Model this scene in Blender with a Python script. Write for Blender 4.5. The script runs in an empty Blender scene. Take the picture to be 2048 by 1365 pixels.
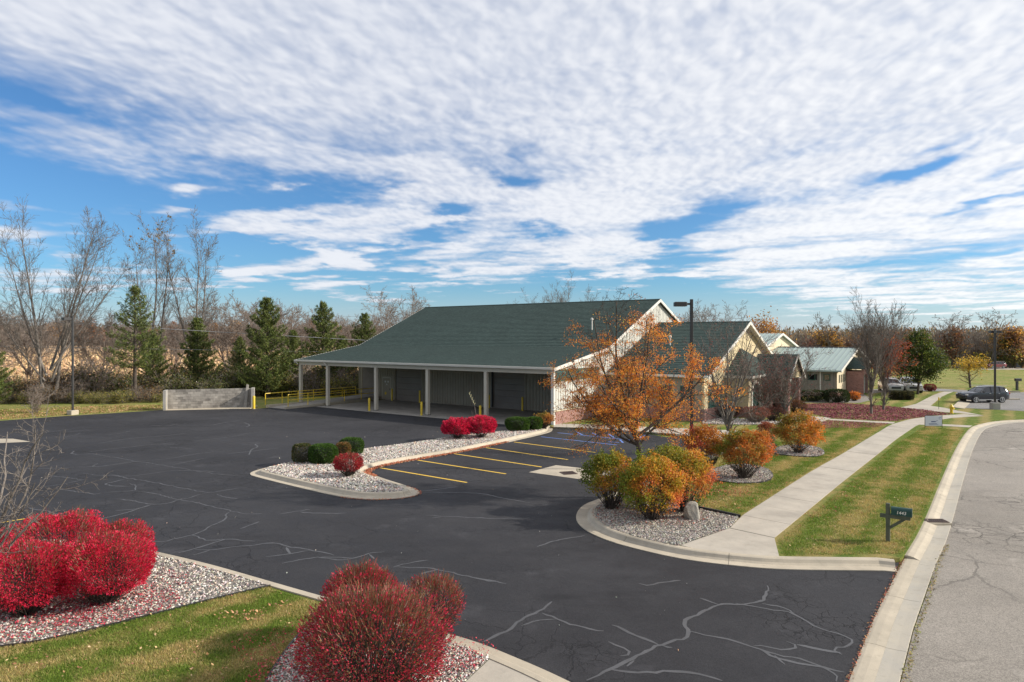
import bpy, bmesh, math, random
import numpy as np
from mathutils import Vector, Matrix, Euler
from mathutils.geometry import tessellate_polygon

C = bpy.context.scene.collection
R = math.radians
SC = bpy.context.scene

# ------------------------------------------------------------------ camera, sky, sun, exposure
F, CX, HZ, H = 1365.0, 1024.0, 675.0, 6.0          # focal length in photo pixels, horizon row, eye height
cam = bpy.data.cameras.new('camera'); camo = bpy.data.objects.new('camera', cam); C.objects.link(camo)
camo.location = (0, 0, H); camo.rotation_euler = (R(90), 0, 0)
cam.sensor_width = 36.0; cam.lens = 36.0*F/2048.0
cam.shift_y = -7.5/2048.0
cam.clip_start = 0.1; cam.clip_end = 6000
SC.camera = camo
SC.view_settings.view_transform = 'Standard'
SC.view_settings.look = 'None'
SC.view_settings.gamma = 1.0
SC.view_settings.use_curve_mapping = False
SC.view_settings.exposure = 0.42
SC.cycles.use_denoising = True
SC.cycles.max_bounces = 6
SC.cycles.transparent_max_bounces = 8

SUN_EL, SUN_AZ = R(28), R(92)                      # azimuth measured from +Y towards +X
sun = bpy.data.lights.new('sun', 'SUN'); sun.energy = 4.7; sun.angle = R(0.8); sun.color = (1.0, 0.93, 0.82)
suno = bpy.data.objects.new('sun', sun); C.objects.link(suno)
sd = Vector((math.sin(SUN_AZ)*math.cos(SUN_EL), math.cos(SUN_AZ)*math.cos(SUN_EL), math.sin(SUN_EL)))
suno.rotation_euler = sd.to_track_quat('Z', 'Y').to_euler(); suno.location = (60, -10, 60)

W = bpy.data.worlds.new("World"); SC.world = W; W.use_nodes = True
wn, wl = W.node_tree.nodes, W.node_tree.links
wn.clear()

class NT:
    """small helper to write node graphs as expressions"""
    def __init__(s, nodes, links): s.n, s.l = nodes, links
    def _in(s, sock, v):
        if isinstance(v, bpy.types.NodeSocket): s.l.new(v, sock)
        elif v is not None: sock.default_value = v
    def m(s, op, a, b=None, c=None, clamp=False):
        n = s.n.new('ShaderNodeMath'); n.operation = op; n.use_clamp = clamp
        s._in(n.inputs[0], a); s._in(n.inputs[1], b)
        if c is not None: s._in(n.inputs[2], c)
        return n.outputs[0]
    def v(s, op, a, b=None, out=0):
        n = s.n.new('ShaderNodeVectorMath'); n.operation = op
        s._in(n.inputs[0], a)
        if b is not None:
            s._in(n.inputs['Scale'] if op == 'SCALE' else n.inputs[1], b)
        return n.outputs[1] if op in ('LENGTH', 'DOT_PRODUCT') else n.outputs[0]
    def xyz(s, x, y, z=0.0):
        n = s.n.new('ShaderNodeCombineXYZ')
        s._in(n.inputs[0], x); s._in(n.inputs[1], y); s._in(n.inputs[2], z); return n.outputs[0]
    def sep(s, a):
        n = s.n.new('ShaderNodeSeparateXYZ'); s._in(n.inputs[0], a); return n.outputs
    def noise(s, vec, scale, detail=4, rough=0.55, dist=0.0, col=False):
        n = s.n.new('ShaderNodeTexNoise'); s._in(n.inputs['Vector'], vec)
        n.inputs['Scale'].default_value = scale; n.inputs['Detail'].default_value = detail
        n.inputs['Roughness'].default_value = rough; n.inputs['Distortion'].default_value = dist
        return n.outputs[1] if col else n.outputs[0]
    def voro(s, vec, scale, feature='F1', out='Distance', rnd=1.0):
        n = s.n.new('ShaderNodeTexVoronoi'); n.feature = feature; s._in(n.inputs['Vector'], vec)
        n.inputs['Scale'].default_value = scale; n.inputs['Randomness'].default_value = rnd
        return n.outputs[out]
    def ss(s, x, a, b, lo=0.0, hi=1.0, smooth=True):
        n = s.n.new('ShaderNodeMapRange'); n.interpolation_type = 'SMOOTHSTEP' if smooth else 'LINEAR'
        s._in(n.inputs[0], x); n.inputs[1].default_value = a; n.inputs[2].default_value = b
        n.inputs[3].default_value = lo; n.inputs[4].default_value = hi; return n.outputs[0]
    def mix(s, f, a, b, mode='MIX'):
        n = s.n.new('ShaderNodeMix'); n.data_type = 'RGBA'; n.blend_type = mode
        s._in(n.inputs[0], f)
        for k, c in ((6, a), (7, b)):
            if isinstance(c, (tuple, list)) and len(c) == 3: c = (*c, 1)
            s._in(n.inputs[k], c)
        return n.outputs[2]
    def ramp(s, f, stops, interp='LINEAR'):
        n = s.n.new('ShaderNodeValToRGB'); n.color_ramp.interpolation = interp
        e = n.color_ramp.elements
        while len(e) < len(stops): e.new(0.5)
        for el, (p, c) in zip(e, stops): el.position = p; el.color = (*c, 1)
        s._in(n.inputs[0], f); return n.outputs[0]

w = NT(wn, wl)
# clouds: density and shade of one flat cloud layer, computed here as two number fields over (azimuth, elevation)
def gnoise(x, y, seed):
    rs = np.random.RandomState(seed); pm = rs.permutation(256).astype(np.int32)
    ga = rs.rand(256).astype(np.float32)*2*np.pi; gx, gy = np.cos(ga), np.sin(ga)
    xi = np.floor(x).astype(np.int32); yi = np.floor(y).astype(np.int32)
    xf = (x-xi).astype(np.float32); yf = (y-yi).astype(np.float32)
    sx = xf*xf*xf*(xf*(xf*6-15)+10); sy = yf*yf*yf*(yf*(yf*6-15)+10)
    def g(ax, ay):
        h = pm[(pm[(xi+ax) & 255]+yi+ay) & 255]
        return gx[h]*(xf-ax)+gy[h]*(yf-ay)
    a0 = g(0, 0); a1 = g(1, 0); b0 = g(0, 1); b1 = g(1, 1)
    a = a0+(a1-a0)*sx; b = b0+(b1-b0)*sx
    return (a+(b-a)*sy)*1.4
def fbm(x, y, seed, octv=5, gain=0.55, lac=2.03):
    t = 0; amp = 1.0; n = 0
    for k in range(octv):
        t = t+gnoise(x+17.3*k, y-9.1*k, seed+k)*amp; n += amp*amp; amp *= gain; x = x*lac; y = y*lac
    return t/math.sqrt(n)
def rot(x, y, an, sx, sy):
    c, s = math.cos(an), math.sin(an)
    return (x*c+y*s)*sx, (-x*s+y*c)*sy
def sst(x, a, b):
    t = np.clip((x-a)/(b-a), 0, 1); return t*t*(3-2*t)
def ae(px, py):
    return math.atan((px-CX)/F), math.atan((HZ-py)/math.hypot(F, px-CX))
def cloud_fields(az, el):
    z = np.sin(el); c = np.cos(el); den = np.maximum(z, 0)+0.045
    px_, py_ = c*np.sin(az)/den, c*np.cos(az)/den
    w1 = fbm(px_*0.9, py_*0.9, 11, 4); w2 = fbm(px_*0.9+5, py_*0.9, 31, 4)
    azw = az+w1*0.030+fbm(px_*3.1, py_*3.1, 161, 5)*.010; elw = el+w2*0.014+fbm(px_*3.1+4, py_*3.1, 171, 5)*.006
    bp = [(-3.2, .02), (-2.2, .05), (-1.3, .20), (-.66, .285), (-.5, .262), (-.40, .225), (-.2, .212), (-.05, .20), (.1, .15), (.25, .09), (.40, .03), (.7, -.02), (1.6, .0), (3.2, .02)]  # cloud edge lowered behind the camera, unseen, to brighten the facades
    bnd = np.interp(azw, [b[0] for b in bp], [b[1] for b in bp])
    edge = fbm(px_*2.3, py_*2.3, 201, 6, .62)
    cov = -0.80+1.50*sst(elw-bnd, -.07, .17)
    for (px, py, rx, ry, an, amt) in BLOBS:
        a0, e0 = ae(px, py); ra = (ae(px+rx, py)[0]-a0)*1.25; re = abs(ae(px, py-ry)[1]-e0)*1.35
        x, y = rot(azw-a0, elw-e0, R(an), 1/ra, 1/re)
        cov = cov+amt*sst(np.sqrt(x*x+y*y)*(1+.42*edge), 1.4, 0.1)
    q1 = fbm(px_*3, py_*3, 141, 3); q2 = fbm(px_*3+9, py_*3, 151, 3)
    def billow(x, y, seed, octv=4):
        t = 0; amp = 1.0; n_ = 0
        for k in range(octv): t = t+(np.sqrt(np.abs(gnoise(x+7.7*k, y-3.1*k, seed+k))+.004)-.52)*amp; n_ += amp; amp *= .55; x = x*2.07; y = y*2.07
        return t/n_*2.6
    x, y = rot(px_, py_, R(-14), 14.0, 8.2); xb, yb = x+q1*.30+w1*.4, y+q2*.30+w2*.4
    cell = fbm(xb, yb, 51, 3, .5)*.62+billow(xb*.55, yb*.55, 57, 2)*.22
    x, y = rot(px_, py_, R(-24), 1.3, 1.7); cell2 = fbm(x, y, 71, 4, 0.55)
    x, y = rot(px_, py_, R(62), 2.2, .55); strk = fbm(x+w2*.7, y+w1*.4, 91, 6, 0.52)
    x, y = rot(px_, py_, R(10), 1.5, 1.0); fine = fbm(x+w1*.8, y+w2*.8, 121, 7, 0.55)
    hi = sst(el, 0.12, 0.25)
    tex = hi*(cell*0.66+cell2*0.34)+(1-hi)*(strk*.60+fine*0.60)
    cov = np.where(cov > 0.1, 0.1+0.50*np.tanh((cov-0.1)/0.70), np.maximum(cov, -1.1))
    dens = cov-.10*(1-hi)+tex*(0.50+0.46*(1-hi))
    alpha = sst(dens, -0.62, 0.62)**0.92
    alpha = np.maximum(alpha*0.93, 0.62*sst(el, 0.085, -0.01))
    cellb = fbm(xb+.35, yb-.12, 51, 3, .5)*.62
    shade = sst(dens*0.42+(fine*.22+cell*.42-cellb*.35)*0.75+0.16*(1-hi), -0.20, 0.62)
    return alpha, shade
BLOBS = [  # photo px, py, rx, ry, degrees, amount
    (150, 60, 330, 110, 6, .35), (1800, 180, 420, 170, 0, .35), (900, 200, 300, 90, 0, .12),
    (20, 190, 110, 24, -8, -.35), (40, 40, 130, 60, 0, .25),
    (130, 268, 280, 26, -8, .62), (120, 310, 240, 24, -6, .62), (300, 290, 160, 22, -6, .4), (560, 310, 300, 26, -6, .55), (620, 262, 200, 26, -6, .1),
    (750, 345, 240, 26, -8, .30), (430, 400, 330, 36, 0, .10),
    (735, 445, 115, 46, 14, 1.45), (660, 425, 60, 18, 6, .5), (880, 368, 95, 32, -6, 1.2), (950, 465, 130, 40, 8, .95), (1010, 520, 250, 34, 3, 1.25),
    (1190, 470, 110, 56, 10, 1.2), (1160, 400, 330, 40, 4, .9), (1000, 395, 200, 20, 4, .5), (1230, 520, 70, 28, 0, .4),
    (868, 424, 62, 16, 10, -.85), (915, 438, 40, 12, 0, -.7), (1055, 295, 40, 16, 0, -.6), (1095, 452, 60, 12, -8, -.5), (1040, 362, 60, 14, 0, -.7),
    (530, 438, 100, 12, 3, 1.25), (500, 452, 90, 9, 4, 1.0), (560, 462, 70, 8, 0, .9), (378, 372, 46, 11, 8, 1.35), (322, 430, 40, 8, 2, .9), (355, 468, 40, 7, 6, .7),
    (560, 536, 105, 16, 14, 1.15), (500, 546, 50, 7, 0, .9), (672, 512, 60, 14, -14, 1.1), (700, 526, 50, 8, -10, .8), (610, 492, 60, 5, -8, .7),
    (655, 568, 75, 14, 0, 1.35), (735, 596, 85, 9, 0, 1.1),
    (858, 546, 60, 8, -8, 1.25), (980, 584, 46, 5, -6, .8),
    (20, 420, 110, 12, -6, .8), (25, 470, 130, 18, -4, .8), (60, 560, 260, 34, 0, .75), (280, 560, 170, 14, 0, .6), (180, 515, 120, 8, 0, .4),
    (1432, 428, 90, 22, 10, -1.05), (1325, 468, 60, 30, -20, -1.05), (1360, 520, 150, 10, 0, -.8), (1700, 366, 220, 20, 12, -1.0),
    (1835, 338, 120, 13, 16, -1.2), (1960, 415, 110, 8, 16, -1.3), (1300, 574, 200, 9, 0, -.8), (1780, 535, 260, 12, 8, -.6),
    (1900, 276, 80, 9, 14, -.9), (1540, 320, 170, 16, 14, -.55), (2010, 345, 90, 10, 14, -.9), (1490, 385, 120, 12, 12, -.5),
    (1620, 430, 240, 44, 10, .45), (1470, 500, 260, 30, 6, .55), (1330, 556, 110, 9, 8, 1.15), (1600, 560, 240, 26, 0, .8), (1820, 600, 300, 26, 0, .7),
    (1420, 600, 230, 10, 0, -.6), (1250, 575, 80, 8, 6, .7), (1700, 470, 340, 40, 8, .3)]
SW, SH = 3072, 1024
AM = math.asinh(2*math.pi)
uu = (np.arange(SW, dtype=np.float32)+.5)/SW; vv = (np.arange(SH, dtype=np.float32)+.5)/SH
AZ = np.sinh((uu*2-1)*AM)/2; EL = vv**1.7*(math.pi/2)
al, sh = cloud_fields(*np.meshgrid(AZ.astype(np.float32), EL.astype(np.float32)))
img = bpy.data.images.new('cloud_layer', SW, SH, float_buffer=True, is_data=True)
px4 = np.ones((SH, SW, 4), np.float32); px4[..., 0] = al; px4[..., 1] = sh; px4[..., 2] = 0
img.pixels.foreach_set(px4.ravel()); img.update(); img.pack()
tc = wn.new('ShaderNodeTexCoord'); D = tc.outputs['Generated']
dx, dy, dz = w.sep(D)
az = w.m('ARCTAN2', dx, dy); el = w.m('ARCSINE', w.m('MAXIMUM', dz, 0.0))
a2 = w.m('ABSOLUTE', w.m('MULTIPLY', az, 2.0))
ash = w.m('LOGARITHM', w.m('ADD', a2, w.m('SQRT', w.m('ADD', w.m('MULTIPLY', a2, a2), 1.0))), math.e)
uq = w.m('ADD', w.m('MULTIPLY', w.m('MULTIPLY', ash, w.m('SIGN', az)), 0.5/AM), 0.5)
vq = w.m('POWER', w.m('MULTIPLY', el, 2/math.pi), 1/1.7)
ti = wn.new('ShaderNodeTexImage'); ti.image = img; ti.extension = 'EXTEND'; ti.interpolation = 'Cubic'
wl.new(w.xyz(uq, vq), ti.inputs[0])
ch = wn.new('ShaderNodeSeparateColor'); wl.new(ti.outputs[0], ch.inputs[0])
sky = wn.new('ShaderNodeTexSky'); sky.sky_type = 'NISHITA'; sky.sun_disc = False
sky.sun_elevation = SUN_EL; sky.sun_rotation = SUN_AZ; sky.altitude = 250
sky.air_density = 1.0; sky.dust_density = 0.5; sky.ozone_density = 2.5
skyc = w.mix(1.0, sky.outputs[0], (0.50, 0.80, 1.06), 'MULTIPLY')
cloudc = w.mix(ch.outputs[1], (5.0, 5.35, 6.2), (7.0, 7.15, 7.55))
cloudc = w.mix(w.ss(az, -0.3, 0.9), cloudc, w.mix(1.0, cloudc, (1.22, 1.19, 1.12), 'MULTIPLY'))
final = w.mix(ch.outputs[0], skyc, cloudc)
bg = wn.new('ShaderNodeBackground'); wl.new(final, bg.inputs[0]); bg.inputs[1].default_value = 0.095
wo = wn.new('ShaderNodeOutputWorld'); wl.new(bg.outputs[0], wo.inputs[0])
W.cycles.sampling_method = 'MANUAL'; W.cycles.sample_map_resolution = 512

# ------------------------------------------------------------------ placing helpers
def G(px, py, z=0.0):
    """ground point (height z) that the photo shows at pixel px, py"""
    Z = (H-z)*F/(py-HZ)
    return Vector(((px-CX)/F*Z, Z, z))
def P3(px, py, Y):
    return Vector(((px-CX)/F*Y, Y, H-(py-HZ)/F*Y))
def GP(pts, z=0.0): return [G(a, b, z) for a, b in pts]
BA = math.atan2(991, 1365)                                  # heading of the street and the gable walls
U = Vector((math.sin(BA), math.cos(BA), 0)); WV = Vector((math.cos(BA), -math.sin(BA), 0))
O0 = Vector((2.78, 45.75, 0))                               # front corner of the big building
def B(t, s, z=0.0): return O0+WV*t+U*s+Vector((0, 0, z))

def tag(o, label=None, cat=None, group=None, kind=None):
    if label: o['label'] = label
    if cat: o['category'] = cat
    if group: o['group'] = group
    if kind: o['kind'] = kind
    return o
def empty(name, loc=(0, 0, 0), rz=0.0, label=None, cat=None, group=None, kind=None):
    o = bpy.data.objects.new(name, None); C.objects.link(o); o.location = loc; o.rotation_euler = (0, 0, rz)
    return tag(o, label, cat, group, kind)
def link(name, me, parent=None, loc=None, **kw):
    o = bpy.data.objects.new(name, me); C.objects.link(o)
    if parent is not None: o.parent = parent
    if loc is not None: o.location = loc
    return tag(o, **kw)
def copy_tree(o, parent=None):
    c = o.copy(); C.objects.link(c); c.parent = parent
    for ch in list(o.children): copy_tree(ch, c)
    return c

def np_mesh(name, verts, faces, mats, midx=None, cols=None, smooth=False, uv=None):
    """verts (N,3); faces: list of int arrays (M,3) or (M,4)"""
    me = bpy.data.meshes.new(name)
    verts = np.asarray(verts, np.float32); faces = [np.asarray(f, np.int32) for f in faces if len(f)]
    me.vertices.add(len(verts)); me.vertices.foreach_set('co', verts.ravel())
    tot = np.concatenate([np.full(len(f), f.shape[1], np.int32) for f in faces])
    li = np.concatenate([f.ravel() for f in faces])
    me.loops.add(len(li)); me.loops.foreach_set('vertex_index', li)
    me.polygons.add(len(tot)); st = np.concatenate([[0], np.cumsum(tot)[:-1]]).astype(np.int32)
    me.polygons.foreach_set('loop_start', st)
    try: me.polygons.foreach_set('loop_total', tot)
    except Exception: pass
    for m in (mats if isinstance(mats, (list, tuple)) else [mats]): me.materials.append(m)
    if midx is not None: me.polygons.foreach_set('material_index', np.asarray(midx, np.int32))
    if cols is not None:
        at = me.color_attributes.new('col', 'FLOAT_COLOR', 'POINT')
        c4 = np.ones((len(verts), 4), np.float32); c4[:, :3] = cols; at.data.foreach_set('color', c4.ravel())
    me.polygons.foreach_set('use_smooth', np.full(len(tot), smooth, bool))
    me.update(calc_edges=True); me.validate()
    return me

class MB:
    """collects simple solids; build() links them as ONE mesh object"""
    def __init__(s): s.v, s.f, s.mi, s.m = [], [], [], 0
    def add(s, vs, fs):
        b = len(s.v); s.v += [tuple(v) for v in vs]
        for f in fs: s.f.append(tuple(b+i for i in f)); s.mi.append(s.m)
        return s
    def box(s, x0, x1, y0, y1, z0, z1):
        return s.add([(x0, y0, z0), (x1, y0, z0), (x1, y1, z0), (x0, y1, z0), (x0, y0, z1), (x1, y0, z1), (x1, y1, z1), (x0, y1, z1)],
                     [(0, 3, 2, 1), (4, 5, 6, 7), (0, 1, 5, 4), (1, 2, 6, 5), (2, 3, 7, 6), (3, 0, 4, 7)])
    def bbox(s, x0, x1, y0, y1, z0, z1, b=0.01):
        """box with chamfered vertical edges and top"""
        def ring(i, z): return [(x0+i+b, y0+i, z), (x1-i-b, y0+i, z), (x1-i, y0+i+b, z), (x1-i, y1-i-b, z), (x1-i-b, y1-i, z), (x0+i+b, y1-i, z), (x0+i, y1-i-b, z), (x0+i, y0+i+b, z)]
        vs = ring(0, z0)+ring(0, z1-b)+ring(b, z1); fs = []
        for k in range(2):
            for i in range(8): fs.append((k*8+i, k*8+(i+1) % 8, k*8+8+(i+1) % 8, k*8+8+i))
        fs.append(tuple(range(16, 24))); fs.append(tuple(range(7, -1, -1)))
        return s.add(vs, fs)
    def bar(s, a, b, wd, hd=None, k=4, r1=None):
        """bar or tube from a to b; k=4 square of width wd x hd, else round of radius wd"""
        a, b = Vector(a), Vector(b); d = (b-a).normalized()
        up = Vector((0, 0, 1)) if abs(d.z) < .95 else Vector((0, 1, 0))
        x = d.cross(up).normalized(); y = x.cross(d).normalized()
        if k == 4:
            hd = hd or wd; of = [(-wd/2, -hd/2), (wd/2, -hd/2), (wd/2, hd/2), (-wd/2, hd/2)]; of2 = of
        else:
            r1 = wd if r1 is None else r1
            of = [(wd*math.cos(2*math.pi*i/k), wd*math.sin(2*math.pi*i/k)) for i in range(k)]
            of2 = [(r1*math.cos(2*math.pi*i/k), r1*math.sin(2*math.pi*i/k)) for i in range(k)]
        vs = [a+x*p+y*q for p, q in of]+[b+x*p+y*q for p, q in of2]
        fs = [(i, (i+1) % k, k+(i+1) % k, k+i) for i in range(k)]+[tuple(range(k-1, -1, -1)), tuple(range(k, 2*k))]
        return s.add(vs, fs)
    def prism(s, pts, z0, z1):
        """pts: horizontal polygon (any shape), extruded z0..z1"""
        n = len(pts); vs = [(p[0], p[1], z0) for p in pts]+[(p[0], p[1], z1) for p in pts]
        tri = tessellate_polygon([[Vector((p[0], p[1], 0)) for p in pts]])
        fs = []
        for t in tri:
            a, b_, c = [Vector(vs[i]) for i in t]
            if (b_-a).cross(c-a).z < 0: t = (t[0], t[2], t[1])
            fs.append(tuple(i+n for i in t))
        ar = sum(pts[i][0]*pts[(i+1) % n][1]-pts[(i+1) % n][0]*pts[i][1] for i in range(n))
        for i in range(n):
            j = (i+1) % n; q = (i, j, n+j, n+i); fs.append(q if ar > 0 else q[::-1])
        return s.add(vs, fs)
    def extr(s, poly, d):
        """poly: planar 3-D convex polygon; extruded by vector d"""
        n = len(poly); d = Vector(d); vs = [Vector(p) for p in poly]+[Vector(p)+d for p in poly]
        return s.add(vs, [tuple(range(n-1, -1, -1)), tuple(range(n, 2*n))]+[(i, (i+1) % n, n+(i+1) % n, n+i) for i in range(n)])
    def lathe(s, prof, k=16, c=(0, 0, 0)):
        vs = [(c[0]+r*math.cos(2*math.pi*i/k), c[1]+r*math.sin(2*math.pi*i/k), c[2]+z) for r, z in prof for i in range(k)]
        fs = [(j*k+i, j*k+(i+1) % k, (j+1)*k+(i+1) % k, (j+1)*k+i) for j in range(len(prof)-1) for i in range(k)]
        fs += [tuple(range(k-1, -1, -1)), tuple(range((len(prof)-1)*k, len(prof)*k))]
        return s.add(vs, fs)
    def build(s, name, mats, parent=None, loc=None, smooth=False, **kw):
        me = bpy.data.meshes.new(name); me.from_pydata(s.v, [], s.f)
        for m in (mats if isinstance(mats, (list, tuple)) else [mats]): me.materials.append(m)
        if any(s.mi): me.polygons.foreach_set('material_index', s.mi)
        bm = bmesh.new(); bm.from_mesh(me); bmesh.ops.recalc_face_normals(bm, faces=bm.faces)
        if smooth:
            for f in bm.faces: f.smooth = True
            for e in bm.edges:
                if len(e.link_faces) == 2 and e.calc_face_angle(0) > 0.7: e.smooth = False
        bm.to_mesh(me); bm.free(); me.update()
        return link(name, me, parent, loc, **kw)

# ------------------------------------------------------------------ materials
MATS = {}
def newmat(name):
    m = bpy.data.materials.new(name); m.use_nodes = True; m.node_tree.nodes.clear()
    t = NT(m.node_tree.nodes, m.node_tree.links); MATS[name] = m
    return m, t
def finish(t, base, rough=0.8, bump=None, bdist=0.02, bstr=0.6, metal=0.0, spec=0.5, coat=0.0, trans=0.0):
    b = t.n.new('ShaderNodeBsdfPrincipled')
    t._in(b.inputs['Base Color'], (*base, 1) if isinstance(base, tuple) and len(base) == 3 else base)
    t._in(b.inputs['Roughness'], rough); b.inputs['Metallic'].default_value = metal
    b.inputs['Specular IOR Level'].default_value = spec; b.inputs['Coat Weight'].default_value = coat
    if bump is not None:
        bn = t.n.new('ShaderNodeBump'); bn.inputs['Strength'].default_value = bstr; bn.inputs['Distance'].default_value = bdist
        t.l.new(bump, bn.inputs['Height']); t.l.new(bn.outputs[0], b.inputs['Normal'])
    out = t.n.new('ShaderNodeOutputMaterial'); sh = b.outputs[0]
    if trans > 0:
        tr = t.n.new('ShaderNodeBsdfTranslucent'); t._in(tr.inputs[0], t.mix(1.0, base, (1.25, 1.15, .9), 'MULTIPLY'))
        mx = t.n.new('ShaderNodeMixShader'); mx.inputs[0].default_value = trans
        t.l.new(sh, mx.inputs[1]); t.l.new(tr.outputs[0], mx.inputs[2]); sh = mx.outputs[0]
    t.l.new(sh, out.inputs[0])
def co(t, kind='Object'):
    return t.n.new('ShaderNodeTexCoord').outputs[kind]
def geo(t): return t.n.new('ShaderNodeNewGeometry').outputs['Position']
def simple(name, c1, c2=None, scale=3.0, rough=0.75, fine=40.0, fa=0.15, bdist=0.004, metal=0.0, spec=0.5, coat=0.0, world=True):
    m, t = newmat(name); p = geo(t) if world else co(t); c2 = c2 or tuple(x*0.8 for x in c1)
    n = t.noise(p, scale, 5, 0.6); n2 = t.noise(p, fine, 3, 0.6)
    col = t.mix(t.ss(n, .3, .7), c1, c2)
    col = t.mix(1.0, col, t.mix(n2, (1-fa*1.6,)*3, (1+fa*1.2,)*3), 'MULTIPLY')
    finish(t, col, t.ss(n, .2, .8, rough-.08, rough+.08), n2, bdist, 0.5, metal, spec, coat)
    return m
def vcol(name, rough=0.6, trans=0.3, spec=0.3):
    m, t = newmat(name); a = t.n.new('ShaderNodeAttribute'); a.attribute_name = 'col'
    finish(t, a.outputs['Color'], rough, spec=spec, trans=trans); return m

# asphalt of the lot: sealed, bluish black, with faint wear, painted shadow bands and alligator cracking
def asphalt(name, c1, c2, grit, crackscale, crackamt, seams=False):
    m, t = newmat(name); p = geo(t)
    big = t.noise(p, .16, 5, .6); mid = t.noise(p, 1.1, 6, .65); gr = t.noise(p, 46, 3, .7); agg = t.voro(p, 60, 'F1', 'Color')
    col = t.mix(t.ss(t.m('ADD', t.m('MULTIPLY', big, .6), t.m('MULTIPLY', mid, .4)), .36, .66), c1, c2)
    ag = t.sep(agg)[0]
    col = t.mix(1.0, col, t.mix(ag, (1-grit,)*3, (1+grit*1.3,)*3), 'MULTIPLY')
    col = t.mix(t.ss(gr, .66, .80, 0, .55*grit*2), col, tuple(min(1, x*3.2) for x in c2))
    wp = t.v('ADD', p, t.v('SCALE', t.v('SUBTRACT', t.noise(p, 2.2, 4, .6, col=True), (.5, .5, .5)), .45))
    shadow_band = t.noise(t.xyz(t.m('MULTIPLY', t.sep(p)[0], .35), t.m('MULTIPLY', t.sep(p)[1], .9)), .55, 5, .65)  # broad soft bands, shadow put into the asphalt colour
    col = t.mix(t.ss(shadow_band, .56, .72, 0, .55), col, tuple(x*.62 for x in c1)); sp_ = t.voro(p, 1.7, 'F1')
    col = t.mix(t.m('MULTIPLY', t.ss(sp_, .10, .03, 0, .6), t.ss(t.noise(p, .5, 2), .5, .6)), col, tuple(x*.45 for x in c1))
    col = t.mix(t.ss(t.noise(p, .45, 6, .7), .56, .74, 0, .55), col, tuple(x*1.75 for x in c2))
    e1 = t.voro(wp, crackscale, 'DISTANCE_TO_EDGE'); e2 = t.voro(wp, crackscale*.28, 'DISTANCE_TO_EDGE')
    msk = t.ss(t.noise(p, .22, 3, .5), .52, .66)
    cr = t.m('MAXIMUM', t.m('MULTIPLY', t.ss(e1, .050, .008), msk), t.m('MULTIPLY', t.ss(e2, .020, .004), t.ss(t.noise(p, .13, 2), .45, .62, 0, .8)))
    col = t.mix(t.m('MULTIPLY', cr, crackamt), col, tuple(x*.28 for x in c1))
    h = t.m('SUBTRACT', t.m('ADD', t.m('MULTIPLY', gr, .35), t.m('MULTIPLY', ag, .5)), t.m('MULTIPLY', cr, 1.2))
    finish(t, col, t.ss(mid, .3, .7, .62, .82), h, .006, .7, spec=.16)
    return m
M_lot = asphalt('sealed_asphalt', (.025, .0245, .027), (.040, .0395, .043), .22, 3.2, .75)
M_road = asphalt('weathered_asphalt', (.20, .18, .155), (.26, .235, .205), .30, 1.6, .75)
M_road2 = asphalt('grey_asphalt', (.17, .165, .16), (.22, .21, .20), .25, 1.6, .5)
M_seal = simple('crack_sealer', (.086, .086, .091), (.062, .062, .066), 1.5, .6, 30, .12)
def concrete(name, c1, c2, stain=.35):
    m, t = newmat(name); p = geo(t)
    n = t.noise(p, .9, 6, .65); s = t.noise(p, 4.5, 6, .7); g = t.noise(p, 70, 3, .7)
    col = t.mix(t.ss(n, .3, .7), c1, c2)
    col = t.mix(t.ss(s, .52, .75, 0, stain), col, tuple(x*.48 for x in c2))
    col = t.mix(t.ss(t.noise(p, .28, 4, .7), .50, .70, 0, .45), col, tuple(x*.62 for x in c2))
    col = t.mix(1.0, col, t.mix(g, (.80,)*3, (1.18,)*3), 'MULTIPLY')
    finish(t, col, .85, g, .004, .6, spec=.3)
    return m
M_conc = concrete('kerb_concrete', (.46, .40, .31), (.37, .325, .255))
M_walk = concrete('walk_concrete', (.44, .395, .33), (.36, .325, .275), .30)
M_gutter = concrete('gutter_concrete', (.36, .335, .29), (.41, .37, .30), .4)
M_apron = concrete('apron_concrete', (.36, .33, .29), (.26, .24, .21), .5)
M_block = concrete('grey_block', (.36, .34, .31), (.25, .24, .22), .5)
def lawnmat(name, ga, gb, dry, drylo, dryhi, stripes=0.0):
    m, t = newmat(name); p = geo(t)
    a = t.noise(p, .35, 5, .6); b = t.noise(p, 2.6, 6, .7); c = t.noise(p, 28, 4, .75); d = t.noise(p, 9, 4, .7)
    col = t.mix(t.ss(b, .35, .65), ga, gb)
    dm = t.m('ADD', t.m('MULTIPLY', a, .55), t.m('MULTIPLY', b, .45))
    if stripes:
        x, y, z = t.sep(p); q = t.m('ADD', t.m('MULTIPLY', x, WV.x), t.m('MULTIPLY', y, WV.y))
        st = t.m('SINE', t.m('MULTIPLY', t.m('ADD', q, t.m('MULTIPLY', a, .5)), 4.4))
        dm = t.m('ADD', dm, t.m('MULTIPLY', st, stripes))
    col = t.mix(t.ss(dm, drylo, dryhi), col, dry)
    col = t.mix(1.0, col, t.mix(c, (.45,)*3, (1.6,)*3), 'MULTIPLY')
    col = t.mix(1.0, col, t.mix(d, (.72,)*3, (1.3,)*3), 'MULTIPLY')
    h = t.m('ADD', c, t.m('MULTIPLY', d, .8))
    finish(t, col, .9, h, .05, .9, spec=.15)
    return m
M_lawn = lawnmat('lawn', (.080, .125, .016), (.135, .165, .028), (.26, .21, .075), .40, .64, .10)
M_field = lawnmat('field_grass', (.12, .17, .03), (.18, .20, .045), (.26, .22, .08), .40, .60)
M_corn = lawnmat('corn_field', (.52, .35, .20), (.62, .43, .26), (.44, .28, .15), .4, .6)
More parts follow.
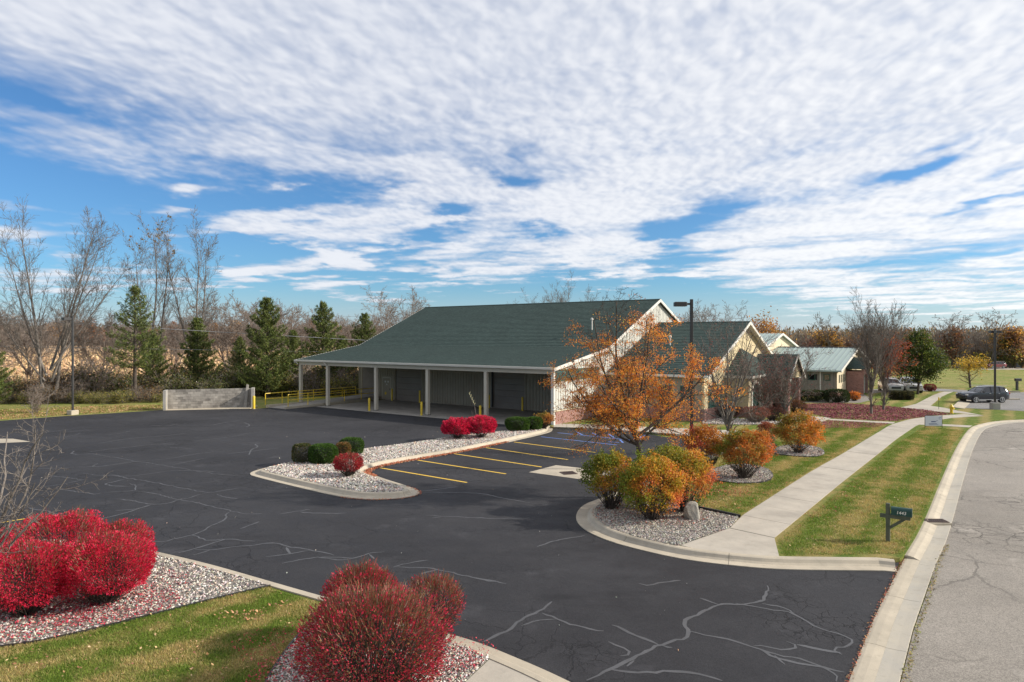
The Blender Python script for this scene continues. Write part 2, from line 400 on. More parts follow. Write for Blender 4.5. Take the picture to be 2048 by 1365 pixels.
M_stone_bed = simple('stone_bed', (.16, .14, .12), (.26, .24, .21), 20, .9, 30, .5, .02)
M_paint_y = simple('yellow_paint', (.78, .48, .04), (.62, .40, .05), 6, .7, 60, .25)
M_paint_b = simple('blue_paint', (.10, .19, .55), (.13, .22, .50), 6, .7, 60, .25)
M_yellow = simple('yellow_enamel', (.72, .50, .02), (.60, .42, .03), 4, .45, 30, .08)
M_fascia = simple('grey_trim', (.52, .47, .38), (.47, .43, .35), 1, .5, 20, .04)
M_pale = simple('pale_siding', (.55, .54, .48), (.50, .49, .44), .8, .55, 25, .05)
M_siding = simple('grey_siding', (.29, .25, .185), (.265, .225, .165), .8, .5, 25, .05)
M_cream = simple('cream_siding', (.62, .52, .36), (.56, .47, .33), .8, .6, 25, .06)
M_yell = simple('tan_stucco', (.56, .46, .27), (.50, .41, .25), 1.2, .8, 30, .06)
M_door = simple('door_panel', (.20, .17, .14), (.18, .15, .13), .8, .5, 25, .04)
M_gsid = simple('board_siding', (.235, .21, .175), (.20, .18, .15), .8, .6, 25, .06)
M_white = simple('white_trim', (.66, .63, .56), (.60, .57, .51), 1, .5, 20, .04)
M_dark = simple('dark_metal', (.022, .021, .022), (.030, .028, .028), 2, .45, 30, .1)
M_black = simple('black_plastic', (.014, .014, .016), (.02, .02, .022), 2, .5, 30, .1)
M_wood = simple('green_wood', (.10, .105, .07), (.075, .085, .055), 6, .85, 60, .25)
M_oldwood = simple('weathered_board', (.30, .28, .25), (.22, .2, .18), 5, .85, 60, .25)
M_rust = simple('rusty_iron', (.09, .05, .04), (.06, .04, .035), 8, .8, 60, .3)
M_rock = simple('boulder', (.34, .31, .26), (.20, .19, .17), 5, .9, 25, .3, .02)
M_soffit = simple('soffit', (.20, .19, .17), (.18, .17, .15), 1, .7, 20, .04)
M_mgreen = simple('green_box_metal', (.008, .045, .035), (.010, .055, .042), 3, .4, 30, .1)
M_wframe = simple('green_window_frame', (.015, .075, .055), (.02, .09, .065), 3, .4, 30, .1)
M_lens = simple('lamp_lens', (.5, .5, .48), (.45, .45, .44), 3, .3, 30, .05)
def glass(name, c, rough=.08):
    m, t = newmat(name); n = t.noise(co(t), 1.2, 3)
    finish(t, t.mix(n, tuple(x*.7 for x in c), tuple(x*1.3 for x in c)), rough, spec=.8, coat=.3); return m
M_glass = glass('window_glass', (.045, .10, .095)); M_dglass = glass('dark_glass', (.012, .014, .016))
def shingles(name, c1, c2, c3):
    m, t = newmat(name); uvn = t.n.new('ShaderNodeUVMap'); uvn.uv_map = 'uv'; uv = uvn.outputs[0]
    br = t.n.new('ShaderNodeTexBrick'); t.l.new(uv, br.inputs[0])
    br.inputs['Scale'].default_value = 1; br.inputs['Brick Width'].default_value = .26; br.inputs['Row Height'].default_value = .15
    br.inputs['Mortar Size'].default_value = .004; br.inputs['Color1'].default_value = (0, 0, 0, 1); br.inputs['Color2'].default_value = (1, 1, 1, 1)
    br.inputs['Mortar'].default_value = (0, 0, 0, 1); br.offset_frequency = 2; br.squash = 1
    f = t.sep(br.outputs[0])[0]; n = t.noise(geo(t), 60, 3, .7); nb = t.noise(geo(t), .5, 3)
    n4 = t.noise(geo(t), 6, 4, .7)
    col = t.mix(t.m('MULTIPLY', t.m('ADD', f, n4), .5), c1, c2); col = t.mix(t.ss(n, .55, .75, 0, .7), col, c3)
    col = t.mix(1.0, col, t.mix(nb, (.85,)*3, (1.15,)*3), 'MULTIPLY')
    finish(t, col, .9, t.m('ADD', n, t.m('MULTIPLY', f, .8)), .008, .6, spec=.25)
    return m
M_shing = shingles('green_shingles', (.022, .037, .033), (.055, .088, .078), (.15, .175, .16))
def metalroof():
    m, t = newmat('green_metal_roof'); p = geo(t); n = t.noise(p, 1.0, 4)
    finish(t, t.mix(n, (.27, .34, .32), (.34, .41, .38)), .42, spec=.5, metal=.15); return m
M_mroof = metalroof()
def brickmat():
    m, t = newmat('red_brick'); uv = co(t, 'Object')
    x, y, z = t.sep(uv); v = t.xyz(t.m('ADD', x, y), z)
    br = t.n.new('ShaderNodeTexBrick'); t.l.new(v, br.inputs[0]); br.inputs['Scale'].default_value = 1
    br.inputs['Brick Width'].default_value = .22; br.inputs['Row Height'].default_value = .075; br.inputs['Mortar Size'].default_value = .009
    br.inputs['Color1'].default_value = (.22, .085, .065, 1); br.inputs['Color2'].default_value = (.32, .14, .11, 1); br.inputs['Mortar'].default_value = (.36, .30, .27, 1)
    finish(t, t.mix(1.0, br.outputs[0], t.mix(t.noise(uv, 4, 4), (.75,)*3, (1.25,)*3), 'MULTIPLY'), .9, t.sep(br.outputs[0])[0], .005, .4, spec=.2)
    return m
M_brick = brickmat()
def barkmat(name, c1, c2, sc=9):
    m, t = newmat(name); p = geo(t); x, y, z = t.sep(p)
    n = t.noise(t.xyz(x, y, t.m('MULTIPLY', z, .25)), sc*4, 4, .7); n2 = t.noise(p, sc*.3, 3)
    finish(t, t.mix(t.ss(t.m('ADD', t.m('MULTIPLY', n, .6), t.m('MULTIPLY', n2, .4)), .35, .65), c1, c2), .9, n, .02, .8, spec=.2)
    return m
M_bark = barkmat('grey_brown_bark', (.11, .095, .082), (.20, .175, .15))
M_barkd = barkmat('dark_bark', (.045, .036, .03), (.11, .09, .075))
M_barkw = barkmat('pale_bark', (.10, .085, .075), (.235, .205, .18))
M_barkp = barkmat('pinkish_twig_bark', (.18, .145, .12), (.27, .225, .195))
M_leaf = vcol('foliage', .55, .42); M_needle = vcol('needles', .6, .12); M_litter = vcol('leaf_litter', .8, .1)
M_pebble = vcol('pebbles', .75, 0.0); M_blade = vcol('grass_blades', .7, .3); M_twig = vcol('twigs', .8, 0.0)

# ------------------------------------------------------------------ polylines, kerbs, polygons
def offset(path, d, closed=False):
    """path of Vectors; positive d shifts to the LEFT of travel"""
    n = len(path); out = []
    for i in range(n):
        a = path[(i-1) % n] if closed or i > 0 else None; b = path[(i+1) % n] if closed or i < n-1 else None; p = path[i]
        d1 = (p-a) if a is not None else (b-p); d2 = (b-p) if b is not None else (p-a)
        d1 = Vector((d1.x, d1.y, 0)).normalized(); d2 = Vector((d2.x, d2.y, 0)).normalized()
        nn = Vector((-d1.y-d2.y, d1.x+d2.x, 0)); nn.normalize()
        k = 1/max(.45, nn.dot(Vector((-d1.y, d1.x, 0)))); out.append(Vector((p.x+nn.x*d*k, p.y+nn.y*d*k, p.z)))
    return out
def smoothp(pts, it=2, closed=False):
    for _ in range(it):
        out = []; n = len(pts)
        if not closed: out.append(pts[0])
        for i in range(n if closed else n-1):
            a, b = pts[i], pts[(i+1) % n]; out += [a.lerp(b, .25), a.lerp(b, .75)]
        if not closed: out.append(pts[-1])
        pts = out
    return pts
def resample(pts, step, closed=False):
    if closed: pts = pts+[pts[0]]
    ds = [0]
    for a, b in zip(pts, pts[1:]): ds.append(ds[-1]+(b-a).length)
    n = max(2, int(round(ds[-1]/step))); out = []; j = 0
    for i in range(n+(0 if closed else 1)):
        s = ds[-1]*i/n
        while j < len(ds)-2 and ds[j+1] < s: j += 1
        f = (s-ds[j])/max(1e-9, ds[j+1]-ds[j]); out.append(pts[j].lerp(pts[j+1], min(1, f)))
    return out
def kerb(name, path, prof, parent, mat, seg=3.0, gap=.012, closed=False, step=.3):
    """sweep profile [(offset to left, z)] along path, cut into cast lengths with open joints"""
    pts = resample(path, step, closed); n = len(pts)
    cols = [offset(pts, d, closed) for d, z in prof]; per = max(1, int(round(seg/step))); k = len(prof)
    i = 0; lim = n if closed else n-1; rs = random.Random(5)
    while i < lim:
        j = min(i+per, lim)
        if lim-j < per*.4: j = lim
        mb = MB(); vs = []
        dz = rs.uniform(-.003, .003)
        for q in range(i, j+1):
            for c in range(k):
                p = cols[c][q % n]
                if q in (i, j):
                    o = cols[c][(q+1) % n] if q == i else cols[c][(q-1) % n]
                    dd = (o-p); dd.normalize(); p = p+dd*gap/2
                vs.append((p.x, p.y, prof[c][1]+dz))
        m_ = j-i
        fs = [(a*k+c, a*k+c+1, (a+1)*k+c+1, (a+1)*k+c) for a in range(m_) for c in range(k-1)]
        fs += [tuple(range(k)), tuple(m_*k+c for c in range(k-1, -1, -1))]
        mb.add(vs, fs); mb.build(name, mat, parent)
        i = j
def sheet(name, pts, z0, z1, mat, parent=None, **kw):
    return MB().prism([(p.x, p.y) for p in pts], z0, z1).build(name, mat, parent, **kw)
def inpoly(X, Y, poly):
    ins = np.zeros(len(X), bool); n = len(poly)
    for i in range(n):
        x1, y1 = poly[i][0], poly[i][1]; x2, y2 = poly[(i+1) % n][0], poly[(i+1) % n][1]
        c = ((y1 > Y) != (y2 > Y)); ins ^= c & (X < (x2-x1)*(Y-y1)/((y2-y1) if y2 != y1 else 1e-9)+x1)
    return ins
def scatter(poly, n, rs, excl=()):
    P_ = np.array([[p[0], p[1]] for p in poly]); lo, hi = P_.min(0), P_.max(0); out = []; c = 0
    while c < n:
        q = lo+(hi-lo)*rs.rand(n*2, 2); q = q[inpoly(q[:, 0], q[:, 1], poly)]
        for e in excl: q = q[~inpoly(q[:, 0], q[:, 1], e)]
        if len(q) == 0: break
        out.append(q); c += len(q)
    return np.concatenate(out)[:n]

# ------------------------------------------------------------------ the ground
sheet('ground', [Vector(p) for p in ((-2500, -300, 0), (2500, -300, 0), (2500, 4500, 0), (-2500, 4500, 0))], -1.0, -.03, M_field, kind='structure')
sheet('stubble_field', GP([(-700, 792), (60, 789), (700, 776), (860, 760), (700, 688), (-700, 688)]), -.5, -.012, M_corn, kind='structure')

# lot asphalt
lot_far = GP([(-900, 880), (0, 842), (123, 833), (211, 827.7), (320, 820.7), (517, 817.6), (590, 812)])
LOT = sheet('asphalt_lot', [Vector((-60, -20, 0))]+[Vector((-60, lot_far[0].y, 0))]+lot_far+[B(-20, 3), B(0, 3), B(8, 0), G(1500, 870), G(1760, 1110), G(1800, 1120), G(1720, 1340), G(1600, 1630), Vector((G(1560, 1630).x, -20, 0))], -.4, 0.0, M_lot, kind='structure')

# street with its rolled concrete gutter
gut_px = [(1560, 1630), (1696.6, 1365), (1747, 1239), (1791.6, 1150), (1809, 1111), (1843, 1056), (1884, 955), (1913, 892), (1938, 856), (1955, 849.5), (1983, 843.5), (2015, 840.5), (2080, 838), (2200, 836), (2600, 838)]
gut = [G(a, b, .09) for a, b in gut_px]; gut = gut[:4]+smoothp(gut[4:], 2)
for p in gut: p.z = 0
ROADO = offset(gut, -.72)
sheet('street', ROADO+[Vector((120, ROADO[-1].y-10, 0)), Vector((120, -20, 0)), Vector((ROADO[0].x, -20, 0))], -.4, -.006, M_road, kind='structure')
kerb_root = empty('street_gutter', kind='structure')
gutL = offset(gut, -.37)
for p, q in zip(gutL[:4], offset([G(a, b, .012) for a, b in gut_px[:5]], -.37)): p.x, p.y = q.x, q.y
kerb('gutter_segment', gutL[:5], [(.37, -.2), (.37, .010), (.30, .022), (.16, .024), (.06, .016), (.0, .012)], kerb_root, M_conc, seg=3.0)
kerb('gutter_segment', gutL[4:], [(.37, -.2), (.37, .085), (.30, .098), (.16, .075), (.06, .03), (.0, .012)], kerb_root, M_conc, seg=3.0)
kerb('gutter_pan', [p.lerp(q, .0) for p, q in zip(gutL, gutL)], [(.0, .010), (-.18, .012), (-.35, .022), (-.37, -.1)], kerb_root, M_gutter, seg=3.0)

# lawn of the lot frontage, bounded by the lot kerb
tip_px = [(1452, 899), (1440, 904), (1345, 941), (1262, 975), (1196, 1000), (1165, 1011), (1149, 1033), (1160, 1056), (1205, 1080), (1280, 1101), (1370, 1121), (1480, 1134), (1560, 1140.5), (1680, 1142)]
tip = GP(tip_px); tipS = smoothp(tip, 2)+[G(1770, 1143), G(1796, 1146)]
kroot = empty('lot_kerb', kind='structure')
KP = [(0, -.1), (0, .022), (.36, .006), (.42, .05), (.47, .125), (.52, .145), (.66, .145), (.67, 0)]
kerb('kerb_segment', tipS, KP, kroot, M_conc, seg=3.2)
inner = offset(tipS, .60)
walk_top = GP([(1107, 851), (1180, 853), (1250, 856), (1365, 861), (1440, 864.5), (1500, 866)])
walk_bot = GP([(1107, 858), (1180, 860.5), (1250, 865), (1361, 873), (1440, 885), (1478, 890)])
lawnpts = inner[:-1]+[G(1800, 1116, .12)]+[p for p in gut[4:]]
far = [Vector((260, gut[-1].y, 0)), Vector((260, 420, 0)), Vector((-60, 420, 0)), B(-27, 27), B(-1, 27), B(-1, .2)]
sheet('lawn', lawnpts+far+[walk_bot[0], *walk_bot[1:]], -.4, .12, M_lawn, kind='structure')

def slabs(name, left, right, n, z0, z1, parent, gap=.008, mat=None):
    L = resample(left, 1, False); R_ = resample(right, 1, False)
    def at(path, f):
        ds = [0]
        for a, b in zip(path, path[1:]): ds.append(ds[-1]+(b-a).length)
        s = f*ds[-1]
        for i in range(len(path)-1):
            if s <= ds[i+1]+1e-6: return path[i].lerp(path[i+1], (s-ds[i])/max(1e-9, ds[i+1]-ds[i]))
        return path[-1]
    rs = random.Random(3)
    for i in range(n):
        a, b = i/n, (i+1)/n; dz = rs.uniform(-.004, .004)
        p = [at(left, a), at(right, a), at(right, b), at(left, b)]
        d = (p[3]-p[0]).normalized()*gap; d2 = (p[2]-p[1]).normalized()*gap
        p = [p[0]+d, p[1]+d2, p[2]-d2, p[3]-d]
        MB().prism([(q.x, q.y) for q in p], z0, z1+dz).build(name, mat or M_walk, parent)
walk = empty('sidewalk', kind='structure')
wl_px = [(1460, 1057), (1480, 1035), (1620, 945), (1687.5, 907), (1753, 867.5), (1781.6, 850), (1818.8, 839.5), (1862.5, 833), (1928, 829)]
wr_px = [(1549, 1076.5), (1562, 1066), (1683, 966), (1753, 911), (1792.5, 879), (1836, 849.5), (1862, 843), (1906, 836), (1967.5, 832.5)]
slabs('slab', GP(wl_px, .12), GP(wr_px, .12), 24, 0, .135, walk)
MB().prism([tuple(G(a, b, .12)[:2]) for a, b in [(1362, 1092), (1400, 1101.5), (1480, 1111.5), (1559, 1117), (1549, 1077.5), (1459, 1058)]], 0, .137).build('slab', M_walk, walk)
slabs('slab', GP([(1935, 825.5), (1905, 820), (1884, 815), (1832, 808.5)], .12), GP([(1967, 831.4), (1925, 827.5), (1862, 823), (1800, 816)], .12), 4, 0, .133, walk)
slabs('slab', GP([(1832, 808.5), (1868, 790), (1888, 784)], .12), GP([(1860, 813), (1886, 792), (1906, 784)], .12), 5, 0, .134, walk)
# walks along the building
bwalk = empty('building_walk', kind='structure')
slabs('slab', walk_top, walk_bot, 14, 0, .128, bwalk)
MB().prism([tuple(G(a, b, .12)[:2]) for a, b in [(1600, 833), (1629, 833.5), (1664, 836), (1640, 846), (1604, 843)]], 0, .131).build('slab', M_walk, bwalk)
slabs('slab', GP([(1662, 838.3), (1790, 845.0)], .12), GP([(1655, 840.5), (1786, 848.0)], .12), 8, 0, .132, bwalk)
slabs('slab', GP([(1838, 846.5), (1945, 852)], .12), GP([(1833, 849.5), (1938, 855.5)], .12), 5, 0, .132, bwalk)

# stone beds on the frontage
def bed(pts, z, excl_leaves=0, mat=M_stone_bed): return sheet('gravel_bed', pts, z-.25, z, mat, kind='structure')
bed1 = inner[10:36]
i0 = min(range(len(inner)), key=lambda i: (inner[i]-G(1189, 1008, .12)).length); i1 = min(range(len(inner)), key=lambda i: (inner[i]-G(1362, 1092, .12)).length)
bed1 = [p.copy() for p in inner[i0-3:i1+1]]+GP([(1362, 1091), (1459, 1057), (1478, 1036), (1372, 1015), (1300, 990), (1278, 975)], .12)
bed(bed1, .13)
edge_root = empty('bed_edging', kind='structure')
def edging(px, z=.12, h=.05, wd=.04, mat=M_black, closed=False):
    pts = smoothp([G(a, b, z) for a, b in px], 2, closed); pts = resample(pts, .25, closed)
    mb = MB(); L, R2 = offset(pts, wd/2, closed), offset(pts, -wd/2, closed); n = len(pts); vs = []
    for i in range(n): vs += [(L[i].x, L[i].y, z-.05), (L[i].x, L[i].y, z+h), (R2[i].x, R2[i].y, z+h), (R2[i].x, R2[i].y, z-.05)]
    fs = [(4*i+c, 4*i+c+1, 4*((i+1) % n)+c+1, 4*((i+1) % n)+c) for i in range(n if closed else n-1) for c in range(3)]
    mb.add(vs, fs); return mb.build('edging_strip', mat, edge_root)
edging([(1365, 1012), (1420, 1023), (1480, 1036)], h=.10, wd=.07)
ring2 = [(1424, 940), (1470, 928), (1530, 935), (1549, 952), (1535, 966), (1480, 969), (1424, 962), (1395, 952)]
ring3 = [(1546, 903), (1560, 893), (1605, 890), (1640, 897), (1651, 907), (1638, 915), (1600, 915), (1545, 909)]
bed2 = smoothp(GP(ring2, .12), 2, True); bed3 = smoothp(GP(ring3, .12), 2, True); bed(bed2, .13); bed(bed3, .13)
edging(ring2, closed=True); edging(ring3, closed=True)
bed4 = GP([(1405, 838), (1470, 838), (1530, 842), (1560, 836), (1600, 826), (1625, 826), (1602, 838), (1560, 850), (1480, 850), (1405, 849)], .12)
sheet('gravel_bed', bed4, 0, .128, M_stone_bed, kind='structure')
bed6 = GP([(1600, 806), (1660, 806), (1720, 806), (1745, 800), (1730, 790), (1700, 790)], .12)
sheet('gravel_bed', bed6, 0, .127, M_stone_bed, kind='structure')

# near left lawn, its kerb and beds
kb = [(-300, 1088), (-60, 1080), (60, 1077), (160, 1080), (240, 1088), (296, 1099), (414, 1126), (526, 1158), (637, 1190), (800, 1234), (893, 1263)]
KB = resample(smoothp([G(a, b, .15) for a, b in kb], 2), .5)
for p in KB: p.z = 0
kl = empty('lawn_kerb', kind='structure')
kerb('kerb_segment', [p for p in KB], [(0, -.1), (0.0, .135), (-.02, .15), (-.20, .15), (-.21, -.05)], kl, M_conc, seg=3.0)
kb2 = [(893, 1268), (960, 1288), (1004, 1306), (1090, 1342), (1160, 1376), (1300, 1450), (1500, 1580)]
KB2 = resample(smoothp(GP(kb2), 2), .3)
kerb('kerb_segment', KB2, [(0, -.1), (0, .02), (-.28, .008), (-.34, .06), (-.38, .13), (-.42, .15), (-.55, .15), (-.56, 0)], kl, M_conc, seg=3.0)
NB = offset(KB, -.18)+offset(KB2, -.50)[2:]
sheet('lawn', [Vector((-40, NB[0].y, 0))]+NB+[Vector((NB[-1].x, -10, 0)), Vector((-40, -10, 0))], -.3, .12, M_lawn, kind='structure')
ed1 = [(-900, 1440), (-250, 1325), (0, 1296), (100, 1281), (250, 1245), (400, 1206), (500, 1182), (541, 1173)]
edging(ed1, h=.04)
nbI = min(range(len(NB)), key=lambda i: (NB[i]-G(530, 1172, .12)).length)
bedL = [Vector((-30, NB[0].y+.5, 0))]+NB[:nbI]+smoothp([G(a, b, .12) for a, b in ed1], 2)[::-1]+[Vector((-30, 10, 0))]
bed(bedL, .132)
ed2 = [(520, 1400), (532, 1365), (553, 1330), (585, 1285), (612, 1258), (650, 1230), (690, 1216)]
edging(ed2, h=.04)
nbJ = min(range(len(NB)), key=lambda i: (NB[i]-G(700, 1216, .12)).length); nbK = min(range(len(NB)), key=lambda i: (NB[i]-G(985, 1312, .12)).length)
bedR = NB[nbJ:nbK+1]+GP([(985, 1312), (930, 1365), (850, 1450), (560, 1480), (520, 1400)], .12)+smoothp([G(a, b, .12) for a, b in ed2], 2)[1:]
bed(bedR, .132)
MB().prism([tuple(G(a, b, .12)[:2]) for a, b in [(987, 1313), (1020, 1331), (1078, 1360), (1200, 1425), (1330, 1500), (860, 1500), (932, 1365)]], 0, .136).build('slab', M_walk, walk)

# island between the drive and the parking stalls
isl_px = [(494, 949), (520, 957), (597, 976), (685, 996), (744, 1001), (802, 998), (834, 992.5), (842, 984), (818, 974), (775, 961), (745, 950), (735, 943), (773, 931), (890, 911), (960, 898), (1030, 882), (1080, 870.5), (1104, 864), (1106, 856), (1100, 853), (1000, 865), (895, 876), (800, 891), (715, 901), (640, 914), (583, 926), (518, 939)]
isl = smoothp(GP(isl_px), 2, True)
ki = empty('island_kerb', kind='structure')
kerb('kerb_segment', isl, [(0, -.1), (0, .02), (.30, .006), (.36, .06), (.41, .135), (.46, .15), (.58, .15), (.59, .0)], ki, M_conc, seg=3.0, closed=True, step=.25)
islin = offset(resample(isl, .4, True), .55, True)
bedI = islin
sheet('gravel_bed', islin, -.2, .125, M_stone_bed, kind='structure')

# canopy apron, dumpster pad, drain pads
APR = empty('canopy_apron', kind='structure')
for i in range(9):
    for j in range(2):
        MB().prism([tuple(B(-23.6+i*2.62+.01*(1), s)[:2]) for s in (-.95+j*4.15, 3.18+j*4.15)]+[tuple(B(-23.6+(i+1)*2.62-.01, s)[:2]) for s in (3.18+j*4.15, -.95+j*4.15)], -.3, .022+.002*((i+j) % 2)).build('slab', M_apron, APR)
sheet('dumpster_pad', GP([(326, 821.5), (500, 817.5), (516, 812), (330, 811)]), -.2, .012, M_conc, kind='structure')
sheet('drain_pad', GP([(1058, 945), (1112, 931), (1235, 945), (1190, 963)]), -.2, .006, M_conc, kind='structure')
sheet('drain_pad', GP([(-80, 890), (0, 886.5), (62, 884), (26, 878), (-60, 878)]), -.2, .006, M_conc, kind='structure')
def grate(loc, rz, wd, ln, nbar, label, slant=.0):
    r = empty('drain_grate', loc, rz, label, 'drain grate')
    m = MB(); m.box(-ln/2, ln/2, -wd/2, -wd/2+.03, 0, .02); m.box(-ln/2, ln/2, wd/2-.03, wd/2, 0, .02); m.box(-ln/2, -ln/2+.04, -wd/2+.03, wd/2-.03, 0, .02); m.box(ln/2-.04, ln/2, -wd/2+.03, wd/2-.03, 0, .02)
    m.build('frame', M_rust, r)
    MB().box(-ln/2+.03, ln/2-.03, -wd/2+.02, wd/2-.02, -.002, .003).build('pit_shade', M_black, r)  # flat black plate stands in for the shade below the bars
    for i in range(nbar):
        x = -ln/2+.04+(ln-.08)*(i+.5)/nbar
        MB().bar((x-slant, -wd/2+.03, .012), (x+slant, wd/2-.03, .012), .028, .012).build('bar', M_rust, r)
    return r
g = G(1137, 947); grate((g.x, g.y, .008), .3, .62, .62, 8, 'rusty square drain grate in the concrete pad beside the parking stalls')
g = G(1871, 1044.5, .05); 
gp = min(gut, key=lambda p: (p-G(1850, 1044, .09)).length)
gc = G(1871, 1044, .06); grate((gc.x, gc.y, .088), -.06, .40, .66, 9, 'cast iron slotted grate set in the street gutter beside the mailbox', .05)
MB().box(gc.x-.36, gc.x+.36, gc.y-.27, gc.y+.27, -.1, .084).build('gutter_inlet', M_conc, kerb_root)

# painted stall lines and blue access marks
def ribbon(name, pts, wd, z, mat, parent, jit=0, step=.25, rs=None, taper=0):
    pts = resample(pts, step) if step else pts
    n = len(pts); ws = []
    for i in range(n):
        f = i/(n-1); k = 1.0
        if taper: k = min(1, .35+f*taper, .35+(1-f)*taper)
        if rs is not None: k *= rs.uniform(.75, 1.3)
        ws.append(wd*k/2)
    if jit and rs is not None:
        off = 0; q = []
        for i, p in enumerate(pts):
            off = off*.7+rs.gauss(0, jit); q.append(p+Vector((rs.gauss(0, jit*.3), off, 0)))
        pts = q
    L = [(p, w_) for p, w_ in zip(pts, ws)]; Lf = offset(pts, 1.0); vs = []
    for p, l, w_ in zip(pts, Lf, ws):
        d = (l-p); d.z = 0; d.normalize(); vs += [tuple(p+d*w_)[:2]+(z,), tuple(p-d*w_)[:2]+(z,)]
    fs = [(2*i, 2*i+1, 2*i+3, 2*i+2) for i in range(n-1)]
    me = bpy.data.meshes.new(name); me.from_pydata(vs, [], fs); me.materials.append(mat); me.update()
    return link(name, me, parent)
for a, b in [((752.5, 934.9), (934, 965.6)), ((833, 920.5), (1011.8, 948.3)), ((907.8, 907.9), (1083, 934.5)), ((972, 895.9), (1136, 919.8)), ((1028, 884.5), (1191, 905.5))]:
    ribbon('stall_line', GP([a, b]), .12, .004, M_paint_y, LOT, step=None)
ribbon('stall_line', GP([(-60, 1056), (50, 1038)]), .10, .004, M_paint_y, LOT, step=None)
ribbon('stall_line', GP([(-80, 836), (18, 838)]), .10, .004, M_paint_y, LOT, step=None)
for a, b in [((1082, 874), (1234, 890.5)), ((1115, 866), (1262, 881)), ((1152, 864), (1165, 870)), ((1184, 866), (1197, 873)), ((1216, 868), (1229, 876)), ((1247, 869), (1265, 881)),
             ((1262, 881), (1294, 871)), ((1216, 884), (1238, 885.5)), ((1240, 880), (1246, 886))]:
    ribbon('blue_access_mark', GP([a, b]), .11, .004, M_paint_b, LOT, step=None)

# crack sealer lines traced where they run
rs = random.Random(11)
def z1(l, sx, sy, ox, oy): return [(ox+a/sx, oy+b/sy) for a, b in l]
cr = []
k1 = 3.657
for l in [[(0, 258), (180, 262), (330, 255)], [(60, 345), (250, 360), (460, 352), (640, 345), (760, 340), (960, 305), (1210, 290), (1400, 255), (1560, 235), (1690, 228)],
          [(480, 250), (620, 240), (780, 265), (900, 285), (1040, 310), (1250, 345), (1420, 372), (1600, 400), (1800, 412)], [(545, 228), (515, 250), (580, 255)], [(720, 318), (672, 338), (690, 348), (930, 318), (985, 303)],
          [(460, 130), (560, 110), (590, 95)], [(380, 88), (480, 72), (620, 60), (780, 55)], [(620, 240), (800, 215), (1000, 195), (1090, 180), (1300, 178)],
          [(1260, 330), (1400, 300), (1510, 280)], [(600, 392), (740, 410), (860, 412), (1000, 440), (1180, 470), (1340, 500), (1520, 530), (1600, 522), (1740, 500), (1870, 485)],
          [(740, 415), (800, 402), (900, 420), (1100, 395), (1250, 372), (1400, 372), (1640, 380)], [(910, 435), (830, 455), (755, 470), (830, 487), (960, 488)],
          [(945, 466), (985, 480), (998, 505), (980, 520), (880, 525), (760, 530)], [(985, 520), (1080, 530), (1180, 550), (1300, 585), (1420, 600), (1560, 640), (1700, 668), (1800, 690), (1915, 688)],
          [(1520, 535), (1440, 550), (1380, 575), (1290, 590), (1230, 615), (1110, 622), (1000, 598), (880, 578), (850, 578)], [(1110, 622), (1040, 640), (900, 690), (740, 725), (620, 752)],
          [(1090, 630), (1000, 655), (900, 665), (840, 665)], [(1690, 668), (1650, 690), (1660, 720), (1600, 755), (1520, 785), (1490, 815), (1390, 845), (1280, 870), (1200, 895), (1070, 888)],
          [(1400, 845), (1480, 870), (1560, 885), (1660, 868), (1740, 875), (1870, 888)], [(1660, 870), (1540, 910), (1430, 942), (1310, 972)],
          [(1430, 942), (1540, 952), (1700, 930), (1850, 915), (1950, 897), (2048, 905)], [(1540, 952), (1410, 992)], [(1590, 545), (1640, 568), (1740, 580)], [(1756, 798), (1830, 770), (1893, 745)],
          [(1030, 788), (1110, 800), (1100, 840), (1060, 860)], [(620, 755), (760, 790), (900, 840), (1000, 865)], [(340, 410), (480, 420), (600, 442)], [(410, 508), (580, 520), (700, 548), (740, 535)],
          [(240, 500), (420, 480), (560, 450), (640, 430)], [(210, 640), (300, 665), (400, 695)], [(1240, 200), (1380, 212), (1440, 205)], [(1560, 38), (1640, 20), (1760, 5)], [(1780, 20), (1830, 40), (1800, 55)],
          [(1380, 160), (1560, 140), (1720, 122), (1830, 95)], [(1660, 250), (1800, 235), (2040, 208)], [(1820, 258), (1840, 215), (1890, 200), (1860, 180), (1900, 170)], [(700, 178), (850, 150), (1000, 132), (1200, 118), (1370, 98)],
          [(1100, 40), (1220, 48), (1300, 30)], [(740, 120), (900, 95), (960, 80)]]:
    cr.append((z1(l, k1, k1, 0, 840), .06))
for l in [[(0, 485), (100, 465), (180, 460), (280, 490), (430, 520), (540, 535), (615, 555)], [(270, 490), (290, 525), (300, 540)], [(110, 565), (280, 545), (430, 520)],
          [(240, 610), (400, 572), (500, 568), (640, 592), (760, 575), (830, 555), (890, 535), (985, 530)], [(500, 568), (740, 572)], [(870, 545), (910, 580)], [(210, 252), (340, 235), (440, 218)], [(370, 235), (500, 245), (700, 248)],
          [(1280, 262), (1500, 270), (1800, 282), (2048, 280)], [(1330, 282), (1400, 268)], [(1040, 640), (1180, 610), (1305, 588)], [(1040, 640), (1240, 635), (1380, 655), (1500, 685), (1640, 718), (1800, 740), (1873, 758)],
          [(1250, 692), (1300, 672), (1380, 660)], [(1265, 80), (1400, 70), (1520, 50)], [(1265, 95), (1500, 90), (1700, 98), (1850, 140), (2048, 168)], [(0, 332), (65, 308)], [(0, 250), (90, 247)]]:
    cr.append((z1(l, k1, k1, 500, 960), .065))
k3 = 2.438
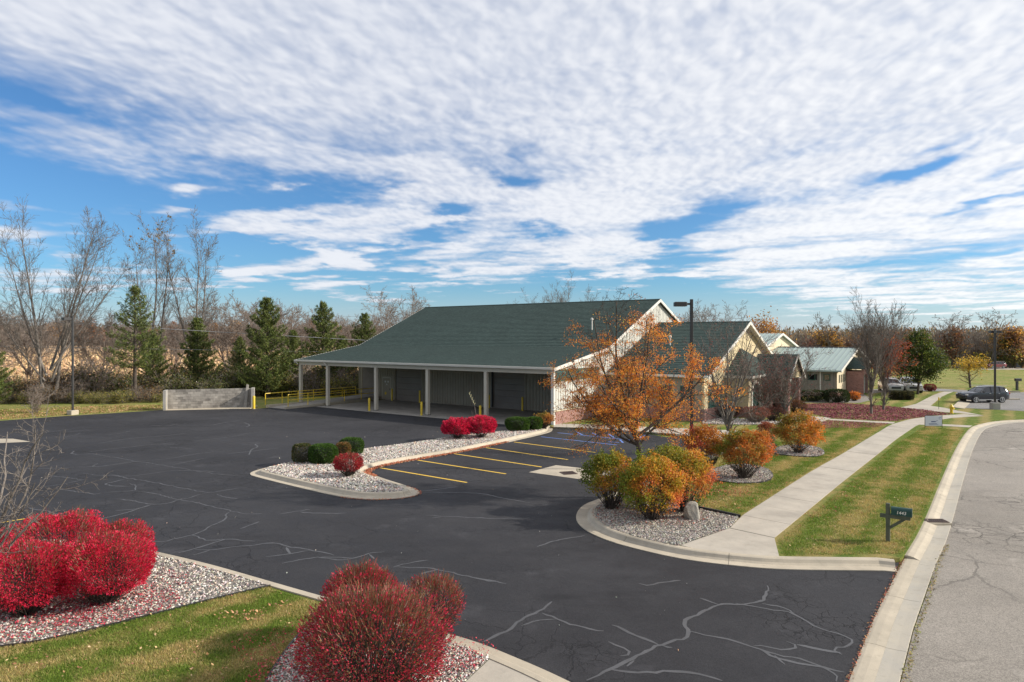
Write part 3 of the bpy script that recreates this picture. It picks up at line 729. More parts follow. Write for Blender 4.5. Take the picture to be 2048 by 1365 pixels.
for l in [[(400, 352), (350, 395), (240, 445), (200, 490), (110, 520), (60, 545)], [(350, 405), (450, 445), (560, 475), (655, 492)], [(250, 470), (330, 440), (420, 437)], [(690, 462), (800, 515), (920, 552)],
          [(1455, 275), (1460, 305), (1430, 330), (1425, 355), (1300, 362), (1210, 362), (1120, 410), (1060, 440), (1045, 470), (1075, 500), (1060, 535), (940, 552), (860, 580), (790, 630), (680, 680), (570, 740)],
          [(1115, 332), (1180, 350), (1210, 362)], [(1300, 364), (1420, 385), (1560, 408), (1610, 430), (1700, 480), (1820, 510), (1865, 535), (1820, 565), (1775, 585), (1815, 610)], [(1425, 362), (1540, 380), (1600, 425)],
          [(1060, 492), (1200, 520), (1320, 545), (1400, 578), (1520, 620), (1640, 640), (1740, 680), (1800, 720), (1790, 744)], [(1380, 570), (1500, 580), (1590, 585), (1590, 560), (1545, 545)], [(1590, 560), (1720, 595), (1815, 610)],
          [(1400, 580), (1500, 630), (1660, 655), (1830, 700)], [(1490, 620), (1545, 668)], [(670, 545), (760, 575), (790, 600), (730, 612)], [(930, 562), (990, 575)], [(690, 685), (850, 688), (1000, 680), (1120, 700), (1230, 742)],
          [(325, 82), (420, 55), (560, 28)], [(825, 262), (920, 268), (1025, 246)], [(0, 232), (100, 245), (175, 262)], [(800, 635), (760, 660)]]:
    cr.append((z1(l, k3, k3, 940, 1060), .062))
for l, wd in cr:
    ribbon('crack_seal', smoothp(GP(l), 1), wd*rs.uniform(.75, 1.25), .0035+rs.uniform(0, .0012), M_seal, LOT, jit=.030, step=.16, rs=rs, taper=6)

# neighbouring lot with its kerbs
sheet('asphalt_lot', GP([(1914, 815.5), (1922, 803), (1932, 795), (2010, 786), (2200, 780), (2600, 790), (2600, 822), (2048, 822.5)], .13), 0, .13, M_road2, kind='structure')
ksm = [Vector((p.x, p.y, 0)) for p in GP([(1903, 816.5), (1912, 809), (1921, 800.5)], .12)]
kn = empty('neighbour_kerb', kind='structure')
kerb('kerb_segment', ksm, [(0, 0), (0, .2), (-.25, .2), (-.9, .14), (-.9, 0)], kn, M_conc, seg=2)
for (a, b) in [((2005, 784.5), (2040, 785.5)), ((2012, 800.5), (2040, 800.5))]:
    q = [Vector((p.x, p.y, 0)) for p in GP([a, b], .12)]; kerb('kerb_segment', q, [(0, 0), (0, .25), (.3, .25), (.3, 0)], kn, M_conc, seg=3)
sheet('meadow', GP([(1868, 781), (1935, 776), (2600, 778), (2600, 741), (1700, 741), (1700, 768)], .12), 0, .126, M_field, kind='structure')
# lot drive behind the shed
sheet('drive', GP([(1745, 787), (1790, 782), (1900, 783.5), (1935, 786), (1935, 781), (1860, 777), (1745, 779)], .12), 0, .131, M_road2, kind='structure')
sheet('far_road', GP([(1960, 739.6), (2400, 740.5), (2400, 736), (1960, 736)], .12), 0, .13, M_walk, kind='structure')

# ------------------------------------------------------------------ the big building
TL, S1, S2, S3 = 27.2, 7.3, 16.8, 26.4
ZE, ZB, ZR = 4.0, 5.22, 9.3
bd = empty('canopy_building', O0, -BA, 'long grey building with green shingle roof, open canopy and tan gabled wing', 'building')
def wallpart(name, box, mat, parent=bd): return MB().box(*box).build(name, mat, parent)
# roof built of lapped shingle courses
def roofplane(name, a, b, c, d, parent, mat=M_shing, course=.30, lift=.022):
    """a-b eave edge, d-c ridge edge"""
    a, b, c, d = map(Vector, (a, b, c, d)); n = max(2, int(((d-a).length+(c-b).length)/2/course))
    nrm = (b-a).cross(d-a).normalized(); nrm = nrm if nrm.z > 0 else -nrm
    vs = []; fs = []; uvs = []
    for i in range(n):
        f0, f1 = i/n, (i+1)/n
        p = [a.lerp(d, f0)+nrm*lift, b.lerp(c, f0)+nrm*lift, b.lerp(c, f1), a.lerp(d, f1)]
        k = len(vs); vs += p+[a.lerp(d, f0), b.lerp(c, f0)]
        fs += [(k, k+1, k+2, k+3), (k+4, k+5, k+1, k)]
        L = (d-a).length; ax = (b-a).normalized()
        uu_ = [(q-a).dot(ax) for q in p]; uvs += [(uu_[0], f0*L), (uu_[1], f0*L), (uu_[2], f1*L), (uu_[3], f1*L), (0, 0), (1, 0), (1, 0), (0, 0)]
    me = bpy.data.meshes.new(name); me.from_pydata([tuple(v) for v in vs], [], fs); me.materials.append(mat)
    ul = me.uv_layers.new(name='uv'); ul.data.foreach_set('uv', [x for q in uvs for x in q]); me.update()
    return link(name, me, parent)
SB = 3.1*1
def ribs(parent, p0, p1, z0, ztop, sp=.305, out=(0, -1, 0), dep=.03, wd=.045, mat=M_siding, name='siding_ribs', holes=()):
    """standing ribs along wall p0-p1; ztop(f) gives the top height"""
    p0, p1 = Vector(p0), Vector(p1); L = (p1-p0).length; n = int(L/sp); mb = MB(); o = Vector(out)
    d = (p1-p0).normalized()
    for i in range(1, n):
        f = i/n; p = p0.lerp(p1, f); q = f*L; spans = [(z0, ztop(f))]
        for (h0, h1, hz0, hz1) in holes:
            if h0-.03 < q < h1+.03:
                spans = [sp_ for (a_, b_) in spans for sp_ in ((a_, min(b_, hz0)), (max(a_, hz1), b_)) if sp_[1]-sp_[0] > .05]
        for a_, b_ in spans:
            e = [p-d*wd/2, p+d*wd/2, p+d*wd*.3+o*dep, p-d*wd*.3+o*dep]
            mb.extr([(v.x, v.y, a_) for v in e], (0, 0, b_-a_))
    return mb.build(name, mat, parent, kind='stuff')
# walls
def gable(name, y0, y1, x, th, prof, mat, parent, z0=0.0):
    """vertical wall in plane x, outline prof [(y, z)] (convex pieces between successive y)"""
    mb = MB()
    for (ya, za), (yb, zb) in zip(prof, prof[1:]):
        mb.extr([(x, ya, z0), (x, yb, z0), (x, yb, zb), (x, ya, za)], (-th, 0, 0))
    return mb.build(name, mat, parent)
gprof = [(0, ZE-.12), (S1, ZB-.15), (S2, ZR-.18), (S3, ZB-.15)]
gable('gable_wall', 0, 0, 0, .18, gprof, M_pale, bd, .95)
gable('wainscot', 0, 0, .04, .26, [(.0, 1.0), (S3, 1.0)], M_brick, bd, 0)
wallpart('wainscot_cap', (-.2, .08, -.02, S3, 1.0, 1.06), M_cream)
def gz(y):
    for (a, za), (b, zb) in zip(gprof, gprof[1:]):
        if y <= b: return za+(zb-za)*(y-a)/(b-a)
    return gprof[-1][1]
ribs(bd, (0, 0, 0), (0, S3, 0), 1.07, lambda f: gz(f*S3)-.02, out=(1, 0, 0), mat=M_pale, holes=[(.15, 6.35, 3.02, 3.80)])
gable('end_wall', 0, 0, -TL+.18, .18, [(S1, ZB-.15), (S2, ZR-.18), (S3, ZB-.15)], M_siding, bd, 0)
wallpart('back_wall', (-TL, 0, S3-.2, S3, 0, ZB-.2), M_siding)
# window band in the gable
for i, (a, b) in enumerate([(.22, 1.62), (1.74, 3.14), (3.26, 4.66), (4.78, 6.18)]):
    f = MB(); f.box(.0, .05, a-.06, b+.06, 3.02, 3.08); f.box(.0, .05, a-.06, b+.06, 3.74, 3.80); f.box(.0, .05, a-.06, a, 3.08, 3.74); f.box(.0, .05, b, b+.06, 3.08, 3.74)
    fo = f.build('window', M_wframe, bd); MB().box(.004, .02, a, b, 3.08, 3.74).build('pane', M_glass, fo)
# front wall behind the canopy, with door openings
def tpx(px, s):
    """local t on the line s = const that appears at photo column px"""
    k = (px-CX)/F; p = O0+U*s; return (k*p.y-p.x)/(WV.x-k*WV.y)
doors = [(tpx(720, S1), tpx(751, S1), 3.05), (tpx(791.7, S1), tpx(844.4, S1), 3.35), (tpx(985.4, S1), tpx(1050, S1), 3.1)]
man = (tpx(765.5, S1), tpx(782.3, S1), 2.15)
xs = -TL; fw = MB(); opens = sorted([*doors, man])
for a, b, h in opens:
    fw.box(xs, a, S1, S1+.18, 0, 3.6); fw.box(a, b, S1, S1+.18, h, 3.6); xs = b
fw.box(xs, -.18, S1, S1+.18, 0, 3.6); fw.build('front_wall', M_siding, bd)
ribs(bd, (-TL, S1, 0), (-.18, S1, 0), .02, lambda f: 3.6, out=(0, -1, 0), mat=M_siding, holes=[(a+TL-.15, b+TL+.15, -1, h+.15) for a, b, h in opens])
for a, b, h in doors:
    d0 = MB(); d0.box(a-.12, a, S1-.06, S1-.002, 0, h+.12); d0.box(b, b+.12, S1-.06, S1-.002, 0, h+.12); d0.box(a, b, S1-.06, S1-.002, h, h+.12)
    fo = d0.build('overhead_door', M_siding, bd)
    n = 6
    for i in range(n):
        z0 = .02+(h-.02)*i/n; z1_ = .02+(h-.02)*(i+1)/n-.012
        pn = MB(); pn.bbox(a+.01, b-.01, S1+.03, S1+.08, z0, z1_, .006)
        for q in range(1, 3): pn.box(a+.03, b-.03, S1+.018, S1+.03, z0+(z1_-z0)*q/3-.012, z0+(z1_-z0)*q/3+.012)
        pn.build('panel', M_door, fo)
a, b, h = man
d0 = MB(); d0.box(a, a+.06, S1-.03, S1+.1, 0, h); d0.box(b-.06, b, S1-.03, S1+.1, 0, h); d0.box(a+.06, b-.06, S1-.03, S1+.1, h-.06, h)
fo = d0.build('entry_door', M_fascia, bd); MB().box(a+.065, b-.065, S1+.0, S1+.05, .02, h-.065).build('leaf', M_siding, fo)
MB().box(b-.16, b-.10, S1-.06, S1-.002, .98, 1.1).build('handle', M_dark, fo)
M_sign = simple('sign_white', (.62, .62, .6), (.58, .58, .56), 5, .6, 30, .05)
sg = MB(); cx = (a+b)/2
for dx_ in (-.22, .16): sg.box(cx+dx_-.08, cx+dx_+.10, S1-.008, S1-.001, 1.66, 1.82)
sg.box(cx-.06, cx+.04, S1-.008, S1-.001, 1.42, 1.54); sg.build('door_numerals', M_sign, fo, kind='stuff')
MB().lathe([(.0, 0), (.14, 0), (.14, .008), (.0, .008)], 14).build('notice', M_yellow, fo).matrix_local = Matrix.Translation((cx-.18, S1-.002, .62)) @ Matrix.Rotation(R(90), 4, 'X')
# canopy: ceiling, beams, posts
wallpart('canopy_ceiling', (-TL+.1, -.15, .12, S1-.05, 3.6, 3.66), M_soffit)
fb = MB(); fb.box(-TL, 0.0, -.02, .10, 3.52, ZE-.10); fb.build('front_beam', M_fascia, bd)
MB().box(-TL, -TL+.12, .1, S1, 3.52, 3.95).build('end_beam', M_fascia, bd)
MB().box(-.17, -.02, .1, S1-.02, 0.0, 3.6).build('inner_wall', M_siding, bd)
gt = MB(); gt.extr([(-TL-.3, -.36, ZE-.16), (-TL-.3, -.24, ZE-.18), (-TL-.3, -.24, ZE-.02), (-TL-.3, -.38, ZE-.02)], (TL+.55, 0, 0)); gt.build('gutter', M_white, bd)
MB().box(-TL-.25, .2, -.24, -.03, ZE-.14, ZE-.09).build('soffit', M_fascia, bd)
for px in (602, 656, 752.6, 855.7, 972.5):
    t_ = tpx(px, .06)
    pb = MB(); pb.bbox(t_-.13, t_+.13, -.08, .18, .0, 3.52, .012); po = pb.build('post', M_fascia, bd)
    MB().bbox(t_-.18, t_+.18, -.13, .23, .02, .06, .01).build('base_plate', M_dark, po)
cp = MB(); cp.box(-.16, .06, -.06, .13, 0, ZE-.14); cp.build('corner_post', M_white, bd)
for px in (592.5, 649):
    t_ = tpx(px, -.2); dsp = MB(); dsp.bar((t_, -.3, ZE-.18), (t_+.12, -.1, ZE-.42), .09); dsp.build('downspout_elbow', M_white, bd)
t_ = tpx(985, S1-.1); MB().box(t_-.1, t_, S1-.14, S1-.035, .1, 3.6).build('downspout', M_dark, bd)
# roof planes (slightly overhanging) and trim
ov = .28
roofplane('roof_front_low', (-TL-ov, -.34, ZE-.06), (ov, -.34, ZE-.06), (ov, S1, ZB), (-TL-ov, S1, ZB), bd)
roofplane('roof_front_high', (-TL-ov, S1, ZB), (ov, S1, ZB), (ov, S2, ZR), (-TL-ov, S2, ZR), bd)
roofplane('roof_back', (ov, S3+.3, ZB-.1), (-TL-ov, S3+.3, ZB-.1), (-TL-ov, S2, ZR), (ov, S2, ZR), bd)
MB().extr([(-TL-ov, S2-.14, ZR-.02), (-TL-ov, S2+.14, ZR-.02), (-TL-ov, S2, ZR+.045)], (TL+2*ov, 0, 0)).build('ridge_cap', M_shing, bd)
dk = MB()
for (ya, za), (yb, zb) in zip([(-.34, ZE-.06), (S1, ZB), (S2, ZR), (S3+.3, ZB-.1)], [(S1, ZB), (S2, ZR), (S3+.3, ZB-.1)]):
    dk.extr([(-TL-ov+.02, ya, za-.015), (-TL-ov+.02, yb, zb-.015), (-TL-ov+.02, yb, zb-.09), (-TL-ov+.02, ya, za-.09)], (TL+2*ov-.04, 0, 0))
dk.build('roof_deck', M_soffit, bd)
for x in (ov-.02, -TL-ov-.03):
    rk = MB()
    for (ya, za), (yb, zb) in zip([(-.36, ZE-.06), (S1, ZB), (S2, ZR), (S3+.32, ZB-.1)], [(S1, ZB), (S2, ZR), (S3+.32, ZB-.1)]):
        rk.extr([(x, ya, za+.015), (x, yb, zb+.015), (x, yb, zb-.22), (x, ya, za-.22)], (.05, 0, 0))
    rk.build('rake_board', M_white, bd)
def vent_pipe(parent, x, y, z, h=.75):
    v = MB(); v.lathe([(.05, -.2), (.05, h), (.11, h+.02), (.11, h+.16), (.02, h+.2)], 10, (x, y, z)); v.build('vent_pipe', M_white, parent, smooth=True)
vt = B(0, 0)
vent_pipe(bd, tpx(1184, 10.5), 10.5, ZB+(ZR-ZB)*(10.5-S1)/(S2-S1), .8)

# the tan wing
w1, y0, yr, y1, ze, zr = 7.6, 7.2, 16.5, 25.8, 3.35, 7.25
wing = empty('gabled_wing', (0, 0, 0)); wing.parent = bd
def wz(y): return ze+(zr-ze)*(1-abs(y-yr)/(yr-y0))
gable('gable_wall', 0, 0, w1, .18, [(y0+.25, wz(y0+.25)-.1), (yr, zr-.14), (y1, wz(y1)-.1)], M_yell, wing, .9)
gable('wainscot', 0, 0, w1+.05, .26, [(y0+.25, 1.0), (y1, 1.0)], M_brick, wing, 0)
MB().box(.0, w1-.2, y0+.25, y0+.43, .9, ze).build('side_wall', M_siding, wing)
MB().box(.02, w1-.22, y0+.2, y0+.45, 0, .96).build('side_wainscot', M_brick, wing)
for x in (1.2, 3.0, 4.8, 6.4):
    f = MB(); f.box(x-.5, x+.5, y0+.20, y0+.248, 1.25, 1.31); f.box(x-.5, x+.5, y0+.20, y0+.248, 2.5, 2.56); f.box(x-.5, x-.44, y0+.2, y0+.248, 1.31, 2.5); f.box(x+.44, x+.5, y0+.2, y0+.248, 1.31, 2.5); f.box(x-.03, x+.03, y0+.2, y0+.248, 1.31, 2.5)
    fo = f.build('window', M_wframe, wing); MB().box(x-.44, x+.44, y0+.235, y0+.246, 1.31, 2.5).build('pane', M_glass, fo)
roofplane('roof_front', (.22, y0-.1, wz(y0-.1)), (w1+.45, y0-.1, wz(y0-.1)), (w1+.45, yr, zr), (.22, yr, zr), wing)
roofplane('roof_back', (w1+.45, y1+.1, wz(y1+.1)), (.22, y1+.1, wz(y1+.1)), (.22, yr, zr), (w1+.45, yr, zr), wing)
MB().extr([(.22, yr-.14, zr-.02), (.22, yr+.14, zr-.02), (.22, yr, zr+.045)], (w1+.23, 0, 0)).build('ridge_cap', M_shing, wing)
rk = MB(); rk2 = MB()
for (ya, yb) in ((y0-.12, yr), (yr, y1+.12)):
    rk.extr([(w1+.44, ya, wz(ya)+.01), (w1+.44, yb, wz(yb)+.01), (w1+.44, yb, wz(yb)-.22), (w1+.44, ya, wz(ya)-.22)], (.05, 0, 0))
    rk2.extr([(.22, ya, wz(ya)-.03), (.22, yb, wz(yb)-.03), (.22, yb, wz(yb)-.12), (.22, ya, wz(ya)-.12)], (w1+.2, 0, 0))
rk.build('rake_board', M_white, wing); rk2.build('roof_deck', M_white, wing)
MB().box(.2, w1+.4, y0-.2, y0-.1, ze-.14, ze+.0).build('gutter', M_white, wing)
vent_pipe(wing, 3.2, 12, wz(12), .6)
# gable windows (low, left of the entrance)
f = MB(); yy0, yy1 = 8.3, 10.9
f.box(w1+.0, w1+.06, yy0, yy1, 1.0, 1.08); f.box(w1, w1+.06, yy0, yy1, 2.5, 2.58)
for y in (yy0, yy0+.87, yy0+1.74, yy1-.06): f.box(w1, w1+.06, y, y+.06, 1.08, 2.5)
fo = f.build('window', M_wframe, wing)
for k in range(3): MB().box(w1+.004, w1+.02, yy0+.07+.87*k, yy0+.86+.87*k, 1.08, 2.5).build('pane', M_glass, fo)

# entrance vestibule with hipped roof and small gabled porch
vs_ = empty('entrance_vestibule', (0, 0, 0)); vs_.parent = bd
vx, vy0, vy1, vz = 9.3, 11.9, 19.4, 3.15
MB().box(w1+.01, vx, vy0, vy0+.18, .9, vz).build('side_wall', M_yell, vs_); MB().box(w1+.02, vx+.04, vy0-.05, vy0+.2, 0, .9).build('side_wainscot', M_brick, vs_)
MB().box(vx-.18, vx, vy0+.18, 12.6, .0, vz).build('front_wall', M_cream, vs_)
MB().box(vx-.18, vx, 14.6, 15.6, .0, vz).build('front_wall', M_cream, vs_)
MB().box(vx-.18, vx, 12.6, 14.6, 2.75, vz).build('lintel', M_cream, vs_)
# arched window trim
ar = MB(); n = 10
for i in range(n):
    a0, a1 = math.pi*i/n, math.pi*(i+1)/n; c_ = 13.6
    ar.extr([(vx, c_+1.12*math.cos(a0), 1.75+1.12*math.sin(a0)*.9), (vx, c_+1.12*math.cos(a1), 1.75+1.12*math.sin(a1)*.9), (vx, c_+.92*math.cos(a1), 1.75+.92*math.sin(a1)*.9), (vx, c_+.92*math.cos(a0), 1.75+.92*math.sin(a0)*.9)], (.08, 0, 0))
ar.box(vx, vx+.08, 12.48, 12.68, .3, 1.75); ar.box(vx, vx+.08, 14.52, 14.72, .3, 1.75); ar.build('arch_trim', M_white, vs_)
f = MB(); f.box(vx-.12, vx-.06, 12.7, 12.78, .3, 2.7); f.box(vx-.12, vx-.06, 14.42, 14.5, .3, 2.7); f.box(vx-.12, vx-.06, 13.56, 13.64, .3, 2.7); f.box(vx-.12, vx-.06, 12.78, 14.42, 1.6, 1.68); f.box(vx-.12, vx-.06, 12.7, 14.5, .22, .3)
fo = f.build('window', M_wframe, vs_)
for y_ in (12.79, 13.65):
    for z_, z2_ in ((.3, 1.6), (1.69, 2.7)): MB().box(vx-.10, vx-.09, y_, y_+.77, z_, z2_).build('pane', M_glass, fo)
MB().box(w1+.1, vx, vy1-.18, vy1, 0, vz).build('side_wall', M_yell, vs_)
# brick piers and porch
px0, px1 = 9.4, 11.2
for (x, y) in ((px1-.55, 15.5), (px1-.55, 18.7), (px0-.05, 15.5), (px0-.05, 18.7)):
    p_ = MB().bbox(x, x+.55, y, y+.55, 0, 2.75, .01).build('brick_pier', M_brick, vs_)
    MB().bbox(x-.05, x+.6, y-.05, y+.6, 2.752, 2.84, .01).build('cap_stone', M_white, p_)
MB().box(vx-.3, vx-.2, 15.6, 19.2, 0, vz-.01).build('recess_wall', M_brick, vs_)
dr = MB().box(vx-.199, vx-.15, 16.5, 18.4, 0, 2.2).build('entry_door', M_wframe, vs_)
for y_ in (16.6, 17.5): MB().box(vx-.148, vx-.14, y_, y_+.8, .2, 2.1).build('pane', M_glass, dr)
pm = 17.35
gable('porch_gable', 0, 0, px1, .12, [(15.3, 2.95), (pm, 4.5), (19.4, 2.95)], M_yell, vs_, 2.85)
roofplane('porch_roof_front', (w1+.8, 15.0, 2.86), (px1+.25, 15.0, 2.86), (px1+.25, pm, 4.68), (w1+.8, pm, 4.68), vs_)
roofplane('porch_roof_back', (px1+.25, 19.7, 2.86), (w1+.8, 19.7, 2.86), (w1+.8, pm, 4.68), (px1+.25, pm, 4.68), vs_)
rk = MB()
for a_, b_ in (((14.98, 2.87), (pm, 4.69)), ((19.72, 2.87), (pm, 4.69))):
    rk.extr([(px1+.24, a_[0], a_[1]), (px1+.24, b_[0], b_[1]), (px1+.24, b_[0], b_[1]-.2), (px1+.24, a_[0], a_[1]-.2)], (.05, 0, 0))
rk.build('rake_board', M_white, vs_)
# hip roof of the vestibule
ap = (w1+.05, 15.3, 5.15); e = .3
roofplane('hip_roof_side', (w1+.0, vy0-e, vz), (vx+e, vy0-e, vz), ap, ap, vs_)
roofplane('hip_roof_front', (vx+e, vy0-e, vz), (vx+e, vy1+e, vz), ap, ap, vs_)
MB().box(w1, vx+e+.03, vy0-e-.08, vy0-e, vz-.15, vz+.02).build('gutter', M_white, vs_); MB().box(vx+e, vx+e+.08, vy0-e, 15.0, vz-.15, vz+.02).build('gutter', M_white, vs_)
MB().box(w1+.02, vx+e, vy0-e, vy1+e, vz-.10, vz-.03).build('soffit', M_white, vs_)
# keep the hierarchy flat: parts of the wing and vestibule hang directly on the building
for r_ in (wing, vs_):
    for c_ in list(r_.children): c_.parent = bd
    bpy.data.objects.remove(r_)

# ------------------------------------------------------------------ neighbour: metal roofed building
N0 = G(1674, 797); nbd = empty('metal_roofed_building', N0, -BA, 'low grey board sided building with pale green standing seam metal roof', 'building')
NL, ND, nze, nzr = 7.9, 9.2, 2.75, 4.85
def board(parent, x0, x1, y, z0, z1, sp, mat, out=-1):
    n = max(1, int((x1-x0)/sp)); w_ = (x1-x0)/n
    for i in range(n):
        MB().bbox(x0+w_*i+.012, x0+w_*(i+1)-.012, y-.03, y, z0, z1, .004).build('siding_board', mat, parent)
MB().box(-NL, -.02, .05, .2, 0, nze+.1).build('side_wall', M_dark, nbd)
bx = -NL
wins = [(tpx, 0)]
def npx(px, s=0.0):
    k = (px-CX)/F; p = N0+U*s; return (k*p.y-p.x)/(WV.x-k*WV.y)
wn_ = [(npx(a), npx(b)) for a, b in ((1589.5, 1600.5), (1618, 1629.5), (1648, 1659.5))]
z0_, z1_ = .62, nze
n = 26; ww = NL/n
for i in range(n):
    xa, xb = -NL+ww*i, -NL+ww*(i+1); spans = [(z0_, z1_)]
    for a, b in wn_:
        if xb > a-.02 and xa < b+.02: spans = [(z0_, 1.72), (2.30, z1_)]
    for s_, e_ in spans: MB().bbox(xa+.01, xb-.01, 0, .045, s_, e_, .004).build('siding_board', M_gsid, nbd)
for a, b in wn_:
    f = MB(); f.box(a-.04, b+.04, -.03, .045, 1.70, 1.76); f.box(a-.04, b+.04, -.03, .045, 2.26, 2.32); f.box(a-.04, a+.03, -.03, .045, 1.76, 2.26); f.box(b-.03, b+.04, -.03, .045, 1.76, 2.26)
    fo = f.build('window', M_wframe, nbd); MB().box(a+.03, b-.03, .0, .01, 1.76, 2.26).build('pane', M_dglass, fo)
MB().box(-NL, 0, -.01, .05, 0, .6).build('wainscot', M_brick, nbd)
t_ = npx(1641); MB().box(t_-.05, t_+.05, -.12, -.02, .3, nze).build('downspout', M_white, nbd)
mb = MB()
for (ya, za), (yb, zb) in (((0, nze), (ND, nzr-.1)), ((ND, nzr-.1), (2*ND, nze))):
    mb.extr([(0, ya, .55), (0, yb, .55), (0, yb, zb), (0, ya, za)], (-.15, 0, 0))
mb.build('gable_wall', M_cream, nbd); MB().box(-.02, .04, 0, 2*ND, 0, .55).build('gable_wainscot', M_brick, nbd)
for k in range(4):
    y = .9+k*.95; fr = MB().box(.001, .04, y, y+.34, 1.45, 2.25).build('window', M_wframe, nbd); MB().box(.041, .045, y+.05, y+.29, 1.5, 2.2).build('pane', M_dglass, fr)
def seamroof(parent, x0, x1, ya, za, yb, zb, n):
    for i in range(n):
        a, b = x0+(x1-x0)*i/n, x0+(x1-x0)*(i+1)/n
        m_ = MB(); d = .05
        m_.extr([(a, ya, za), (b-.002, ya, za), (b-.002, ya, za-.04), (a, ya, za-.04)], (0, yb-ya, zb-za))
        m_.extr([(a, ya, za+.001), (a+.05, ya, za+.001), (a+.05, ya, za+d), (a, ya, za+d)], (0, yb-ya, zb-za))
        m_.build('roof_panel', M_mroof, parent)
seamroof(nbd, -NL-.1, .45, -.4, nze-.02, ND, nzr, 17)
seamroof(nbd, -NL-.1, .45, 2*ND+.4, nze-.02, ND, nzr, 1)
MB().box(-NL, .45, -.46, -.38, nze-.16, nze+.0).build('gutter', M_mroof, nbd)
MB().extr([(-NL-.1, ND-.16, nzr+.01), (-NL-.1, ND+.16, nzr+.01), (-NL-.1, ND, nzr+.09)], (NL+.55, 0, 0)).build('ridge_cap', M_dark, nbd)
rk = MB()
for ya, yb in ((-.42, ND), (2*ND+.42, ND)): rk.extr([(.44, ya, nze+.02), (.44, yb, nzr+.05), (.44, yb, nzr-.2), (.44, ya, nze-.22)], (.05, 0, 0))
rk.build('rake_board', M_white, nbd)
# brick entry portico on its gable
ye, pw = 4.6, 3.2
for y in (ye, ye+pw-.5): MB().bbox(.04, 1.6, y, y+.5, 0, 2.5, .01).build('brick_pier', M_brick, nbd)
for y in (ye+.75, ye+pw-.9): MB().bbox(1.2, 1.4, y, y+.18, 0, 2.1, .01).build('column', M_white, nbd)
mb = MB(); mb.extr([(1.45, ye, 2.15), (1.45, ye+pw, 2.15), (1.45, ye+pw, 2.8), (1.45, ye+pw/2, 3.75), (1.45, ye, 2.8)], (.2, 0, 0)); mb.build('portico_gable', M_brick, nbd)
mb = MB()
for y, yb in ((ye-.2, ye+pw/2), (ye+pw+.2, ye+pw/2)): mb.extr([(.05, y, 2.72), (.05, yb, 3.82), (.05, yb, 3.9), (.05, y, 2.8)], (1.8, 0, 0))
mb.build('portico_roof', M_shing, nbd)
c_ = ye+pw/2; MB().lathe([(.0, 0), (.42, 0), (.42, .05), (0, .05)], 18).build('round_crest', M_white, nbd).matrix_local = Matrix.Translation((1.655, c_, 2.9)) @ Matrix.Rotation(R(90), 4, 'Y')
MB().box(.06, .16, ye+.5, ye+pw-.5, 0, 2.6).build('entry_door', M_dglass, nbd)
# taller block behind
K0 = N0+WV*(-8.1)+U*1.0
k0, kd, kze, kzr = -8.1, 9.0, 4.4, 6.45
mb = MB()
for (ya, za), (yb, zb) in (((1.2, kze), (1.2+kd, kzr-.1)), ((1.2+kd, kzr-.1), (1.2+2*kd, kze))):
    mb.extr([(k0, ya, 0), (k0, yb, 0), (k0, yb, zb), (k0, ya, za)], (-.15, 0, 0))
mb.build('tall_gable_wall', M_cream, nbd)
MB().box(k0-12, k0-.15, 1.2, 1.35, 0, kze).build('tall_side_wall', M_siding, nbd)
seamroof(nbd, k0-12, k0+.4, .8, kze-.02, 1.2+kd, kzr, 24)
seamroof(nbd, k0-12, k0+.4, 1.6+2*kd, kze-.02, 1.2+kd, kzr, 1)
rk = MB()
for ya, yb in ((.78, 1.2+kd), (1.62+2*kd, 1.2+kd)): rk.extr([(k0+.39, ya, kze+.02), (k0+.39, yb, kzr+.05), (k0+.39, yb, kzr-.2), (k0+.39, ya, kze-.22)], (.05, 0, 0))
rk.build('rake_board', M_white, nbd)

# ------------------------------------------------------------------ lamps, bollards, rails, signs
def lamp_post(base, h, label, heads=1, rz=-BA, base_h=.32, base_mat=M_conc, head_dir=-1, flat=False, rad=.065):
    r = empty('parking_lot_lamp', base, rz, label, 'lamp post', 'lamp posts of the parking lots')
    MB().bbox(-.3, .3, -.3, .3, -.2, base_h, .03).build('concrete_base', base_mat, r)
    p = MB().bbox(-rad, rad, -rad, rad, base_h+.02, h, .012).build('pole', M_dark, r)
    MB().bbox(-.14, .14, -.14, .14, base_h+.001, base_h+.03, .02).build('base_plate', M_dark, p)
    for k in range(heads):
        d = head_dir if k == 0 else -head_dir
        a0, a1 = sorted((d*rad, d*(rad+.16)))
        MB().box(a0, a1, -.035, .035, h-.26, h-.17).build('arm', M_dark, r)
        x0, x1 = sorted((d*(rad+.16), d*(rad+.16+.56)))
        hd = MB().bbox(x0, x1, -.17, .17, h-.32, h-.12, .03).build('lamp_head', M_dark, r)
        MB().box(x0+.05, x1-.05, -.13, .13, h-.33, h-.321).build('lens', M_lens, hd)
    return r
b = G(1383, 935, .12); lamp_post((b.x, b.y, .12), 7.72-.12, 'tall black lamp post rising behind the orange leaved tree', 1, rz=0)
b = G(145.5, 829); lamp_post((b.x, b.y, 0), 7.65, 'slim black lamp post on a pale concrete block at the edge of the brush', 1, rz=R(65))
b = G(1990, 819, .12); lamp_post((b.x, b.y, .12), 6.55, 'black lamp post on a concrete block coloured dark for shade beside the parked dark car', 2, rz=R(78), base_h=.55, base_mat=M_block)  # darker concrete here puts the shade of the base front into its colour

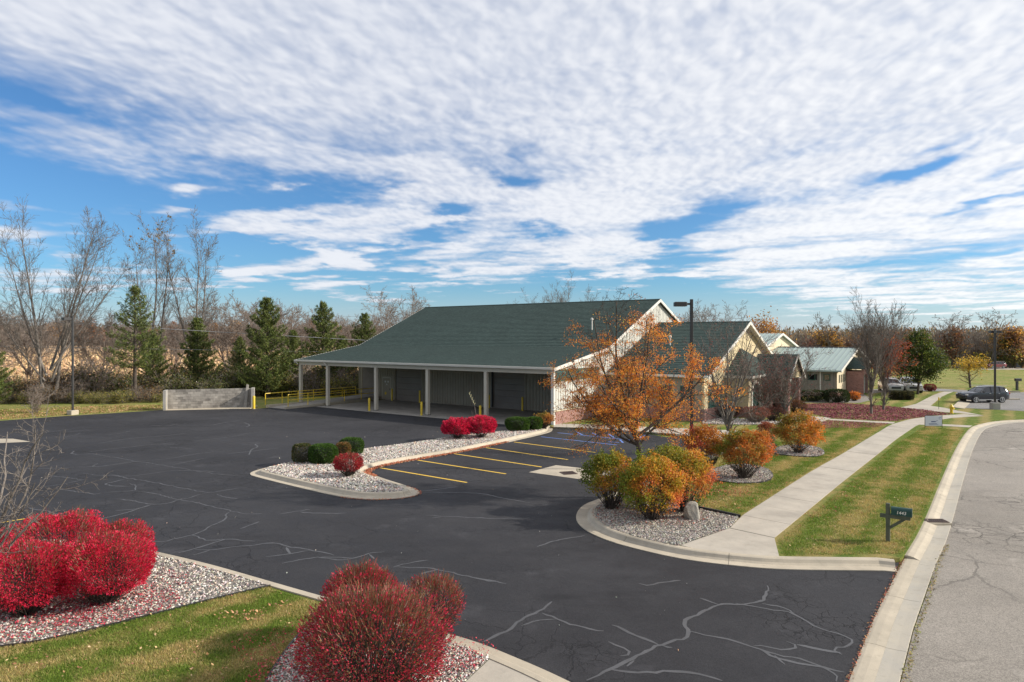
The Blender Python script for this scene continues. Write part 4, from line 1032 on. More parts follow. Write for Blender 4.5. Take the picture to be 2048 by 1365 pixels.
def bollard(loc, label, h=1.07, rad=.085):
    r = empty('bollard', loc, 0, label, 'bollard', 'yellow bollards')
    MB().lathe([(rad, -.1), (rad, h-.06), (rad*.85, h-.02), (rad*.45, h), (0.005, h+.004)], 18).build('post', M_yellow, r, smooth=True)
    MB().lathe([(rad+.02, 0), (rad+.02, .015), (rad+.001, .03)], 18).build('collar', M_block, r, smooth=True)
    return r
for (px, py), lb in zip([(738.5, 822.8), (843, 832), (960.4, 841)], ['yellow bollard at the open front of the canopy before the numbered door', 'yellow bollard at the canopy front before the second overhead door', 'yellow bollard behind the bright red shrub pair']):
    g = G(px, py, .02); bollard(g, lb)
for (px, s_), lb in zip([(784, 6.6), (839.5, 6.6), (978, 6.6), (1044.8, 6.6)], ['yellow bollard against the wall just beside the entry door', 'yellow bollard against the wall at the far jamb of the middle overhead door', 'yellow bollard against the wall between canopy post and last overhead door', 'yellow bollard at the jamb of the overhead door closest to the corner']):
    bollard(B(tpx(px, s_), s_, .02), lb, 1.15)

# block screen wall of the dumpster pad
A0, A1 = G(336, 819), G(503, 814.2); dv = (A1-A0); Lw = dv.length; an = math.atan2(dv.y, dv.x)
sw = empty('block_screen_wall', A0, an, 'grey concrete block screen wall standing behind the dumpster pad', 'wall')
rs = random.Random(4); nb, nr = 17, 8; bw, bh = Lw/nb, 1.62/nr
M_blocks = [concrete('block_%d' % i, tuple(x*k for x in (.34, .315, .28)), tuple(x*k for x in (.22, .20, .18)), .7) for i, k in enumerate((.72, .95, 1.12, 1.3))]
blk = [MB().bbox(0, bw-.014, 0, .19, 0, bh-.014, .004).build('block', m, sw) for m in M_blocks]
half = MB().bbox(0, bw/2-.014, 0, .19, 0, bh-.014, .004).build('block', M_blocks[1], sw); half.location = (0, 0, bh)
used = set()
for j in range(nr):
    for i in range(nb+(j % 2)):
        if j % 2 and i in (0, nb):
            if (j, i) == (1, 0): continue
            c = half.copy(); c.location = (0 if i == 0 else Lw-bw/2, 0, j*bh); C.objects.link(c); c.parent = sw; continue
        k = rs.choice([0, 1, 1, 2, 2, 3]); x = i*bw-(bw/2 if j % 2 else 0)
        if k not in used: used.add(k); c = blk[k]
        else: c = blk[k].copy(); C.objects.link(c); c.parent = sw
        c.location = (x, rs.uniform(-.004, .004), j*bh)
MB().box(.01, Lw-.01, .02, .17, .0, 1.60).build('mortar_core', M_block, sw)
MB().bbox(-.24, -.01, -.9, .2, 0, 1.62, .01).build('end_pier', M_block, sw); MB().bbox(Lw+.01, Lw+.26, -.9, .2, 0, 1.66, .01).build('end_pier', M_block, sw)
g = empty('leaning_board', A0+Vector((math.cos(an)*(Lw-.35), math.sin(an)*(Lw-.35), 0)), an, 'weathered grey board leaning upright against the block screen wall', 'board')
mb = MB(); mb.extr([(-.28, -.45, 0), (-.02, -.45, 0), (.12, -.05, 1.9), (-.05, -.05, 1.95)], (.02, .07, 0)); mb.build('plank', M_oldwood, g)
MB().bar((-.2, -.36, .5), (.06, -.34, .5), .05).build('cleat', M_oldwood, g)
for px, py, lb in ((331.5, 820.5, 'short yellow bollard at the outer end of the block wall'), (509, 818, 'short yellow bollard at the end of the block wall beside the leaning board')):
    p = G(px, py); bollard(Vector((p.x, p.y-.15, 0)), lb, 1.1, .11)

# loading ramp and yellow guard rails
rp = empty('loading_ramp', O0, -BA, 'concrete loading ramp with low side kerbs between two yellow guard rails', 'ramp')
MB().extr([(-26.6, -3.6, .0), (-26.6, 6.9, .42), (-26.6, 6.9, -.1), (-26.6, -3.6, -.1)], (2.3, 0, 0)).build('deck', M_apron, rp)
for x in (-26.85, -24.25): MB().box(x, x+.22, -3.7, 5.5, -.1, .2).build('side_kerb', M_conc, rp)
def rail(p0, p1, n, z, label):
    p0, p1 = Vector(p0), Vector(p1)
    r = empty('guard_rail', p0, 0, label, 'guard rail', 'yellow guard rails of the ramp'); d = p1-p0
    for i in range(n):
        q = d*(i/(n-1)); MB().bar((q.x, q.y, 0), (q.x, q.y, .97), .036, k=8).build('post', M_yellow, r)
    for zz in (.98, .52): MB().bar((0, 0, zz), (d.x, d.y, zz), .033, k=8).build('rail_bar', M_yellow, r)
rail(B(-26.75, -3.8, .2), B(-26.75, 6.2, .2), 7, 0, 'yellow pipe guard rail along the far side of the loading ramp')
rail(B(-24.15, -3.4, .2), B(-24.15, 6.6, .2), 6, 0, 'yellow pipe guard rail along the near side of the loading ramp')

# mailbox 1443
mbp = G(1776, 1083, .12)
mr = empty('mailbox', (mbp.x, mbp.y, .12), R(-33), 'dark green kerbside mailbox numbered 1443 on a weathered wooden post', 'mailbox')
MB().bbox(-.055, .055, -.055, .055, -.2, 1.10, .01).build('post', M_wood, mr)
MB().bar((-.20, -.062, .73), (.56, -.062, .73), .02, .09).build('arm', M_wood, mr)
MB().bar((-.20, .062, .73), (.56, .062, .73), .02, .09).build('arm', M_wood, mr)
MB().bar((.045, 0, .40), (.42, 0, .70), .07, .07).build('brace', M_wood, mr)
MB().box(.06, .60, -.09, .09, .776, .795).build('shelf', M_wood, mr)
mb = MB(); pr = [(-.095, 0), (.095, 0), (.095, .15)]+[(.095*math.cos(a), .15+.075*math.sin(a)) for a in [math.pi*i/8 for i in range(1, 8)]]+[(-.095, .15)]
mb.extr([(.08, y, .797+z) for y, z in pr], (.50, 0, 0)); bx_ = mb.build('box', M_mgreen, mr)
mb = MB(); pr2 = [(y*1.06, z*1.03-.003) for y, z in pr]; mb.extr([(.58, y, .797+z) for y, z in pr2], (.025, 0, 0)); mb.build('door', M_mgreen, mr)
MB().box(.34, .50, .096, .10, .93, .97).build('flag', M_rust, mr)
def text(name, body, size, mat, parent, loc, rot, depth=.002, shear=0.0):
    cu = bpy.data.curves.new(name, 'FONT'); cu.body = body; cu.size = size; cu.extrude = depth; cu.align_x = 'CENTER'; cu.align_y = 'CENTER'; cu.shear = shear
    cu.offset = size*.012
    tmp = bpy.data.objects.new('tmp', cu); C.objects.link(tmp)
    dg = bpy.context.evaluated_depsgraph_get(); me = bpy.data.meshes.new_from_object(tmp.evaluated_get(dg)); bpy.data.objects.remove(tmp)
    me.materials.clear(); me.materials.append(mat)
    o = link(name, me, parent, loc); o.rotation_euler = rot; return o
text('house_number', '1443', .125, M_white, mr, (.335, -.098, .875), (R(90), 0, 0), shear=.15)

# realtor style lawn sign
sp = G(1867, 857, .12); sr = empty('lawn_sign', (sp.x, sp.y, .12), R(-3), 'white rectangular yard sign in a thin metal frame beside the bend of the sidewalk', 'sign')
MB().box(-.52, .52, -.01, .01, .16, .80).build('panel', simple('sign_panel', (.62, .64, .68), (.58, .60, .64), 3, .5, 20, .04), sr)
for x in (-.54, .54): MB().bar((x, 0, -.1), (x, 0, .86), .022).build('frame_leg', M_dark, sr)
for z in (.84, .13): MB().bar((-.54, 0, z), (.54, 0, z), .02).build('frame_bar', M_dark, sr)
M_ink = simple('sign_print', (.05, .07, .16), (.06, .08, .2), 3, .6, 20, .05)
pt = MB(); pt.box(-.15, .12, -.0125, -.0105, .40, .46); pt.build('print', M_ink, sr)
MB().box(-.3, .22, -.0125, -.0105, .28, .31).build('print', M_ink, sr); MB().box(-.28, .3, -.0125, -.0105, .22, .24).build('print', M_ink, sr)
MB().bar((.05, -.0115, .42), (.26, -.0115, .50), .002, .025).build('print', M_ink, sr)
mb = MB(); [mb.bar((.40+.07*math.cos(a), -.0115, .66+.07*math.sin(a)), (.40+.07*math.cos(a+.45), -.0115, .66+.07*math.sin(a+.45)), .002, .018) for a in [i*.45 for i in range(12)]]; mb.build('print', M_ink, sr)

# fire hydrant, marker stake
hp = G(1903, 827, .12); hy = empty('fire_hydrant', (hp.x, hp.y, .12), .4, 'small yellow fire hydrant standing in the grass by the path bend', 'fire hydrant')
MB().lathe([(.15, 0), (.15, .05), (.105, .06), (.10, .45), (.14, .47), (.14, .51), (.12, .53), (.10, .60), (.05, .66), (.03, .70), (.0, .70)], 16).build('barrel', M_yellow, hy, smooth=True)
MB().bar((0, -.1, .38), (0, -.2, .38), .075, k=12).build('pumper_nozzle', M_yellow, hy)
for s_ in (-1, 1): MB().bar((s_*.09, 0, .40), (s_*.19, 0, .40), .05, k=10).build('hose_nozzle', M_yellow, hy)
kp = G(1877.5, 819, .12); st = empty('marker_stake', (kp.x, kp.y, .12), 0, 'thin marker stake with a yellow top in the grass before the hydrant', 'marker')
MB().bar((0, 0, -.05), (0, 0, .75), .014, k=8).build('rod', M_dark, st); MB().bbox(-.05, .05, -.02, .02, .75, .98, .01).build('tip', M_yellow, st)
fp = G(2034, 781, .12); fm = empty('mailbox', (fp.x, fp.y, .12), .1, 'plain black mailbox on a thick post at the edge of the far field', 'mailbox')
MB().bbox(-.12, .12, -.08, .08, -.1, 1.0, .01).build('post', M_dark, fm); MB().bbox(-.25, .5, -.12, .12, 1.02, 1.32, .03).build('box', M_dark, fm)

# boulder
def rocky(name, loc, rx, ry, rz_, label, mat=M_rock, seed=2, cat='boulder'):
    bm = bmesh.new(); bmesh.ops.create_icosphere(bm, subdivisions=3, radius=1); rr = random.Random(seed)
    pl = [Vector((rr.gauss(0, 1), rr.gauss(0, 1), rr.gauss(0, 1))).normalized() for _ in range(9)]; dd = [rr.uniform(.45, .78) for _ in pl]
    for v in bm.verts:
        for n_, d_ in zip(pl, dd):
            k = v.co.dot(n_)
            if k > d_: v.co -= n_*(k-d_)*.92
        v.co.x *= rx; v.co.y *= ry; v.co.z *= rz_
        v.co += Vector((rr.uniform(-.008, .008),)*3)
    me = bpy.data.meshes.new(name); bm.to_mesh(me); bm.free(); me.materials.append(mat)
    return link(name, me, None, loc, label=label, cat=cat)
g = G(1384, 1040, .12); rocky('boulder', (g.x, g.y, .26), .40, .30, .46, 'pale angular boulder resting in the gravel under the orange shrubs')

# ------------------------------------------------------------------ vehicles
def car(loc, rz, label, paint, scale=1.0, group=None, name='parked_car'):
    r = empty(name, loc, rz, label, 'car', group); r.scale = (scale,)*3
    # side outline sections: x, z_bottom, z_belt, z_top, half width at belt, half width at top
    S = [(-2.30, .42, .70, .74, .62, .55), (-2.24, .32, .84, .90, .80, .70), (-2.0, .28, .96, 1.02, .88, .76), (-1.35, .26, 1.02, 1.08, .91, .78), (-.95, .25, 1.04, 1.10, .92, .78), (-.92, .25, 1.04, 1.12, .92, .74),
         (-.35, .25, 1.05, 1.50, .925, .66), (.0, .25, 1.06, 1.62, .925, .64), (.6, .25, 1.07, 1.66, .925, .64), (1.3, .26, 1.09, 1.64, .925, .63), (1.85, .30, 1.12, 1.58, .91, .60), (2.18, .36, 1.12, 1.30, .86, .62), (2.30, .45, 1.02, 1.06, .80, .62), (2.33, .50, .80, .84, .74, .60)]
    body = MB(); V = []
    for x, zb, zl, zt, wb, wt in S:
        zt_ = min(zt, zl+.06)
        V.append([(x, -wb*.90, zb), (x, -wb, zb+.14), (x, -wb*1.01, (zb+zl)/2), (x, -wb*.985, zl-.04), (x, -wb*.94, zl), (x, 0, zl+.055), (x, wb*.94, zl), (x, wb*.985, zl-.04), (x, wb*1.01, (zb+zl)/2), (x, wb, zb+.14), (x, wb*.90, zb)])
    k = 11; vs = [p for ring in V for p in ring]
    fs = [(i*k+j, i*k+(j+1) % k, (i+1)*k+(j+1) % k, (i+1)*k+j) for i in range(len(S)-1) for j in range(k)]
    fs += [tuple(range(k)), tuple((len(S)-1)*k+j for j in range(k-1, -1, -1))]
    body.add(vs, fs); bo = body.build('body', paint, r, smooth=True)
    gh = [s for s in S if -1.0 < s[0] < 2.2]; gl = MB(); vs = []
    for x, zb, zl, zt, wb, wt in gh: vs += [(x, -wb*.935, zl-.02), (x, -wt, zt-.03), (x, 0, zt), (x, wt, zt-.03), (x, wb*.935, zl-.02)]
    k = 5; n = len(gh); fs = [(i*k+j, i*k+j+1, (i+1)*k+j+1, (i+1)*k+j) for i in range(n-1) for j in range(k-1)]; fs += [tuple(range(k)), tuple((n-1)*k+j for j in range(k-1, -1, -1))]
    gl.add(vs, fs); gl.build('windows', M_dglass, r, smooth=True)
    rf = MB(); rg = [s for s in S if -.4 < s[0] < 1.9]; vs = []
    for x, zb, zl, zt, wb, wt in rg: vs += [(x, -wt-.02, zt-.06), (x, -wt*.9, zt+.005), (x, 0, zt+.03), (x, wt*.9, zt+.005), (x, wt+.02, zt-.06)]
    n = len(rg); fs = [(i*k+j, i*k+j+1, (i+1)*k+j+1, (i+1)*k+j) for i in range(n-1) for j in range(k-1)]
    rf.add(vs, fs); rf.build('roof', paint, r, smooth=True)
    for sy in (-1, 1):
        for xa, za, xb, zb in ((-.9, 1.06, -.32, 1.5), (.30, 1.07, .34, 1.64), (1.25, 1.09, 1.30, 1.62), (2.15, 1.12, 1.83, 1.56)):
            ya = .925*.945; yb = .655
            MB().bar((xa, sy*ya, za), (xb, sy*yb, zb), .06, .05).build('pillar', paint, r)
        MB().box(-.75, 2.1, sy*.64-.02, sy*.64+.02, 1.66, 1.70).build('roof_rail', M_lens, r)
        MB().bbox(-.72, -.52, sy*1.0-.08, sy*1.0+.08, 1.05, 1.2, .03).build('mirror', paint, r)
        MB().box(-1.1, 1.6, min(sy*.925, sy*.945), max(sy*.925, sy*.945), .30, .36).build('sill_trim', M_lens, r)
        for x in (.02, .98): MB().box(x, x+.16, min(sy*.935, sy*.955), max(sy*.935, sy*.955), .92, .95).build('door_handle', M_lens, r)
        for x in (-1.42, 1.38):
            w_ = MB(); y0_, y1_ = (sy*.70, sy*.955)
            w_.add([(x+q*math.cos(2*math.pi*i/24), y, .34+q*math.sin(2*math.pi*i/24)) for (q, y) in ((.34, y0_), (.345, y1_), (.25, y1_+.001*sy), (.0001, y1_+.001*sy)) for i in range(24)],
                   [(j*24+i, j*24+(i+1) % 24, (j+1)*24+(i+1) % 24, (j+1)*24+i) for j in range(3) for i in range(24)])
            wh = w_.build('wheel', M_black, r, smooth=True)
            rm = MB(); y = y1_+.012*sy
            for q in range(5):
                a = 2*math.pi*q/5; rm.bar((x, y, .34), (x+.22*math.cos(a), y, .34+.22*math.sin(a)), .07, .015)
            rm.add([(x+q*math.cos(2*math.pi*i/20), y, .34+q*math.sin(2*math.pi*i/20)) for q in (.25, .205) for i in range(20)], [(i, (i+1) % 20, 20+(i+1) % 20, 20+i) for i in range(20)])
            rm.build('rim', M_lens, wh)
            ac = MB(); y = sy*.932
            ac.add([(x+q*math.cos(math.pi*i/12), y+(0 if q > .38 else -.0*sy), .34+q*math.sin(math.pi*i/12)) for q in (.43, .345) for i in range(13)], [(i, i+1, 14+i, 13+i) for i in range(12)])
            ac.build('wheel_arch', M_black, r)
        MB().bbox(-2.27, -1.98, min(sy*.52, sy*.83), max(sy*.52, sy*.83), .74, .88, .03).build('headlight', M_lens, r)
        MB().bbox(2.16, 2.335, min(sy*.56, sy*.85), max(sy*.56, sy*.85), .86, 1.04, .03).build('tail_light', simple('tail_red', (.35, .01, .01)) if 'tail_red' not in MATS else MATS['tail_red'], r)
    MB().bbox(-2.335, -2.26, -.5, .5, .50, .72, .02).build('grille', M_black, r)
    MB().bbox(2.30, 2.36, -.7, .7, .38, .54, .02).build('rear_bumper', M_black, r)
    return r
def paint(name, c):
    m, t = newmat(name); finish(t, t.mix(t.noise(co(t), 2, 2), tuple(x*.9 for x in c), c), .22, spec=.5, coat=.8); return m
pk, pw_, pr_ = paint('dark_blue_paint', (.010, .013, .024)), paint('silver_paint', (.50, .50, .50)), paint('maroon_paint', (.20, .03, .035))
def car_at(pxc, pyb, scale, rz, lb, pt, z=.131, **k):
    g = G(pxc, pyb, z); return car((g.x, g.y, z), rz, lb, pt, scale, **k)
car_at(1964.5, 804.5, .885, R(4), 'dark blue crossover car parked in the neighbouring lot beside the lamp post', pk)
car_at(1819, 784, .93, R(72), 'silver car facing the camera behind the green leaved tree', pw_)
car_at(1781, 783.5, .9, R(76), 'pale car mostly hidden behind the two bare trees', pw_)
car_at(1990, 737.5, .8, R(8), 'small maroon vehicle far off at the foot of the woods', pr_)

# utility pole, overhead wires, far house
up = G(1894.5, 734, 0); u_ = empty('utility_pole', up, 0, 'pale wooden utility pole standing alone before the far woods', 'utility pole')
MB().bar((0, 0, -.5), (0, 0, 7.4), .17, k=10, r1=.12).build('pole', M_barkw, u_); MB().bbox(-.2, .2, -.25, .1, 6.7, 7.1, .05).build('transformer', M_fascia, u_)
M_wire = simple('wire', (.30, .30, .31), (.26, .26, .27))
def wire(a, b, sag, label, rad=.022, group='overhead wires before the pines'):
    a, b = Vector(a), Vector(b); n = 28; P_ = []
    for i in range(n+1):
        f = i/n; p = a.lerp(b, f); p.z -= sag*4*f*(1-f); P_.append(p)
    mb = MB()
    for p, q in zip(P_, P_[1:]): mb.bar(p, q, rad, k=5)
    return mb.build('overhead_wire', M_wire, None, label=label, cat='wire', group=group)
wire(P3(-500, 604, 57), P3(900, 690, 76), .15, 'thick overhead wire crossing in front of the tall pines', .028)
wire(P3(-500, 682, 58), P3(900, 707, 76), .1, 'lower thin overhead wire crossing in front of the pine trunks', .016)
wire(P3(-500, 596, 80), P3(760, 634, 80), .3, 'upper thin overhead wire passing the crowns of the pines', .014)
hs = empty('far_house', P3(2062, 738, 135)*1.0, R(-25), 'grey gabled house at the edge of the woods in the far distance', 'house'); hs.location.z = 0
MB().box(-4, 4, -3, 3, 0, 3.0).build('wall', simple('slate_siding', (.22, .24, .28), (.2, .22, .26)), hs)
mb = MB(); mb.extr([(-4.4, -3.4, 2.9), (-4.4, 3.4, 2.9), (-4.4, 0, 5.6)], (8.8, 0, 0)); mb.build('roof', simple('slate_roof', (.20, .22, .26), (.17, .19, .22)), hs)
for x in (-2.6, -.4, 1.8): MB().box(x, x+.8, -3.03, -3.002, 1.2, 2.2).build('window', M_dglass, hs)

# ------------------------------------------------------------------ plants
def tubes(P0, P1, R0, R1, k):
    P0, P1 = np.asarray(P0, np.float32), np.asarray(P1, np.float32); n = len(P0)
    d = P1-P0; d /= np.maximum(np.linalg.norm(d, axis=1, keepdims=True), 1e-6)
    ref = np.where(np.abs(d[:, 2:3]) > .9, np.array([[1., 0, 0]]), np.array([[0, 0, 1.]])).astype(np.float32)
    a = np.cross(d, ref); a /= np.maximum(np.linalg.norm(a, axis=1, keepdims=True), 1e-6); b = np.cross(d, a)
    an = np.arange(k)*2*np.pi/k; ca, sa = np.cos(an), np.sin(an)
    o = a[:, None, :]*ca[None, :, None]+b[:, None, :]*sa[None, :, None]
    r0 = P0[:, None, :]+o*np.asarray(R0)[:, None, None]; r1 = P1[:, None, :]+o*np.asarray(R1)[:, None, None]
    V = np.concatenate([r0, r1], 1).reshape(-1, 3)
    i = np.arange(k); j = (i+1) % k
    f = np.stack([i, j, k+j, k+i], 1)[None]+(np.arange(n)*2*k)[:, None, None]
    return V, f.reshape(-1, 4)
def join(parts):
    V, Fq, off = [], [], 0
    for v, f in parts: V.append(v); Fq.append(f+off); off += len(v)
    return np.concatenate(V), Fq
def rdir(rs, n):
    v = rs.randn(n, 3); return v/np.linalg.norm(v, axis=1, keepdims=True)
def leafquads(Cn, size, rs, up=0.0, aspect=.55, align=None):
    """folded leaf: rhombus of two triangles sharing a midrib; 4 verts per leaf"""
    n = len(Cn); d = rdir(rs, n) if align is None else align+rdir(rs, n)*.45
    d /= np.linalg.norm(d, axis=1, keepdims=True)
    nn = rdir(rs, n); nn[:, 2] += up; s = np.cross(d, nn); s /= np.maximum(np.linalg.norm(s, axis=1, keepdims=True), 1e-6)
    sz = (size*(.6+.8*rs.rand(n)))[:, None] if np.ndim(size) == 0 else size[:, None]
    m = Cn; V = np.stack([m-d*sz*.5, m+s*sz*.5*aspect, m+d*sz*.5, m-s*sz*.5*aspect], 1).reshape(-1, 3)
    b = np.arange(n)*4; return V, np.stack([b, b+1, b+2, b+3], 1)
def grow(rg, p, d, L, r, spec, lvl, out, tips):
    """one branch and, recursively, what grows from it. spec[lvl] = dict(n, wander, trop, kids, ang, lr, start, rr)"""
    sp = spec[lvl]; n = sp['n']; step = L/n; p = p.copy(); d = d.normalized(); last = lvl == len(spec)-1
    r0 = r; kids = sp.get('kids', 0); st = sp.get('start', .3); tp = sp.get('taper', .25); roll = rg.uniform(0, 6.28)
    for i in range(n):
        d = (d+Vector((rg.gauss(0, 1), rg.gauss(0, 1), rg.gauss(0, 1)))*sp['wander']+Vector((0, 0, 1))*sp['trop']).normalized()
        q = p+d*step; f1 = (i+1)/n; r1 = r*(1-f1*(1-tp))
        out[min(lvl, 3)].append((p, q, r0, r1)); 
        if last or lvl == len(spec)-2: tips.append((q, d, lvl))
        if not last and f1 > st:
            m = kids/(n*(1-st)); m = int(m)+(1 if rg.random() < m-int(m) else 0)
            for _ in range(m):
                roll += 2.4+rg.uniform(-.5, .5); a = R(rg.uniform(*sp['ang'])); x = d.orthogonal().normalized(); y = d.cross(x)
                cd = d*math.cos(a)+(x*math.cos(roll)+y*math.sin(roll))*math.sin(a)
                fl = sp.get('fall', .45); cl = L*sp['lr']*(1-fl*f1)*rg.uniform(.75, 1.2)
                grow(rg, p.lerp(q, rg.random()), cd, cl, max(r1*sp.get('rr', .6), sp.get('rmin', .006)), spec, lvl+1, out, tips)
        p, r0 = q, r1
    return p, d
def segmesh(name, out, lv, mat, ks=(9, 6, 4, 3), rmin=0.0):
    ps = []
    for l in lv:
        if not out[l]: continue
        a = out[l]; ps.append(tubes([tuple(s[0]) for s in a], [tuple(s[1]) for s in a], np.maximum([s[2] for s in a], rmin), np.maximum([s[3] for s in a], rmin), ks[l]))
    if not ps: return None
    V, Fq = join(ps); return np_mesh(name, V, Fq, mat, smooth=True)
def pick(rs, n, pal, wts=None, jit=.18):
    pal = np.array(pal); w_ = np.array(wts if wts else [1]*len(pal), float); w_ /= w_.sum()
    c = pal[rs.choice(len(pal), n, p=w_)]; return np.clip(c*(1+jit*rs.randn(n, 1))*(1+.06*rs.randn(n, 3)), .003, .9)
def tree(name, loc, label, cat='tree', group=None, seed=1, stems=None, spec=None, bark=None, rmin=.008, leaves=None, rz=0.0):
    """stems: [(offset, direction, length, radius)]; leaves(tips, rs) -> (V, F, colours)"""
    rg = random.Random(seed); out = [[], [], [], []]; tips = []
    for o, d, L, r in stems: grow(rg, Vector(o), Vector(d), L, r, spec, 0, out, tips)
    root = empty(name, loc, rz, label, cat, group)
    a = segmesh('trunk', out, (0, 1), bark, rmin=rmin); link('trunk', a, root)
    bt = segmesh('twigs', out, (2, 3), bark, rmin=rmin)
    if bt: cr_ = link('crown', bt, root)
    if leaves:
        rs_ = np.random.RandomState(seed); V, Fq, cl = leaves(tips, rs_)
        link('leaves', np_mesh('leaves', V, [Fq], M_leaf, cols=cl), cr_ if bt else root)
    return root

def leaf_cloud(tips, rs, n, spread, size, pal, wts=None, lastonly=True, aspect=.5, flat=.0, jit=.18, keep=None, up=0.0):
    T = np.array([tuple(t[0]) for t in tips]); 
    if keep is not None: T = T[keep(T, rs)]
    if len(T) == 0: T = np.array([[0, 0, 1.]])
    c = T[rs.randint(0, len(T), n)]+rs.randn(n, 3)*spread*np.array([1, 1, 1-flat])
    V, Fq = leafquads(c, size, rs, up=up, aspect=aspect); return V, Fq, np.repeat(pick(rs, n, pal, wts, jit), 4, 0)

# --- orange honey locust in the frontage bed
ORA = [(.88, .29, .045), (.92, .37, .05), (.82, .21, .04), (.92, .48, .08), (.58, .19, .05)]
g = G(1277, 990, .12)
spec = [dict(n=5, wander=.03, trop=.02, kids=0, ang=(40, 60), lr=.8, start=.9, taper=.8),
        ]
def locust():
    rg = random.Random(21); out = [[], [], [], []]; tips = []
    # trunk leans slightly towards its fork
    k = 1/ F*26.0
    base = Vector((0, 0, -.1)); fork = Vector((-.12, .0, 2.05))
    pts = [base, Vector((.02, .02, .8)), Vector((-.04, 0, 1.5)), fork]
    for a, b, r0, r1 in zip(pts, pts[1:], (.14, .115, .105), (.115, .105, .10)): out[0].append((a, b, r0, r1))
    sp = [dict(n=9, wander=.10, trop=.03, kids=9, ang=(30, 65), lr=.55, start=.15, taper=.28, rr=.5, fall=.5),
          dict(n=6, wander=.14, trop=.01, kids=7, ang=(28, 65), lr=.46, start=.15, taper=.3, rr=.55, fall=.4),
          dict(n=4, wander=.20, trop=-.01, kids=5, ang=(30, 65), lr=.5, start=.1, taper=.4, rr=.6, rmin=.004),
          dict(n=3, wander=.25, trop=-.03, taper=.5)]
    limbs = [((-1.0, -.2, .62), 4.0, .060), ((-.9, .5, 1.0), 4.0, .055), ((-.36, .1, 1.15), 4.7, .07), ((.05, -.4, 1.1), 3.7, .06), ((.60, .4, 1.0), 4.0, .062), ((1.0, -.1, .62), 4.3, .065),
             ((.95, .6, .5), 3.7, .05), ((-.75, -.8, .40), 3.2, .05), ((0, .9, .8), 3.4, .05), ((-1.05, .1, .22), 3.5, .048), ((-.70, .3, .95), 4.6, .06)]
    for d, L, r in limbs:
        st = fork+Vector((0, 0, rg.uniform(-.5, .35))); n0 = len(tips)
        grow(rg, st, Vector(d), L, r, sp, 0, [out[0], out[1], out[2], out[3]] if False else out, tips)
    root = empty('honey_locust_tree', (g.x+.05, g.y, .12), 0, 'spreading tree with thin orange leaves and dark forked trunk among the orange shrubs', 'tree')
    root.scale = (.88, .90, 1.12)
    link('trunk', segmesh('trunk', out, (0, 1), M_barkd, rmin=.006), root)
    cr_ = link('crown', segmesh('twigs', out, (2, 3), M_barkd, rmin=.0045), root)
    rs_ = np.random.RandomState(5); T = np.array([tuple(t[0]) for t in tips]); D_ = np.array([tuple(t[1]) for t in tips])
    # drop leaves from the bare upper left; cluster the rest
    cl = np.array([gnoise(T[:, 0:1]*.9+T[:, 1:2]*.7, T[:, 2:3]*1.1+3.3, 77)[:, 0]])[0]
    p = .55+cl*1.1; p[(T[:, 0] < -.3) & (T[:, 2] > 5.2)] -= .55; p[T[:, 2] > 6.1] -= .4; p[T[:, 0] < -2.6] += .1; p[(T[:, 2] < 4.6)] += .1; p += .16*(T[:, 0] > .8)
    keep = rs_.rand(len(T)) < p; T, D_ = T[keep], D_[keep]; n = 36000
    ii = rs_.randint(0, len(T), n); cc = T[ii]+rs_.randn(n, 3)*np.array([.12, .12, .035])+np.array([0, 0, -.03])
    V, Fq = leafquads(cc, .062, rs_, up=.8, aspect=.42)
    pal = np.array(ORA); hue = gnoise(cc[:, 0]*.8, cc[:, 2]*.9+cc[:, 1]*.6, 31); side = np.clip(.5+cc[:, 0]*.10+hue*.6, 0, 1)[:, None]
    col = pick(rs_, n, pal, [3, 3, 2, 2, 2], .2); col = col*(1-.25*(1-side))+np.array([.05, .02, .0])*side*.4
    pk_ = rs_.rand(n) < np.clip((cc[:, 2]-5.2)*.35, 0, .6); col[pk_] = pick(rs_, pk_.sum(), [(.34, .17, .12), (.28, .14, .10)])
    link('leaves', np_mesh('leaves', V, [Fq], M_leaf, cols=np.repeat(col, 4, 0)), cr_)
locust()

# --- small bare crab apples with a few dried red leaves
SP_crab = [dict(n=6, wander=.07, trop=.06, kids=6, ang=(25, 50), lr=.60, start=.15, taper=.25, rr=.55),
           dict(n=5, wander=.12, trop=.06, kids=5, ang=(25, 55), lr=.55, start=.15, taper=.3, rr=.55),
           dict(n=4, wander=.16, trop=.05, kids=4, ang=(25, 60), lr=.5, start=.1, taper=.4, rr=.6, rmin=.004), dict(n=3, wander=.2, trop=.03, taper=.5)]
RED = [(.30, .05, .06), (.22, .05, .05), (.36, .08, .06), (.16, .05, .05)]
def crab_stems(L, sc=1.0, spread=.45, nst=6, seed=0, r=.05, z0=.75):
    rg = random.Random(seed); S = []
    for i in range(nst):
        a = 2*math.pi*i/nst+rg.uniform(-.4, .4); s_ = spread*rg.uniform(.5, 1.2)
        S.append(((0, 0, z0*rg.uniform(.8, 1.1)), (s_*math.cos(a), s_*math.sin(a), 1), L*rg.uniform(.8, 1.05), r*rg.uniform(.7, 1)))
    S.append(((0, 0, -.1), (.0, .0, 1), z0+.45, r*1.7))
    return S
g = G(1455, 905, .12)
tree('crab_apple_tree', (g.x, g.y, .12), 'nearly bare upright tree with grey forked trunk between the orange shrubs and the brick entrance', seed=41, stems=crab_stems(5.3, 1, .38, 6, 3, .07, 1.2), spec=SP_crab, bark=M_bark, rmin=.007,
     leaves=lambda t, rs: leaf_cloud(t, rs, 700, .06, .06, RED), group='crab apple trees at the entrance')
g = G(1570, 842, .12)
